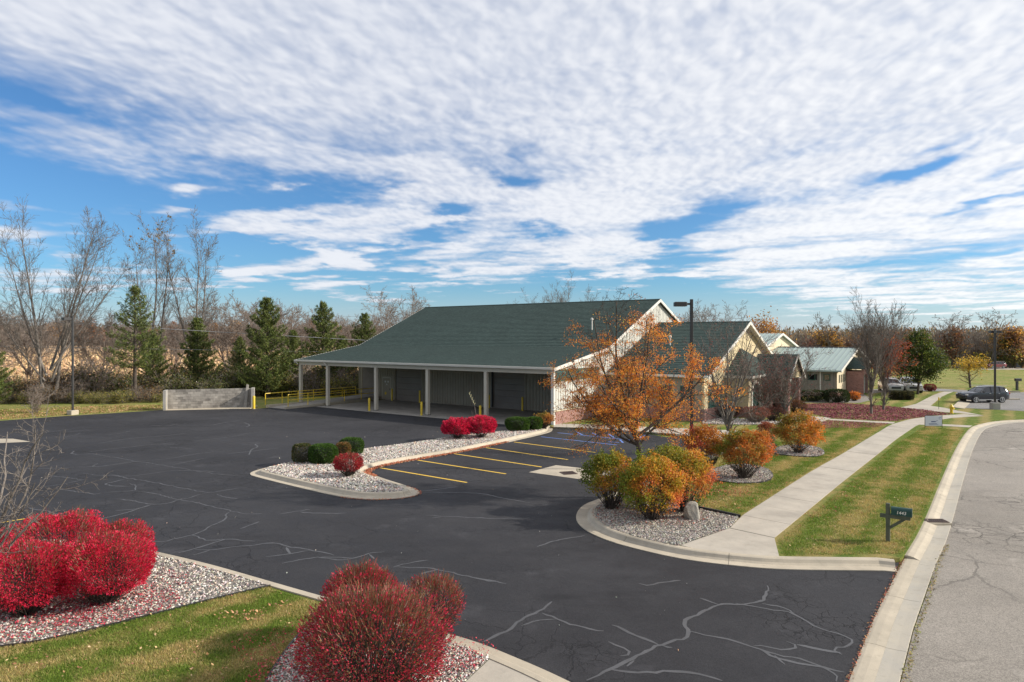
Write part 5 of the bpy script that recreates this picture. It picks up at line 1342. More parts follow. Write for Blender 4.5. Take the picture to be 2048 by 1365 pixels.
tree('crab_apple_tree', (g.x, g.y, .12), 'bare wide branching tree with scattered dark red leaves before the metal roofed building', seed=43, stems=crab_stems(4.2, 1, .60, 7, 5, .06, .7), spec=SP_crab, bark=M_bark, rmin=.008,
     leaves=lambda t, rs: leaf_cloud(t, rs, 1000, .07, .07, RED), group='crab apple trees at the entrance')
g = P3(1500, 760, 53.0)
tree('crab_apple_tree', (G(1528, 838, .12).x, G(1528, 838, .12).y, .12), 'small tree full of dried maroon leaves right against the porch of the tan wing', seed=45, stems=crab_stems(3.9, 1, .6, 7, 8, .05, .7), spec=SP_crab, bark=M_bark, rmin=.008,
     leaves=lambda t, rs: leaf_cloud(t, rs, 2200, .08, .075, RED), group='crab apple trees at the entrance')

# --- two tall vase shaped trees
SP_vase = [dict(n=8, wander=.04, trop=.07, kids=9, ang=(18, 38), lr=.5, start=.15, taper=.2, rr=.5, fall=.35),
           dict(n=5, wander=.07, trop=.06, kids=6, ang=(16, 38), lr=.5, start=.15, taper=.3, rr=.55),
           dict(n=4, wander=.09, trop=.05, kids=3.6, ang=(18, 40), lr=.55, start=.1, taper=.4, rr=.6, rmin=.006), dict(n=2, wander=.12, trop=.03, taper=.5)]
def vase(L, seed, nst=11, spread=.36, r=.06, z0=1.9):
    rg = random.Random(seed); S = [((0, 0, -.1), (0, 0, 1), z0+.5, r*1.9)]
    for i in range(nst):
        a = 2*math.pi*i/nst+rg.uniform(-.3, .3); s_ = spread*rg.uniform(.35, 1.15); S.append(((0, 0, z0*rg.uniform(.75, 1.2)), (s_*math.cos(a), s_*math.sin(a), 1), L*rg.uniform(.82, 1.0), r*rg.uniform(.6, 1)))
    return S
g = G(1742.5, 828, .12); tree('ornamental_pear_tree', (g.x, g.y, .12), 'taller bare vase shaped tree standing in the maroon leaf litter', seed=51, stems=vase(5.7, 1), spec=SP_vase, bark=M_bark, rmin=.0075, group='vase shaped trees in the leaf litter')
g = G(1766.5, 820, .12); tree('ornamental_pear_tree', (g.x, g.y, .12), 'bare vase shaped tree with reddish leaves low in its crown, next to the taller one', seed=52, stems=vase(5.4, 2), spec=SP_vase, bark=M_bark, rmin=.0075, group='vase shaped trees in the leaf litter',
     leaves=lambda t, rs: leaf_cloud(t, rs, 3200, .12, .12, [(.34, .06, .03), (.22, .05, .04), (.35, .12, .04)], keep=lambda T, rs_: (T[:, 2] > 2.6) & (T[:, 2] < 5.6) & (T[:, 0] > -.3) & (rs_.rand(len(T)) < .5)))

# --- leafy trees
def crown_tree(name, loc, h, rx, rz_, zc, label, pal, wts, n, size, seed, bark=M_barkd, group=None, cat='tree', bumps=9, hollow=.55, shape='egg', trunk=.13, asp=.7):
    rg = random.Random(seed); rs_ = np.random.RandomState(seed); out = [[], [], [], []]; tips = []
    sp = [dict(n=7, wander=.05, trop=.06, kids=20, ang=(35, 70), lr=.42, start=.2, taper=.2, rr=.4, fall=.6), dict(n=4, wander=.12, trop=.04, kids=6, ang=(25, 60), lr=.5, start=.2, taper=.3), dict(n=3, wander=.2, trop=0, taper=.4)]
    grow(rg, Vector((0, 0, -.1)), Vector((0, 0, 1)), h*.93, trunk, sp, 0, out, tips)
    root = empty(name, loc, rg.uniform(0, 6), label, cat, group)
    link('trunk', segmesh('trunk', out, (0, 1), bark, rmin=.012), root)
    cr_ = link('crown', segmesh('twigs', out, (2, 3), bark, rmin=.010), root)
    # clumps
    nc = 90; d = rdir(rs_, nc); rr = (hollow+(1-hollow)*rs_.rand(nc))[:, None]; cc = d*rr*np.array([rx, rx, rz_])
    if shape == 'egg': cc[:, :2] *= (1.05-.55*np.clip(cc[:, 2:3]/rz_, -.3, 1))
    cc[:, 2] += zc; cw = rs_.uniform(.10, .24, nc)*rx
    ii = rs_.randint(0, nc, n); P_ = cc[ii]+rs_.randn(n, 3)*cw[ii][:, None]
    V, Fq = leafquads(P_, size, rs_, up=.5, aspect=asp); tone = (1+.22*rs_.randn(nc))[ii][:, None]
    link('leaves', np_mesh('leaves', V, [Fq], M_leaf, cols=np.repeat(np.clip(pick(rs_, n, pal, wts)*tone, .004, .9), 4, 0)), cr_)
    return root
g = G(1835, 789, .12); crown_tree('linden_tree', (g.x, g.y, .12), 6.2, 2.2, 2.5, 3.9, 'dense green egg shaped tree beyond the two bare trees', [(.055, .085, .018), (.085, .11, .022), (.13, .13, .025), (.035, .06, .014)], [4, 3, 1.5, 3], 15000, .17, 61)
g = G(1941, 776, .12); crown_tree('yellow_maple_tree', (g.x, g.y, .12), 3.9, 1.95, 1.1, 2.7, 'small spreading tree with sparse yellow leaves in the open field', [(.42, .29, .04), (.34, .22, .04), (.26, .19, .05)], [3, 2, 1], 1500, .17, 62, hollow=.3, shape='')
g = G(1776, 782, .12); crown_tree('red_maple_tree', (g.x, g.y, .12), 7.0, 2.3, 2.9, 3.6, 'open orange and red tree behind the pair of bare trees', [(.34, .08, .03), (.42, .18, .05), (.26, .06, .04)], [3, 2, 2], 1300, .17, 63, hollow=.3)

# --- shrubs
GO = 'orange and green viburnums of the frontage'
def shrub(loc, rx, ry, h, label, kind, seed=1, n=9000, size=.045, group=None, stemh=.25, pal=None, wts=None, leanx=0.0, twig=260, name='shrub', cat='shrub', bump=.16, rz=0.0, open_=.0, twigmat=None):
    rs_ = np.random.RandomState(seed); root = empty(name, loc, rz, label, cat, group)
    
    if group == GO: rx, ry, h = rx*.93, ry*.93, h*.96
    zc = stemh+(h-stemh)*.46; rz_ = h-zc
    lob = rdir(rs_, 9); lob[:, 2] = np.abs(lob[:, 2])*.8; la = rs_.uniform(.02, .17, 9)*(1.0 if kind != 'boxwood' else .45)
    def bumpf(d): return .95+(np.exp(-((1-d@lob.T)/.16))*la).sum(1)+bump*(gnoise(d[:, 0]*2.1+d[:, 2]*1.3+seed, d[:, 1]*2.1-d[:, 2]*.9, seed)+.5*gnoise(d[:, 0]*4.5, d[:, 1]*4.5+d[:, 2]*4, seed+3))
    # stems fan out of the ground
    nt = twig; d = rdir(rs_, nt); d[:, 2] = np.abs(d[:, 2])*1.0-.12*rs_.rand(nt); d /= np.linalg.norm(d, axis=1, keepdims=True)
    ext = {'burning': 1.05, 'boxwood': .9}.get(kind, .98); rr = (rs_.uniform(.75, 1.02, nt)*ext)[:, None]*bumpf(d)[:, None]
    tip = d*rr*np.array([rx, ry, rz_])+np.array([0, 0, zc]); base = np.stack([rs_.randn(nt)*rx*.10, rs_.randn(nt)*ry*.10, np.full(nt, -.03)], 1)
    mid = base*.5+tip*.5+np.stack([(tip[:, 0]-base[:, 0])*.12, (tip[:, 1]-base[:, 1])*.12, rs_.uniform(-.10, .04, nt)*h], 1)
    r = rs_.uniform(.5, 1, nt)*.011*max(1, h*.7); V1, F1 = tubes(base, mid, r, r*.6, 4); V2, F2 = tubes(mid, tip, r*.6, r*.2, 3)
    V, Fq = join([(V1, F1), (V2, F2)])
    link('stems', np_mesh('stems', V, Fq, twigmat or M_barkd), root)
    # foliage
    d = rdir(rs_, n); lowcut = d[:, 2] < -.72; d[lowcut, 2] *= -1
    q = rs_.rand(n)**(.33 if kind != 'orange' else .45); rr = (.45+.57*q)
    if kind == 'boxwood': rr = .90+.12*rs_.rand(n)
    d_u = d.copy()
    if kind in ('burning', 'boxwood'):
        rho = np.hypot(d[:, 0], d[:, 1]); pn = 2.7 if kind == 'burning' else 3.4; d_u = d/((rho**pn+np.abs(d[:, 2])**pn)**(1/pn))[:, None]*.97
    P_ = d_u*(rr*bumpf(d))[:, None]*np.array([rx, ry, rz_])+np.array([0, 0, zc])
    if kind in ('orange', 'twiggy'):
        ns = 46; sd_ = rdir(rs_, ns); sd_[:, 2] = np.abs(sd_[:, 2])*1.1-.25; sd_ /= np.linalg.norm(sd_, axis=1, keepdims=True); si = rs_.randint(0, ns, n); m_ = rs_.rand(n) < .46
        q_ = sd_[si]*(rs_.uniform(.55, 1.04, n)*np.repeat(rs_.uniform(.90, 1.26, ns)[None], 1, 0)[0][si])[:, None]+rs_.randn(n, 3)*.075
        P_[m_] = (q_*np.array([rx, ry, rz_])+np.array([0, 0, zc]))[m_]
    P_[:, 0] += leanx*P_[:, 2]
    clump = gnoise(P_[:, 0]*5.5/h+P_[:, 2]*2, P_[:, 1]*5.5/h-P_[:, 2]*3, seed+9)
    u = np.clip((P_[:, 2]-stemh)/(h-stemh), 0, 1)
    if kind == 'burning':
        p = np.clip(1.10-1.02*sst(u, .50, .98)*(1-open_*0)+clump*1.1, .05, 1)*(.55+.45*(clump > -.25)); keep = rs_.rand(n) < p*(1-open_)
        P_ = P_[keep]; d = d[keep]; m = len(P_)
        al = d+np.array([0, 0, .3])
        V, Fq = leafquads(P_, size, rs_, aspect=.5, align=al); col = pick(rs_, m, pal or [(.70, .025, .085), (.55, .018, .06), (.80, .06, .13), (.32, .015, .035), (.45, .07, .05)], wts or [4, 4, 3, 2, 1], .22)
        # fine twiggy shell, thickest where the leaves have gone
        nt = int(twig*11); dd = rdir(rs_, nt); dd[:, 2] = dd[:, 2]*.9+.15; dd /= np.linalg.norm(dd, axis=1, keepdims=True)
        up_ = np.clip(dd[:, 2], 0, 1); rho = np.hypot(dd[:, 0], dd[:, 1]); du = dd/((rho**2.7+np.abs(dd[:, 2])**2.7)**(1/2.7))[:, None]*.97; b0 = du*(rs_.uniform(.60, .92, nt)*bumpf(dd))[:, None]*np.array([rx, ry, rz_])+np.array([0, 0, zc])
        gd = dd+np.array([0, 0, .9])+rs_.randn(nt, 3)*.30; gd /= np.linalg.norm(gd, axis=1, keepdims=True); L = rs_.uniform(.10, .26, nt)*h*.55*(.5+.6*up_)
        kk = rs_.rand(nt) < (.35+.65*up_); b0, gd, L = b0[kk], gd[kk], L[kk]; m2 = len(b0); w_ = rs_.uniform(.0028, .0055, m2)
        Vt, Ft = tubes(b0, b0+gd*L[:, None], w_*1.3, w_*.5, 3)
        tc_ = pick(rs_, m2, [(.22, .105, .055), (.17, .125, .05), (.30, .21, .14), (.36, .06, .05)], [3.5, 3, 2, 2], .2)
        ct = np.repeat(tc_, 6, 0)
        link('twigs', np_mesh('twigs', Vt, [Ft], M_twig, cols=ct), root, kind='stuff')
    elif kind == 'boxwood':
        m = n; V, Fq = leafquads(P_, size, rs_, aspect=.6, align=d+rdir(rs_, n)*.6); col = pick(rs_, n, pal or [(.050, .105, .018), (.08, .15, .026), (.030, .07, .014)], wts, .2)
    elif kind == 'twiggy':
        keep = rs_.rand(n) < np.clip(.6+clump, .1, 1); P_ = P_[keep]; m = len(P_); V, Fq = leafquads(P_, size, rs_, aspect=.4); col = pick(rs_, m, pal, wts, .25)
    else:
        p = np.clip(.75+clump*1.3, .06, 1)*(.35+.65*sst(u, .0, .35)); keep = rs_.rand(n) < p; P_ = P_[keep]; m = len(P_); u = u[keep]
        V, Fq = leafquads(P_, size, rs_, aspect=.6, up=.3)
        s_ = np.clip(.50+.34*P_[:, 0]/rx-.40*(u-.5)+.55*gnoise(P_[:, 0]*1.6+seed, P_[:, 2]*1.6+P_[:, 1], seed+5)+.16*rs_.randn(m), 0, 1)
        ca = np.array([(.12, .155, .018), (.24, .20, .02), (.45, .22, .03), (.52, .18, .04), (.46, .11, .05)] if pal is None else pal)*np.array([1.15, 1.22, 1.2])
        x = s_*(len(ca)-1); i0_ = np.clip(x.astype(int), 0, len(ca)-2); fr = (x-i0_)[:, None]; col = ca[i0_]*(1-fr)+ca[i0_+1]*fr
        col = np.clip(col*(1+.22*rs_.randn(m, 1)), .01, .9)
    fo_ = link('foliage', np_mesh('foliage', V, [Fq], M_leaf, cols=np.repeat(col, 4, 0)), root)
    return root
def at(px, py, z=.12): q = G(px, py, z); return (q.x, q.y, z)
GB = 'burning bushes in the near stone bed'
shrub(at(208, 1205, .13), 1.02, .95, 1.50, 'round crimson bush at the stone bed end with brown twiggy top', 'burning', 1, 34000, .042, GB)
shrub(at(52, 1228, .13), .98, .95, 1.48, 'crimson bush with olive brown twiggy top behind the pale bare trunk', 'burning', 2, 30000, .042, GB)
shrub(at(118, 1158, .13), 1.15, .95, 1.62, 'broad crimson bush in the back row against the lot kerb', 'burning', 3, 30000, .044, GB)
shrub(at(236, 1150, .13), .80, .8, 1.28, 'smaller crimson bush touching the kerb behind the round one', 'burning', 4, 20000, .044, GB, open_=.2)
shrub(at(-65, 1170, .13), 1.0, .95, 1.35, 'bright crimson bush cut by the edge of the picture', 'burning', 5, 20000, .044, GB)
GC = 'burning bushes beside the near walk'
RB = [(.50, .025, .07), (.34, .025, .05), (.60, .05, .10), (.22, .05, .05), (.24, .12, .06)]
shrub(at(742, 1400, .13), 1.28, 1.1, 1.74, 'largest dark red bush, twigs showing, at the bottom edge beside the walk', 'burning', 6, 42000, .042, GC, pal=RB, wts=[3.5, 3.5, 2, 2.5, 2.5], twig=480, open_=.48)
shrub(at(724, 1292, .13), .80, .8, 1.52, 'crimson domed bush with a brown top behind the largest one', 'burning', 7, 22000, .040, GC, pal=RB, wts=[4, 3, 3, 2, 1], open_=.25, twig=320)
shrub(at(868, 1280, .13),   .62, .6, 1.22, 'thin grey twigged bush with few red leaves next to the kerb', 'burning', 8, 7000, .036, GC, pal=RB, wts=[3, 3, 2, 3, 2], open_=.5, twig=260)
PK = [(.62, .02, .09), (.50, .015, .06), (.72, .05, .14), (.34, .012, .04)]
shrub(at(697, 954, .125), .62, .6, .98, 'small crimson round bush beside the clipped hedge on the island', 'burning', 9, 9000, .055, pal=[(.42, .03, .05), (.30, .03, .04), (.50, .09, .07)], wts=[3, 3, 1], twig=160)
shrub(at(914, 878, .125), .92, .8, 1.20, 'vivid pinkish red bush, the one farther from the boxwoods by the corner', 'burning', 10, 16000, .075, 'vivid red bushes on the island', pal=PK, wts=[3, 3, 2, 2], twig=90)
shrub(at(962, 876, .125), .92, .8, 1.30, 'vivid pinkish red bush, the taller of the touching pair', 'burning', 12, 16000, .075, 'vivid red bushes on the island', pal=PK, wts=[3, 3, 2, 2], twig=90)
GH = 'clipped boxwoods on the island'
shrub(at(604, 926, .125), .50, .45, .92, 'clipped boxwood half bare with pale stems at the island tip', 'boxwood', 13, 5200, .05, GH, bump=.06, stemh=.02, twig=150, twigmat=M_bark, pal=[(.06, .085, .025), (.03, .055, .014), (.14, .11, .05)])
shrub(at(646, 927, .125), .70, .55, .92, 'largest clipped green boxwood on the island', 'boxwood', 14, 15000, .05, GH, bump=.05, stemh=.0)
shrub(at(686, 917, .125), .40, .4, .80, 'browned clipped boxwood between two green ones', 'boxwood', 15, 5000, .05, GH, bump=.05, stemh=.0, pal=[(.28, .14, .05), (.16, .10, .04), (.06, .08, .02)])
shrub(at(703, 909, .125), .66, .5, .86, 'clipped green boxwood rear of the browned one', 'boxwood', 16, 9000, .05, GH, bump=.05, stemh=.0)
shrub(at(1036, 862, .125), .80, .6, .88, 'clipped dark boxwood by the canopy corner, bigger one', 'boxwood', 17, 9000, .06, GH, bump=.05, stemh=.0)
shrub(at(1066, 860, .125), .60, .5, .84, 'clipped dark boxwood touching the rusty orange shrub at the corner', 'boxwood', 18, 6000, .06, GH, bump=.05, stemh=.0)
shrub(at(1088, 858, .125), .65, .5, 1.05, 'small rusty orange shrub at the foot of the corner post', 'orange', 19, 3500, .07, pal=[(.16, .13, .03), (.35, .18, .04), (.42, .16, .04)])
GO = 'orange and green viburnums of the frontage'
shrub(at(1222, 1018, .13), 1.00, .95, 1.98, 'green and orange shrub standing nearest the lot, dark stems showing at its base', 'orange', 20, 15000, .065, GO, stemh=.35, twig=110, pal=[(.10, .13, .018), (.16, .17, .02), (.26, .20, .025), (.42, .19, .03), (.48, .15, .03)])
shrub(at(1306, 1040, .13), 1.12, 1.0, 2.18, 'broad orange shrub beside the boulder, reddest on its sunny side', 'orange', 22, 20000, .065, GO, stemh=.12, twig=110)
shrub(at(1372, 1024, .13), .95, .9, 2.15, 'golden orange shrub close to the bare lawn edge behind the boulder', 'orange', 23, 14000, .065, GO, stemh=.35, twig=80, pal=[(.14, .16, .02), (.28, .21, .03), (.42, .23, .03), (.48, .18, .04), (.46, .12, .05)])
shrub(at(1338, 1002, .13), 1.05, .9, 2.05, 'yellow green shrub filling the back of the group at the lamp post', 'orange', 24, 12000, .065, GO, stemh=.35, twig=60, pal=[(.11, .15, .018), (.17, .18, .02), (.30, .21, .03), (.45, .22, .03)])
shrub(at(1410, 945, .13), .98, .9, 2.05, 'reddish shrub on dark stems at the lot side of the oval stone ring', 'orange', 25, 12000, .07, GO, stemh=.6, twig=110, pal=[(.32, .05, .04), (.30, .12, .03), (.40, .16, .03), (.45, .18, .03), (.30, .18, .03)])
shrub(at(1489, 958, .13), 1.16, 1.0, 2.15, 'rust orange shrub with green top in the oval stone ring', 'orange', 26, 17000, .068, GO, stemh=.4, twig=100, pal=[(.16, .17, .025), (.28, .16, .03), (.34, .13, .03), (.46, .15, .03), (.50, .11, .03)])
shrub(at(1597, 907, .13), 1.18, 1.0, 2.15, 'orange round shrub alone in the smaller stone ring by the sidewalk', 'orange', 27, 15000, .075, GO, stemh=.2, twig=70, pal=[(.16, .15, .025), (.24, .15, .03), (.36, .15, .03), (.50, .18, .03), (.55, .16, .03)])
shrub(at(1537, 893, .13), .62, .6, 1.35, 'small dark red shrub with grey stems between the two stone rings', 'orange', 28, 3500, .07, GO, stemh=.4, twig=120, twigmat=M_bark, pal=[(.20, .05, .04), (.28, .10, .04), (.24, .16, .04)])
GM = 'reddish mounds along the tan wing'
shrub(at(1512, 846), .95, .8, 1.15, 'pinkish brown twiggy mound beside the arched window', 'twiggy', 29, 5000, .07, GM, pal=[(.22, .09, .07), (.17, .08, .06), (.28, .10, .08)], twig=400, twigmat=M_barkp)
shrub(at(1548, 843), .85, .7, 1.0, 'dark brown twiggy mound under the porch pier', 'twiggy', 30, 4000, .07, GM, pal=[(.12, .04, .035), (.09, .04, .03)], twig=350)
shrub(at(1592, 826), .95, .8, 1.0, 'reddish low shrub beyond the porch steps', 'twiggy', 31, 4000, .08, GM, pal=[(.26, .09, .05), (.18, .11, .05)], twig=250)
shrub(at(1448, 838), 1.3, .6, .95, 'low dark shrub below the tan gable windows', 'twiggy', 32, 4500, .08, GM, pal=[(.10, .05, .05), (.07, .05, .04)], twig=300)
GE = 'dark evergreen hedges before the metal roofed building'
EV = [(.030, .048, .018), (.018, .03, .012), (.05, .07, .025)]
shrub(at(1628, 803), 1.45, .8, 1.05, 'dark evergreen hedge clump partly hidden by the bare tree', 'boxwood', 33, 6500, .09, GE, pal=EV, stemh=0, bump=.12)
shrub(at(1674, 805), 1.15, .9, 1.20, 'dark evergreen hedge clump at the corner of the metal roofed building', 'boxwood', 34, 6500, .09, GE, pal=EV, stemh=0, bump=.12)
shrub(at(1709, 802), .55, .5, .85, 'bright orange little shrub next to the hedge corner', 'orange', 35, 2600, .08, pal=[(.42, .12, .02), (.50, .18, .03), (.45, .14, .03)], stemh=.02)
GT = 'rounded dark shrubs in the small bed by the drive'
for i, (px, w_) in enumerate(((1788, .42), (1802, .6), (1816, .55))):
    shrub(at(px, 800), w_, w_, .85, ('dark shrub closest to the bare trees in the small bed', 'middle olive shrub of the small bed', 'dark shrub of the small bed closest to the winding path')[i], 'boxwood', 36+i, 2500, .09, GT, pal=[(.05, .05, .025), (.03, .04, .02), (.08, .07, .03)], stemh=0, bump=.1)
shrub(at(1860, 783), .62, .6, .80, 'little dark red round shrub behind the green tree', 'boxwood', 40, 2500, .08, pal=[(.22, .03, .04), (.15, .03, .04)], stemh=.05)
shrub(at(1540, 905, .13), .3, .3, .45, 'low grey tuft beside the small dark red shrub', 'twiggy', 42, 900, .07, pal=[(.30, .32, .28), (.22, .25, .2)], twig=60, twigmat=M_bark)
# tall dried stalk behind the vivid red pair
g = at(955, 874, .125); yk = empty('dried_flower_stalk', g, 0, 'tall thin stalk with pale seed pods rising behind the vivid red bushes', 'plant')
mb = MB(); q = [Vector((0, .2, 0)), Vector((-.08, .2, 1.2)), Vector((-.2, .2, 1.9)), Vector((-.5, .2, 2.55))]
for a, b in zip(q, q[1:]): mb.bar(a, b, .016, k=5)
mb.bar((-.0, .2, .2), (-.35, .2, 1.5), .012, k=5); mb.build('stem', M_bark, yk)
for i in range(9):
    f = i/8; p = q[2].lerp(q[3], f); MB().bar(p, p+Vector((.07*(-1)**i, 0, .10)), .032, k=6, r1=.012).build('seed_pod', simple('pod', (.42, .40, .22), (.36, .34, .2)) if 'pod' not in MATS else MATS['pod'], yk)

# --- pale bare tree at the near left
g = G(-18, 1238, .13)
spn = [dict(n=8, wander=.10, trop=.01, kids=6, ang=(30, 60), lr=.50, start=.15, taper=.25, rr=.5, fall=.4), dict(n=6, wander=.16, trop=.02, kids=5, ang=(30, 70), lr=.5, start=.1, taper=.3, rr=.55),
       dict(n=4, wander=.25, trop=.02, kids=2.5, ang=(30, 75), lr=.5, start=.1, taper=.45, rr=.6, rmin=.0035), dict(n=3, wander=.3, trop=.02, taper=.6)]
st_ = [((0, 0, -.1), (.02, 0, 1), 1.35, .085), ((0, 0, 1.0), (.75, .25, .72), 2.5, .035), ((0, 0, 1.15), (.42, .1, 1.0), 3.2, .04), ((0, 0, 1.2), (.1, .3, 1.1), 3.0, .038), ((0, 0, 1.1), (-.5, .1, 1), 3.0, .04),
       ((0, 0, 1.0), (-.8, -.1, .7), 2.6, .035), ((0, 0, .95), (.62, -.35, .95), 2.4, .03), ((0, 0, 1.2), (.7, .1, 1.1), 3.1, .034)]
tree('crab_apple_tree', (g.x-.2, g.y, .13), 'leafless pale barked small tree leaning over the near crimson bushes', seed=71, stems=st_, spec=spn, bark=M_barkw, rmin=.0035)

# --- tall bare trees and pines along the back of the lot
SP_tall = [dict(n=10, wander=.035, trop=.02, kids=15, ang=(22, 42), lr=.36, start=.25, taper=.10, rr=.38, fall=.45),
           dict(n=6, wander=.08, trop=.09, kids=8, ang=(22, 48), lr=.45, start=.15, taper=.25, rr=.5),
           dict(n=4, wander=.12, trop=.08, kids=5, ang=(22, 50), lr=.5, start=.1, taper=.35, rr=.6, rmin=.007), dict(n=2, wander=.16, trop=.02, taper=.5)]
def gb(px, Y): return ((px-CX)/F*Y, Y, 0)
tree('cottonwood_tree', gb(97, 62), 'very tall bare tree forking into several pale trunks from the ground', seed=81, spec=SP_tall, bark=M_barkw, rmin=.009, group='tall bare trees behind the lot',
     stems=[((-.3, 0, -.1), (-.12, 0, 1), 16.5, .17), ((.3, .2, -.1), (.10, .1, 1), 16, .16), ((.1, .3, 2.0), (.40, .0, 1), 14, .12), ((-.2, 0, 2.5), (-.45, .1, 1), 13.5, .11), ((0, .2, 3), (.24, .1, 1), 13, .11), ((.2, 0, 3.0), (.66, .2, 1), 11.5, .10), ((-.3, 0, 2.0), (-.8, 0, 1), 9.5, .09)])
tree('cottonwood_tree', gb(300, 76), 'tall bare slim trunked tree rising behind the nearest pine', seed=82, spec=SP_tall, bark=M_barkw, rmin=.010, group='tall bare trees behind the lot',
     stems=[((0, 0, 0), (.05, 0, 1), 18, .18), ((.4, 0, 0), (.22, 0, 1), 17, .16), ((-.3, .2, 0), (-.12, 0, 1), 16, .15)],
     leaves=lambda t, rs: leaf_cloud(t, rs, 90, .05, .32, [(.30, .20, .08), (.22, .15, .06)], keep=lambda T, r_: T[:, 2] > 15.5))
tree('cottonwood_tree', gb(388, 74), 'tall bare narrow tree, the one nearest the gap of open sky', seed=83, spec=SP_tall, bark=M_barkw, rmin=.010, group='tall bare trees behind the lot',
     stems=[((0, 0, 0), (.02, 0, 1), 16.6, .17), ((.2, 0, 1), (.16, 0, 1), 14.6, .14), ((-.2, 0, 1), (-.14, .1, 1), 15, .14)])
SP_round = [dict(n=7, wander=.08, trop=.03, kids=10, ang=(28, 55), lr=.6, start=.15, taper=.2, rr=.55, fall=.4), dict(n=5, wander=.12, trop=.03, kids=9, ang=(28, 55), lr=.5, start=.15, taper=.3, rr=.55),
            dict(n=4, wander=.15, trop=.03, kids=7, ang=(25, 60), lr=.5, start=.1, taper=.4, rr=.6, rmin=.010), dict(n=2, wander=.2, trop=.02, taper=.5)]
def roundstems(L, seed, n=6, r=.16, z0=1.2, sp_=.75):
    rg = random.Random(seed); return [((0, 0, -.1), (0, 0, 1), z0+1.2, r*1.4)]+[((0, 0, z0*rg.uniform(.8, 1.4)), (sp_*math.cos(a), sp_*math.sin(a), 1), L*rg.uniform(.85, 1.05), r*.7) for a in [2*math.pi*i/n+rg.uniform(-.3, .3) for i in range(n)]]
rt = tree('cherry_tree', gb(462, 84), 'round crowned bare tree with fine pinkish twigs between two pines', seed=84, spec=SP_round, bark=M_barkp, rmin=.017, stems=roundstems(8.6, 1), group='round bare trees behind the lot')
bare = tree('oak_tree', gb(795, 112), 'bare round tree showing above the far slope of the shingle roof', seed=85, spec=SP_round, bark=M_barkp, rmin=.016, stems=roundstems(10, 2, 6, .18, 2.2), group='round bare trees behind the lot')
def cp(o, loc, sc, rz, label, group=None):
    c = copy_tree(o); c.location = loc; c.scale = (sc, sc, sc) if not isinstance(sc, tuple) else sc; c.rotation_euler = (0, 0, rz); c['label'] = label
    if group: c['group'] = group
    return c
for px, Y, s_, lb in [(205, 80, .82, 'bare twiggy tree in the brush behind the slim lamp post'), (60, 86, .86, 'bare twiggy tree filling in behind the forked pale trunks'), (-60, 80, .9, 'bare twiggy tree at the picture edge beside the green pine'),
                      (590, 92, .92, 'bare twiggy tree peeking out between the second and third tall pines'), (345, 92, .78, 'low bare twiggy tree behind the short olive pine'),
                      (690, 98, .84, 'reddish bare tree behind the smallest pine near the roof'), (530, 100, 1.0, 'bare twiggy tree spreading behind the darkest pine')]:
    cp(rt, gb(px, Y), s_, px*.7, lb)
for px, Y, s_, lb in [(1063, 104, .95, 'bare tree top at the far end of the row above the ridge'), (1098, 100, 1.0, 'bare tree top in the middle of the row above the ridge'), (1140, 101, 1.1, 'tallest bare tree top poking above the ridge of the shingle roof'), (1120, 106, 1.0, 'slim bare tree top behind the others above the ridge')]:
    o = copy_tree(bpy.data.objects['cottonwood_tree.002']); o.location = gb(px, Y); o.scale = (.8*s_, .8*s_, .70*s_); o.rotation_euler = (0, 0, px); o['label'] = lb; o['group'] = 'bare tree tops above the ridge'
cp(bare, gb(1400, 96), .80, 2.0, 'bare round tree with olive tint behind the wing ridge')
crown_tree('maple_tree', gb(1525, 112), 9.6, 3.6, 3.4, 6.3, 'orange brown tree showing between the two gables', [(.42, .22, .05), (.34, .16, .04), (.26, .13, .05)], [3, 2, 2], 2600, .32, 64, hollow=.3)

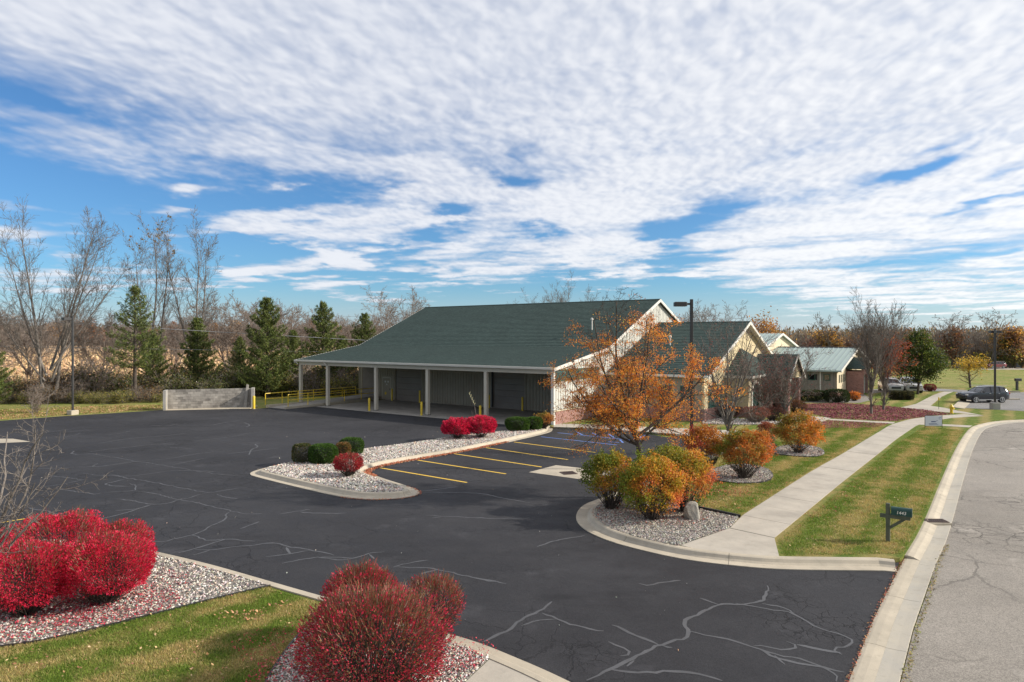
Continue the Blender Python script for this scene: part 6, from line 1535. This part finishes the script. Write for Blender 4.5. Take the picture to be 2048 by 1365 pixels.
def pine(loc, h, rad, label, seed, dens=1.0, skirt=.05, sq=1.0):
    rg = random.Random(seed); rs_ = np.random.RandomState(seed); root = empty('pine_tree', loc, 0, label, 'pine tree', 'pines along the back of the lot')
    out = [[], [], [], []]; out[0] = [(Vector((0, 0, -.1)), Vector((0, 0, h*.5)), .2, .13), (Vector((0, 0, h*.5)), Vector((0, 0, h*.97)), .13, .02)]
    cs, ds, sz = [], [], []; z = h*skirt+.3; a = 0
    while z < h*.98:
        f = (z-h*skirt)/(h*(1-skirt)); L0 = rad*((1-f)**.75)*(1.0 if f > .12 else .72+f*2.3)+.12
        for i in range(5):
            a += 2.4+rg.uniform(-.4, .4); L = L0*rg.uniform(.62, 1.22)
            if rg.random() < .10: continue
            el_ = .12+.55*f+rg.uniform(-.12, .12); d = Vector((math.cos(a)*math.cos(el_), math.sin(a)*math.cos(el_), math.sin(el_))); p = Vector((0, 0, z)); n = max(2, int(L/.32)); 
            q = p
            for j in range(n):
                d = (d+Vector((0, 0, .05))+Vector((rg.gauss(0, .06), rg.gauss(0, .06), rg.gauss(0, .05)))).normalized(); q2 = q+d*(L/n); out[2].append((q, q2, .03*(1-j/n)+.008, .03*(1-(j+1)/n)+.006))
                fj = (j+1)/n
                if fj > .22:
                    for _ in range(max(1, int(5*dens))):
                        sd = Vector((-d.y, d.x, 0))*rg.uniform(-1, 1)*(.48*(1.1-fj)*L0*.6+.12)
                        cs.append(tuple(q2+sd+Vector((0, 0, rg.uniform(-.05, .14))))); dd_ = (d*.8+sd.normalized()*.5+Vector((0, 0, .35))).normalized(); ds.append(tuple(dd_)); sz.append(rg.uniform(.22, .34))
                q = q2
        z += rg.uniform(.24, .40)*(h/9)**.3
    for i in range(4): cs.append((rg.gauss(0, .1), rg.gauss(0, .1), h*rg.uniform(.93, 1.0))); ds.append((0, 0, 1)); sz.append(.3)
    link('trunk', segmesh('trunk', out, (0,), M_barkd, rmin=.02), root)
    cr_ = link('crown', segmesh('branches', out, (2,), M_barkd), root)
    cs, ds, sz = np.array(cs), np.array(ds), np.array(sz); kk = 9; n = len(cs); c = np.repeat(cs, kk, 0)+rs_.randn(n*kk, 3)*.075; d = np.repeat(ds, kk, 0)+rs_.randn(n*kk, 3)*.55; d /= np.linalg.norm(d, axis=1, keepdims=True)
    V, Fq = leafquads(c, np.repeat(sz, kk)*rs_.uniform(.7, 1.1, n*kk), rs_, aspect=.17, align=d)
    tone = np.repeat(1+.22*rs_.randn(n), kk)[:, None]; col = np.clip(pick(rs_, n*kk, [(.10, .13, .030), (.14, .17, .040), (.060, .085, .026), (.22, .22, .06)], [4, 3, 3, 1])*tone, .004, .5)
    link('needles', np_mesh('needles', V, [Fq], M_needle, cols=np.repeat(col, 4, 0)), cr_)
    return root
P1_ = pine(gb(270, 64), 10.7, 2.9, 'open branched pine with a visible lower trunk beside the lamp post', 91, .75, .26)
P3_ = pine(gb(535, 69), 9.9, 3.6, 'darkest full pine standing behind the block wall', 93, 1.25, .02)
P4_ = pine(gb(646, 73), 9.6, 3.5, 'full pine rising behind the canopy end posts', 94, 1.0, .06)
cp(P3_, gb(395, 70), .80, 1.0, 'short olive pine before the tallest narrow bare tree')
cp(P4_, gb(729, 79), .90, 2.0, 'smallest pine top beside the sloping end of the shingle roof')
cp(P3_, gb(-32, 57), .70, 2.5, 'green pine cut by the picture edge at the back of the lot')
cp(P4_, gb(306, 68), .66, .6, 'smaller pine merged with the open branched pine')
cp(P3_, gb(585, 76), .68, 3.3, 'low dark pine filling between the two full pines')
cp(P4_, gb(480, 74), .62, 4.1, 'low dark pine under the round pinkish tree')
cp(P3_, gb(684, 76), .62, 5.0, 'low dark pine in the shade beyond the ramp')

# brush along the back of the lot
def brush(seed, pal, n=2600, h=3.0, bark=M_bark, leafsz=.14):
    sp = [dict(n=5, wander=.14, trop=.03, kids=8, ang=(25, 60), lr=.6, start=.1, taper=.3, rr=.55), dict(n=4, wander=.2, trop=.02, kids=5, ang=(25, 65), lr=.55, start=.1, taper=.4, rmin=.012), dict(n=3, wander=.25, trop=.0, taper=.5)]
    rg = random.Random(seed); S = [((rg.gauss(0, .35), rg.gauss(0, .3), -.1), (rg.gauss(0, .45), rg.gauss(0, .45), 1), h*rg.uniform(.6, 1.05), .03) for _ in range(10)]
    return tree('brush_shrub', (0, 0, 0), 'brush', 'shrub', 'brush along the back of the lot', seed, S, sp, bark, .012,
                leaves=lambda t, rs: leaf_cloud(t, rs, n, .22, leafsz, pal, aspect=.6, jit=.3))
BR = [brush(101, [(.30, .18, .08), (.24, .16, .08), (.36, .24, .11)], 900, 2.7), brush(102, [(.075, .10, .03), (.11, .13, .04), (.16, .14, .05)], 2600, 2.6), brush(103, [(.20, .14, .09), (.16, .11, .08)], 350, 3.3, M_barkp), brush(104, [(.24, .23, .06), (.15, .17, .05), (.34, .28, .09)], 2200, 1.9)]
rg = random.Random(9)
LBL = ['tangled brown leaved brush in the strip behind the lot', 'dark green leaved brush in the strip behind the lot', 'bare reddish grey brush in the strip behind the lot', 'low yellow green brush along the edge of the grass strip']
k = 0; first = set()
for px in list(range(-120, 720, 19)):
    for row in range(2):
        if row and rg.random() < .45: continue
        ty = rg.choice([0, 1, 2, 2, 0, 1]) if row else rg.choice([3, 2, 1, 0, 3])
        if 330 < px < 520 and row == 0: ty = 1
        edge = 61.5 if px < 250 else (63 if px < 330 else 66)
        Y = edge+rg.uniform(.2, 1.5)+row*3.2; sc = rg.uniform(.8, 1.25)*(.55 if row == 0 and px < 330 else 1.0)*(.9 if ty == 3 else 1)
        if px > 430: Y += 4
        o = BR[ty]
        if ty in first: o = copy_tree(o)
        first.add(ty); o.location = gb(px+rg.uniform(-8, 8), Y); o.scale = (sc*1.1, sc*1.1, sc); o.rotation_euler = (0, 0, rg.uniform(0, 6.3)); o['label'] = LBL[ty]; o['group'] = 'brush of one kind: '+LBL[ty].split(' in ')[0].split(' along')[0]; k += 1
g = G(70, 826); o = copy_tree(BR[2]); o.location = (g.x, g.y, 0); o.scale = (.42, .42, .72); o['label'] = 'single bare shrub standing out on the grass strip before the pale forked trunks'; o['group'] = 'lone shrub'

# --- far woods: tree things in front, one mass behind
def woodtree(seed, h, pal, n, lsz, bark, sp_=.6):
    rg = random.Random(seed); out = [[], [], [], []]; tips = []
    sp = [dict(n=6, wander=.06, trop=.04, kids=9, ang=(22, 50), lr=.5, start=.25, taper=.2, rr=.5), dict(n=4, wander=.12, trop=.04, kids=7, ang=(22, 55), lr=.5, start=.15, taper=.3), dict(n=3, wander=.18, trop=.03, kids=4, ang=(25, 55), lr=.5, start=.1, taper=.4, rmin=.016), dict(n=2, wander=.2, trop=0, taper=.5)]
    for i in range(3):
        a = i*2.1; grow(rg, Vector((0, 0, -.1)), Vector((.16*math.cos(a), .16*math.sin(a), 1)), h*rg.uniform(.75, .95), .16, sp, 0, out, tips)
    ps = []
    for l in range(4):
        if out[l]: a = out[l]; ps.append(tubes([tuple(s[0]) for s in a], [tuple(s[1]) for s in a], np.maximum([s[2] for s in a], .024), np.maximum([s[3] for s in a], .020), (5, 3, 3, 3)[l]))
    V, Fq = join(ps); nf = sum(len(f) for f in Fq); cb = np.tile(np.array(bark), (len(V), 1)); rs_ = np.random.RandomState(seed)
    if n:
        Vl, Fl, cl = leaf_cloud(tips, rs_, n, .35, lsz, pal, aspect=.7, jit=.25); Fq.append(Fl+len(V)); V = np.concatenate([V, Vl]); cb = np.concatenate([cb, cl])
    return np_mesh('far_tree', V, Fq, M_leaf, cols=cb)
WT = [(woodtree(201, 10, None, 0, 0, (.24, .205, .18)), 'bare grey tree at the front of the far woods'), (woodtree(202, 10, None, 0, 0, (.17, .13, .11)), 'bare dark brown tree at the front of the far woods'),
      (woodtree(203, 9.5, [(.30, .15, .08), (.24, .13, .08)], 1300, .38, (.15, .12, .10)), 'rusty brown leaved tree in the far woods'), (woodtree(204, 9, [(.50, .28, .07), (.40, .23, .07)], 1300, .38, (.15, .12, .10)), 'golden brown leaved tree in the far woods'),
      (woodtree(205, 9, [(.24, .10, .08), (.18, .09, .07)], 1500, .38, (.14, .11, .09)), 'dark maroon leaved tree in the far woods'), (woodtree(206, 8, [(.15, .18, .05), (.22, .22, .07)], 1600, .38, (.13, .11, .09)), 'olive green leaved tree in the far woods'),
      (woodtree(207, 11, None, 0, 0, (.28, .25, .23)), 'pale barked bare tree in the far woods')]
rg = random.Random(31)
def wt(i, px, Y, sc):
    me, lb = WT[i]; o = link('far_tree', me, None, gb(px, Y), label=lb, cat='tree', group='far woods: '+lb.split(' in the')[0].split(' at the')[0]); o.scale = (sc*rg.uniform(.9, 1.25), sc*rg.uniform(.9, 1.25), sc); o.rotation_euler = (0, 0, rg.uniform(0, 6.3)); return o
for i in range(96):
    px = 1570+i*7.6+rg.uniform(-6, 6); Y = rg.uniform(132, 158) if px > 1640 else rg.uniform(140, 170)
    ty = rg.choice([0, 1, 1, 2, 0, 0, 3, 1, 4]) if px < 1900 else rg.choice([0, 1, 6, 2, 3, 4, 0, 6])
    wt(ty, px, Y, rg.uniform(.54, .76)*(.9 if px < 1700 else 1.0))
for px, ty, s_ in [(1655, 3, 1.05), (1660, 0, 1.2), (1672, 3, .9), (1715, 4, .8), (1745, 4, .85), (1815, 2, 1.05), (1905, 2, 1.10), (1915, 6, 1.2), (1980, 6, 1.25), (1998, 3, 1.05), (2012, 5, 1.0), (2030, 3, 1.12), (2045, 3, 1.0), (2020, 2, 1.1), (1990, 5, .55), (1960, 5, .5), (2025, 5, .5), (2042, 5, .45)]: wt(ty, px, 130, s_*.78)
for i in range(60):
    px = -180+i*17+rg.uniform(-8, 8); Y = rg.uniform(330, 460)
    if px > 760: continue
    wt(rg.choice([0, 1, 0, 2, 6, 0, 3]), px, Y, rg.uniform(1.3, 1.9))
# woods mass
rs_ = np.random.RandomState(77)
def mass(name, x0, x1, y0, y1, hfun, n, pal, wts, label, sz=(.7, 1.5)):
    X = rs_.uniform(x0, x1, n); Y = rs_.uniform(y0, y1, n); hh = hfun(X)*(1+.26*gnoise(X*.10, Y*.02, 5)+.22*gnoise(X*.4, Y*.05, 6)); hh = hh*(.72+.28*rs_.rand(n)); Z = hh*rs_.rand(n)**.9
    P_ = np.stack([X, Y, Z], 1); V, Fq = leafquads(P_, rs_.uniform(*sz, n), rs_, aspect=.30, align=np.tile(np.array([[0, 0, .8]]), (n, 1)))
    cl = pick(rs_, n, pal, wts, .25)*(1+.35*gnoise(X*.15, Y*.15, 9))[:, None]
    link(name, np_mesh(name, V, [Fq], M_leaf, cols=np.repeat(np.clip(cl, .01, .6), 4, 0)), None, label=label, cat='woods', kind='stuff')
BW = [(.17, .145, .115), (.22, .19, .155), (.22, .14, .085), (.12, .10, .08), (.30, .20, .09)]
mass('far_woods', 60, 210, 160, 215, lambda x: 7.4+.008*x, 44000, BW, [4, 4, 2, 3, .8], 'brown autumn woods closing the field beyond the neighbouring lot')
mass('far_woods', -420, 40, 480, 560, lambda x: 15+0*x, 26000, BW, [4, 4, 1, 3, .3], 'thin grey brown tree line on the horizon beyond the stubble field', (3, 5))
mass('far_woods', 40, 160, 190, 260, lambda x: 9.0+0*x, 16000, BW, [4, 4, 2, 3, .8], 'brown tree line showing over the roofs between gables')
# standing corn stubble
n = 42000; X = rs_.uniform(-150, -5, n); Y = 76+rs_.rand(n)**1.6*190; ok = X/Y > -.95; X, Y = X[ok], Y[ok]; n = len(X)
P_ = np.stack([X, Y, rs_.uniform(.1, 1.1, n)], 1); V, Fq = leafquads(P_, rs_.uniform(.5, 1.1, n), rs_, aspect=.22, align=np.tile(np.array([[0, 0, 1.2]]), (n, 1)))
link('dry_corn', np_mesh('dry_corn', V, [Fq], M_litter, cols=np.repeat(pick(rs_, n, [(.60, .42, .24), (.50, .34, .19), (.70, .52, .32)], None, .2), 4, 0)), None, label='golden dry corn stalks standing in the field behind the brush', cat='corn', kind='stuff')

# ------------------------------------------------------------------ stones, grass, fallen leaves
def stones(poly, n, size, pal, wts, z, label, seed=3, red=0.0, excl=()):
    rs_ = np.random.RandomState(seed); q = scatter(poly, n, rs_, excl); n = len(q); s = size*(.55+.75*rs_.rand(n)**1.6)
    base = np.array([[1, 0, 0], [0, 1, 0], [-1, 0, 0], [0, -1, 0], [0, 0, 1], [0, 0, -1]], float)
    Fc = np.array([[0, 1, 4], [1, 2, 4], [2, 3, 4], [3, 0, 4], [1, 0, 5], [2, 1, 5], [3, 2, 5], [0, 3, 5]])
    sc = np.stack([rs_.uniform(.7, 1.2, n), rs_.uniform(.6, 1.0, n), rs_.uniform(.40, .75, n)], 1)*s[:, None]*.5
    V = base[None]*sc[:, None]+rs_.randn(n, 6, 3)*s[:, None, None]*.07; a = rs_.rand(n)*6.28; ca, sa = np.cos(a), np.sin(a); tx = rs_.randn(n)*.3
    x, y, zz = V[..., 0].copy(), V[..., 1].copy(), V[..., 2].copy(); zz = zz+x*tx[:, None]
    V[..., 0] = x*ca[:, None]-y*sa[:, None]+q[:, 0:1]; V[..., 1] = x*sa[:, None]+y*ca[:, None]+q[:, 1:2]; V[..., 2] = zz+z+(s*.22)[:, None]+rs_.rand(n, 1)*size*.35
    f = Fc[None]+(np.arange(n)*6)[:, None, None]; col = np.repeat(pick(rs_, n, pal, wts, .14), 6, 0)
    o = link('gravel', np_mesh('gravel', V.reshape(-1, 3), [f.reshape(-1, 3)], M_pebble, cols=col, smooth=False), None, label=label, cat='gravel', kind='stuff')
    return o
WHT = [(.62, .58, .52), (.50, .46, .41), (.38, .33, .29), (.20, .18, .17), (.52, .38, .31), (.10, .095, .095)]; WW = [5, 4, 3, 2, 2, 1]
GRY = [(.42, .38, .32), (.32, .29, .25), (.22, .20, .18), (.13, .12, .115), (.40, .30, .25), (.55, .51, .46)]; GW = [4, 4, 3, 2, 1.5, 1.5]
def clip_poly(poly, x0, x1, y0, y1): return [Vector((min(max(p.x, x0), x1), min(max(p.y, y0), y1), 0)) for p in poly]
bl = clip_poly(bedL, -17, 99, 0, 99)
stones(bl, 26000, .062, WHT, WW, .128, 'white and tan river stones of the near bed under the crimson bushes', 1)
stones(bedR, 15000, .052, WHT, WW, .128, 'pale river stones of the small bed beside the near walk', 2)
stones(islin, 30000, .085, [(.62, .58, .52), (.50, .46, .41), (.38, .34, .30), (.20, .18, .17), (.50, .40, .34), (.10, .095, .095)], [5, 4, 3, 2, .8, 1], .121, 'white and pinkish stones covering the long island', 3)
stones(bed1, 24000, .060, GRY, GW, .126, 'grey brown stones of the corner bed around the boulder', 4)
stones(bed2, 6500, .075, GRY, GW, .126, 'grey stones inside the oval ring', 5); stones(bed3, 5500, .08, GRY, GW, .126, 'grey stones inside the smaller ring', 6)
stones(bed4, 5000, .11, WHT, WW, .124, 'pale stones along the entrance of the tan wing', 7)
def litter(q, z, size, pal, wts, label, seed=1, name='fallen_leaves', tilt=.5):
    rs_ = np.random.RandomState(seed); n = len(q); P_ = np.concatenate([q, np.full((n, 1), z)+rs_.rand(n, 1)*.03], 1)
    d = rdir(rs_, n); d[:, 2] *= tilt; d /= np.linalg.norm(d, axis=1, keepdims=True); V, Fq = leafquads(P_, size, rs_, up=2.5, aspect=.6, align=d)
    V[:, 2] = np.maximum(V[:, 2], z-.004)
    return link(name, np_mesh(name, V, [Fq], M_litter, cols=np.repeat(pick(rs_, n, pal, wts, .2), 4, 0)), None, label=label, cat='fallen leaves', kind='stuff')
rs_ = np.random.RandomState(12)
RUST = [(.42, .12, .06), (.50, .18, .09), (.34, .10, .06), (.46, .24, .12)]
# rust leaves gathered in the gutter of the island along the stalls
ip = resample(isl, .1, True); sel = [p for p in ip if (p-G(850, 918)).length < 9.5 and p.y > G(735, 944).y-.2 and p.x > G(722, 944).x and (p-G(60+895, 876)).length > 1.2]
low = [i for i, p in enumerate(ip) if min((p-G(a, b)).length for a, b in ((735, 943), (773, 931), (830, 921), (890, 911), (930, 904), (960, 898), (990, 891))) < 1.3]
i2 = offset(ip, .28, True); pp = []
for i in low:
    for _ in range(42): f = abs(rs_.randn())*.45; q = ip[i].lerp(i2[i], min(1.2, f)); pp.append((q.x+rs_.randn()*.05, q.y+rs_.randn()*.05))
litter(np.array(pp), .012, .075, RUST, [3, 3, 2, 2], 'rust coloured leaves heaped in the gutter of the island', 2)
tipp = [p for p in ip if (p-G(800, 1000)).length < 2.3]; pp = [(p.x+rs_.randn()*.05, p.y-.03+rs_.randn()*.04) for p in tipp for _ in range(9)]
litter(np.array(pp), .004, .05, RUST, [3, 3, 2, 2], 'thin line of rust leaves along the island tip', 3)
litter(scatter(islin, 1300, rs_), .16, .075, RUST, None, 'rust leaves scattered on the island stones', 4)
CR = [(.48, .03, .07), (.36, .03, .05), (.55, .08, .09), (.28, .04, .05)]
def disc(px, py, r, n, z=.13, sx=1.3):
    g_ = G(px, py, z); a = rs_.rand(n)*6.28; q = r*np.sqrt(rs_.rand(n)); return np.stack([g_.x+q*np.cos(a)*sx, g_.y+q*np.sin(a)], 1)
q = np.concatenate([disc(215, 1212, 1.15, 2000), disc(60, 1238, 1.2, 1500), disc(290, 1165, .8, 260), disc(400, 1190, 2.4, 140), disc(200, 1262, 1.6, 260)]); q = q[inpoly(q[:, 0], q[:, 1], bl)]
litter(q, .165, .042, CR, None, 'crimson leaves dropped on the stones under the near bushes', 5)
wk = GP([(985, 1308), (925, 1370), (870, 1500), (1600, 1500), (1100, 1340)], .12); q = np.concatenate([disc(740, 1350, 1.6, 3400), disc(600, 1290, 1.0, 420), disc(900, 1310, .7, 420)]); q = q[~inpoly(q[:, 0], q[:, 1], wk)]; litter(q, .165, .038, CR, None, 'crimson leaves dropped around the largest dark red bush', 6)
q = np.concatenate([disc(1300, 1030, 1.5, 700), disc(1420, 950, 1.2, 500), disc(1440, 985, .9, 420), disc(1600, 905, 1.0, 250)]); litter(q, .16, .05, [(.45, .10, .06), (.38, .16, .08), (.30, .06, .06)], None, 'reddish leaves under the orange shrubs', 7)
mz = GP([(1602, 809), (1680, 807), (1762, 812), (1850, 820.5), (1905, 829), (1862, 832.5), (1818, 838.5), (1792, 843.5), (1720, 840.5), (1660, 837), (1640, 832), (1600, 823)], .12)
litter(scatter(mz, 15000, rs_), .135, .115, [(.26, .06, .09), (.20, .05, .08), (.32, .09, .10), (.36, .16, .14), (.14, .06, .06)], [4, 3, 2, 1, 2], 'maroon leaf litter covering the grass under the two vase shaped trees', 8)
mz2 = GP([(1625, 846), (1660, 842), (1780, 848), (1750, 856), (1650, 858)], .12)
litter(scatter(mz2, 1800, rs_), .135, .10, [(.26, .06, .09), (.20, .05, .08), (.32, .09, .10)], None, 'thin maroon leaves on the lawn below the concrete strip', 9)
TAN = [(.42, .26, .13), (.50, .34, .19), (.34, .17, .09), (.28, .12, .08)]
gstrip = GP([(-200, 847), (0, 839), (123, 830.5), (211, 825.5), (320, 818.5), (330, 810), (200, 812), (0, 820), (-200, 824)])
litter(scatter(gstrip, 6500, rs_), .0, .13, TAN, None, 'tan leaves strewn along the grass strip behind the lot', 10)
verge = GP([(1556, 1082), (1690, 975), (1790, 890), (1850, 853), (1930, 862), (1905, 890), (1880, 950), (1840, 1050), (1805, 1108), (1570, 1112)], .12)
litter(scatter(verge, 700, rs_), .14, .055, TAN, None, 'dry leaves on the grass between sidewalk and street', 11)
sw_ = [(1845-i*9.5, 935+i*13.5) for i in range(17)]; q = np.concatenate([disc(a+rs_.randn()*5-190*((b-935)/150.)*.25, b, .45, 22, .12, .8) for a, b in [(1760, 940), (1745, 955), (1728, 975), (1712, 990), (1698, 1003), (1684, 1018), (1668, 1032)]]); litter(q, .14, .06, [(.36, .12, .08), (.42, .18, .10)], None, 'line of reddish leaves lying along the mowing track', 12)
med = GP([(1300, 1002), (1375, 1012), (1478, 1031), (1600, 952), (1530, 968), (1420, 968), (1370, 955), (1300, 985)], .12)
litter(scatter(med, 700, rs_), .14, .055, TAN+[(.5, .12, .08)], None, 'dry leaves on the lawn between oval ring and corner bed', 13)
nl = [Vector((-13, G(-300, 1322, .12).y, 0))]+[p for p in smoothp([G(a, b, .12) for a, b in ed1], 2) if p.x > -13]+GP([(545, 1180), (637, 1208), (690, 1222), (640, 1250), (600, 1285), (560, 1340), (520, 1420), (200, 1480), (-500, 1480)], .12)
litter(scatter(nl, 420, rs_), .15, .055, TAN, None, 'pale brown leaves lying on the near lawn', 14)
q = np.concatenate([disc(495, 1234, .28, 40), disc(452, 1231, .2, 22), disc(560, 1212, .2, 18), disc(380, 1300, .12, 8), disc(520, 1330, .2, 10)]); litter(q, .155, .06, [(.55, .30, .16), (.48, .22, .12)], None, 'small heap of curled oak leaves on the near lawn', 15)
# debris on the pavement edges
gl = resample(gutL[:5], .05); pp = [(p.x+(.38)*-math.cos(BA)*1.0+rs_.randn()*.02, p.y+.38*math.sin(BA)+rs_.randn()*.03) for p in gl for _ in range(3) if rs_.rand() < .7]
litter(np.array(pp), .014, .05, [(.30, .08, .05), (.24, .13, .07), (.36, .18, .09)], None, 'reddish leaves gathered where the lot meets the street gutter', 16)
gl = resample(gut[:9], .08); pp = [(p.x+(.76+abs(rs_.randn())*.05)*math.cos(BA), p.y-.76*math.sin(BA)+rs_.randn()*.05) for p in gl for _ in range(4)]
litter(np.array(pp), .0, .05, [(.24, .24, .06), (.30, .22, .09), (.18, .15, .06)], None, 'weeds and leaf bits along the street edge of the gutter', 17)
aroot = []
q = scatter(GP([(0, 900), (500, 870), (900, 850), (1150, 900), (1150, 1000), (1600, 1150), (1750, 1200), (1650, 1360), (1200, 1360), (950, 1270), (640, 1180), (330, 1090), (0, 1000)]), 55, rs_)
litter(q, .006, .05, [(.50, .42, .30), (.6, .55, .45), (.36, .2, .1)], None, 'a few stray leaves lying on the asphalt', 18)
q = scatter(GP([(40, 1000), (1100, 870), (1700, 1200), (1300, 1360), (300, 1090)]), 300, rs_)
stones([Vector((a, b, 0)) for a, b in [(q[:, 0].min(), q[:, 1].min()), (q[:, 0].max(), q[:, 1].min()), (q[:, 0].max(), q[:, 1].max()-6), (q[:, 0].min(), q[:, 1].max()-6)]], 120, .028, [(.42, .40, .37)], None, .003, 'tiny light pebbles strewn on the asphalt', 19)

def grass(poly, n, hgt, wd, z, label, seed, excl=(), dry=.35):
    rs_ = np.random.RandomState(seed); q = scatter(poly, n, rs_, excl); n = len(q)
    h = hgt*rs_.uniform(.5, 1.15, n); lean = rs_.randn(n, 2)*.45*h[:, None]; a = rs_.rand(n)*3.14; w_ = wd*rs_.uniform(.6, 1.2, n)
    bx_ = np.stack([np.cos(a)*w_/2, np.sin(a)*w_/2], 1); V = np.zeros((n, 3, 3)); V[:, 0, :2] = q-bx_; V[:, 1, :2] = q+bx_; V[:, 2, :2] = q+lean; V[:, :2, 2] = z; V[:, 2, 2] = z+h
    f = np.arange(n*3).reshape(-1, 3)
    qq = q[:, 0]*WV.x+q[:, 1]*WV.y; dm = .5+.40*gnoise(q[:, 0]*.6, q[:, 1]*.6, 8)+.38*gnoise(q[:, 0]*2.2, q[:, 1]*2.2, 9)+.20*np.sin(4.4*qq)+.12*rs_.randn(n)
    t_ = np.clip((dm-(1-dry)+.18)/.36, 0, 1)[:, None]; g_ = pick(rs_, n, [(.14, .22, .026), (.19, .26, .040), (.095, .155, .020)], None, .2); d_ = pick(rs_, n, [(.48, .38, .17), (.42, .31, .14), (.36, .31, .10)], None, .2)
    col = np.clip(g_*(1-t_)+d_*t_, .005, .9)
    return link('grass', np_mesh('grass', V.reshape(-1, 3), [f], M_blade, cols=np.repeat(col, 3, 0)), None, label=label, cat='grass', kind='stuff')
grass(nl, 95000, .055, .012, .118, 'short mown grass of the near lawn', 1, dry=.42)
grass(verge, 80000, .06, .018, .118, 'striped mown grass between sidewalk and street', 2, dry=.42)
B1_ = [(p.x, p.y) for p in bed1]; B2_ = [(p.x, p.y) for p in bed2]; B3_ = [(p.x, p.y) for p in bed3]
ml = GP([(1278, 978), (1345, 950), (1440, 912), (1480, 893), (1560, 868), (1640, 850), (1775, 850), (1687, 905), (1620, 943), (1480, 1033)], .12)
grass(ml, 80000, .06, .022, .118, 'mown grass around the stone rings beside the sidewalk', 3, (B1_, B2_, B3_), dry=.46)
grass(gstrip, 14000, .12, .05, -.03, 'rough grass of the strip behind the lot', 4, dry=.5)
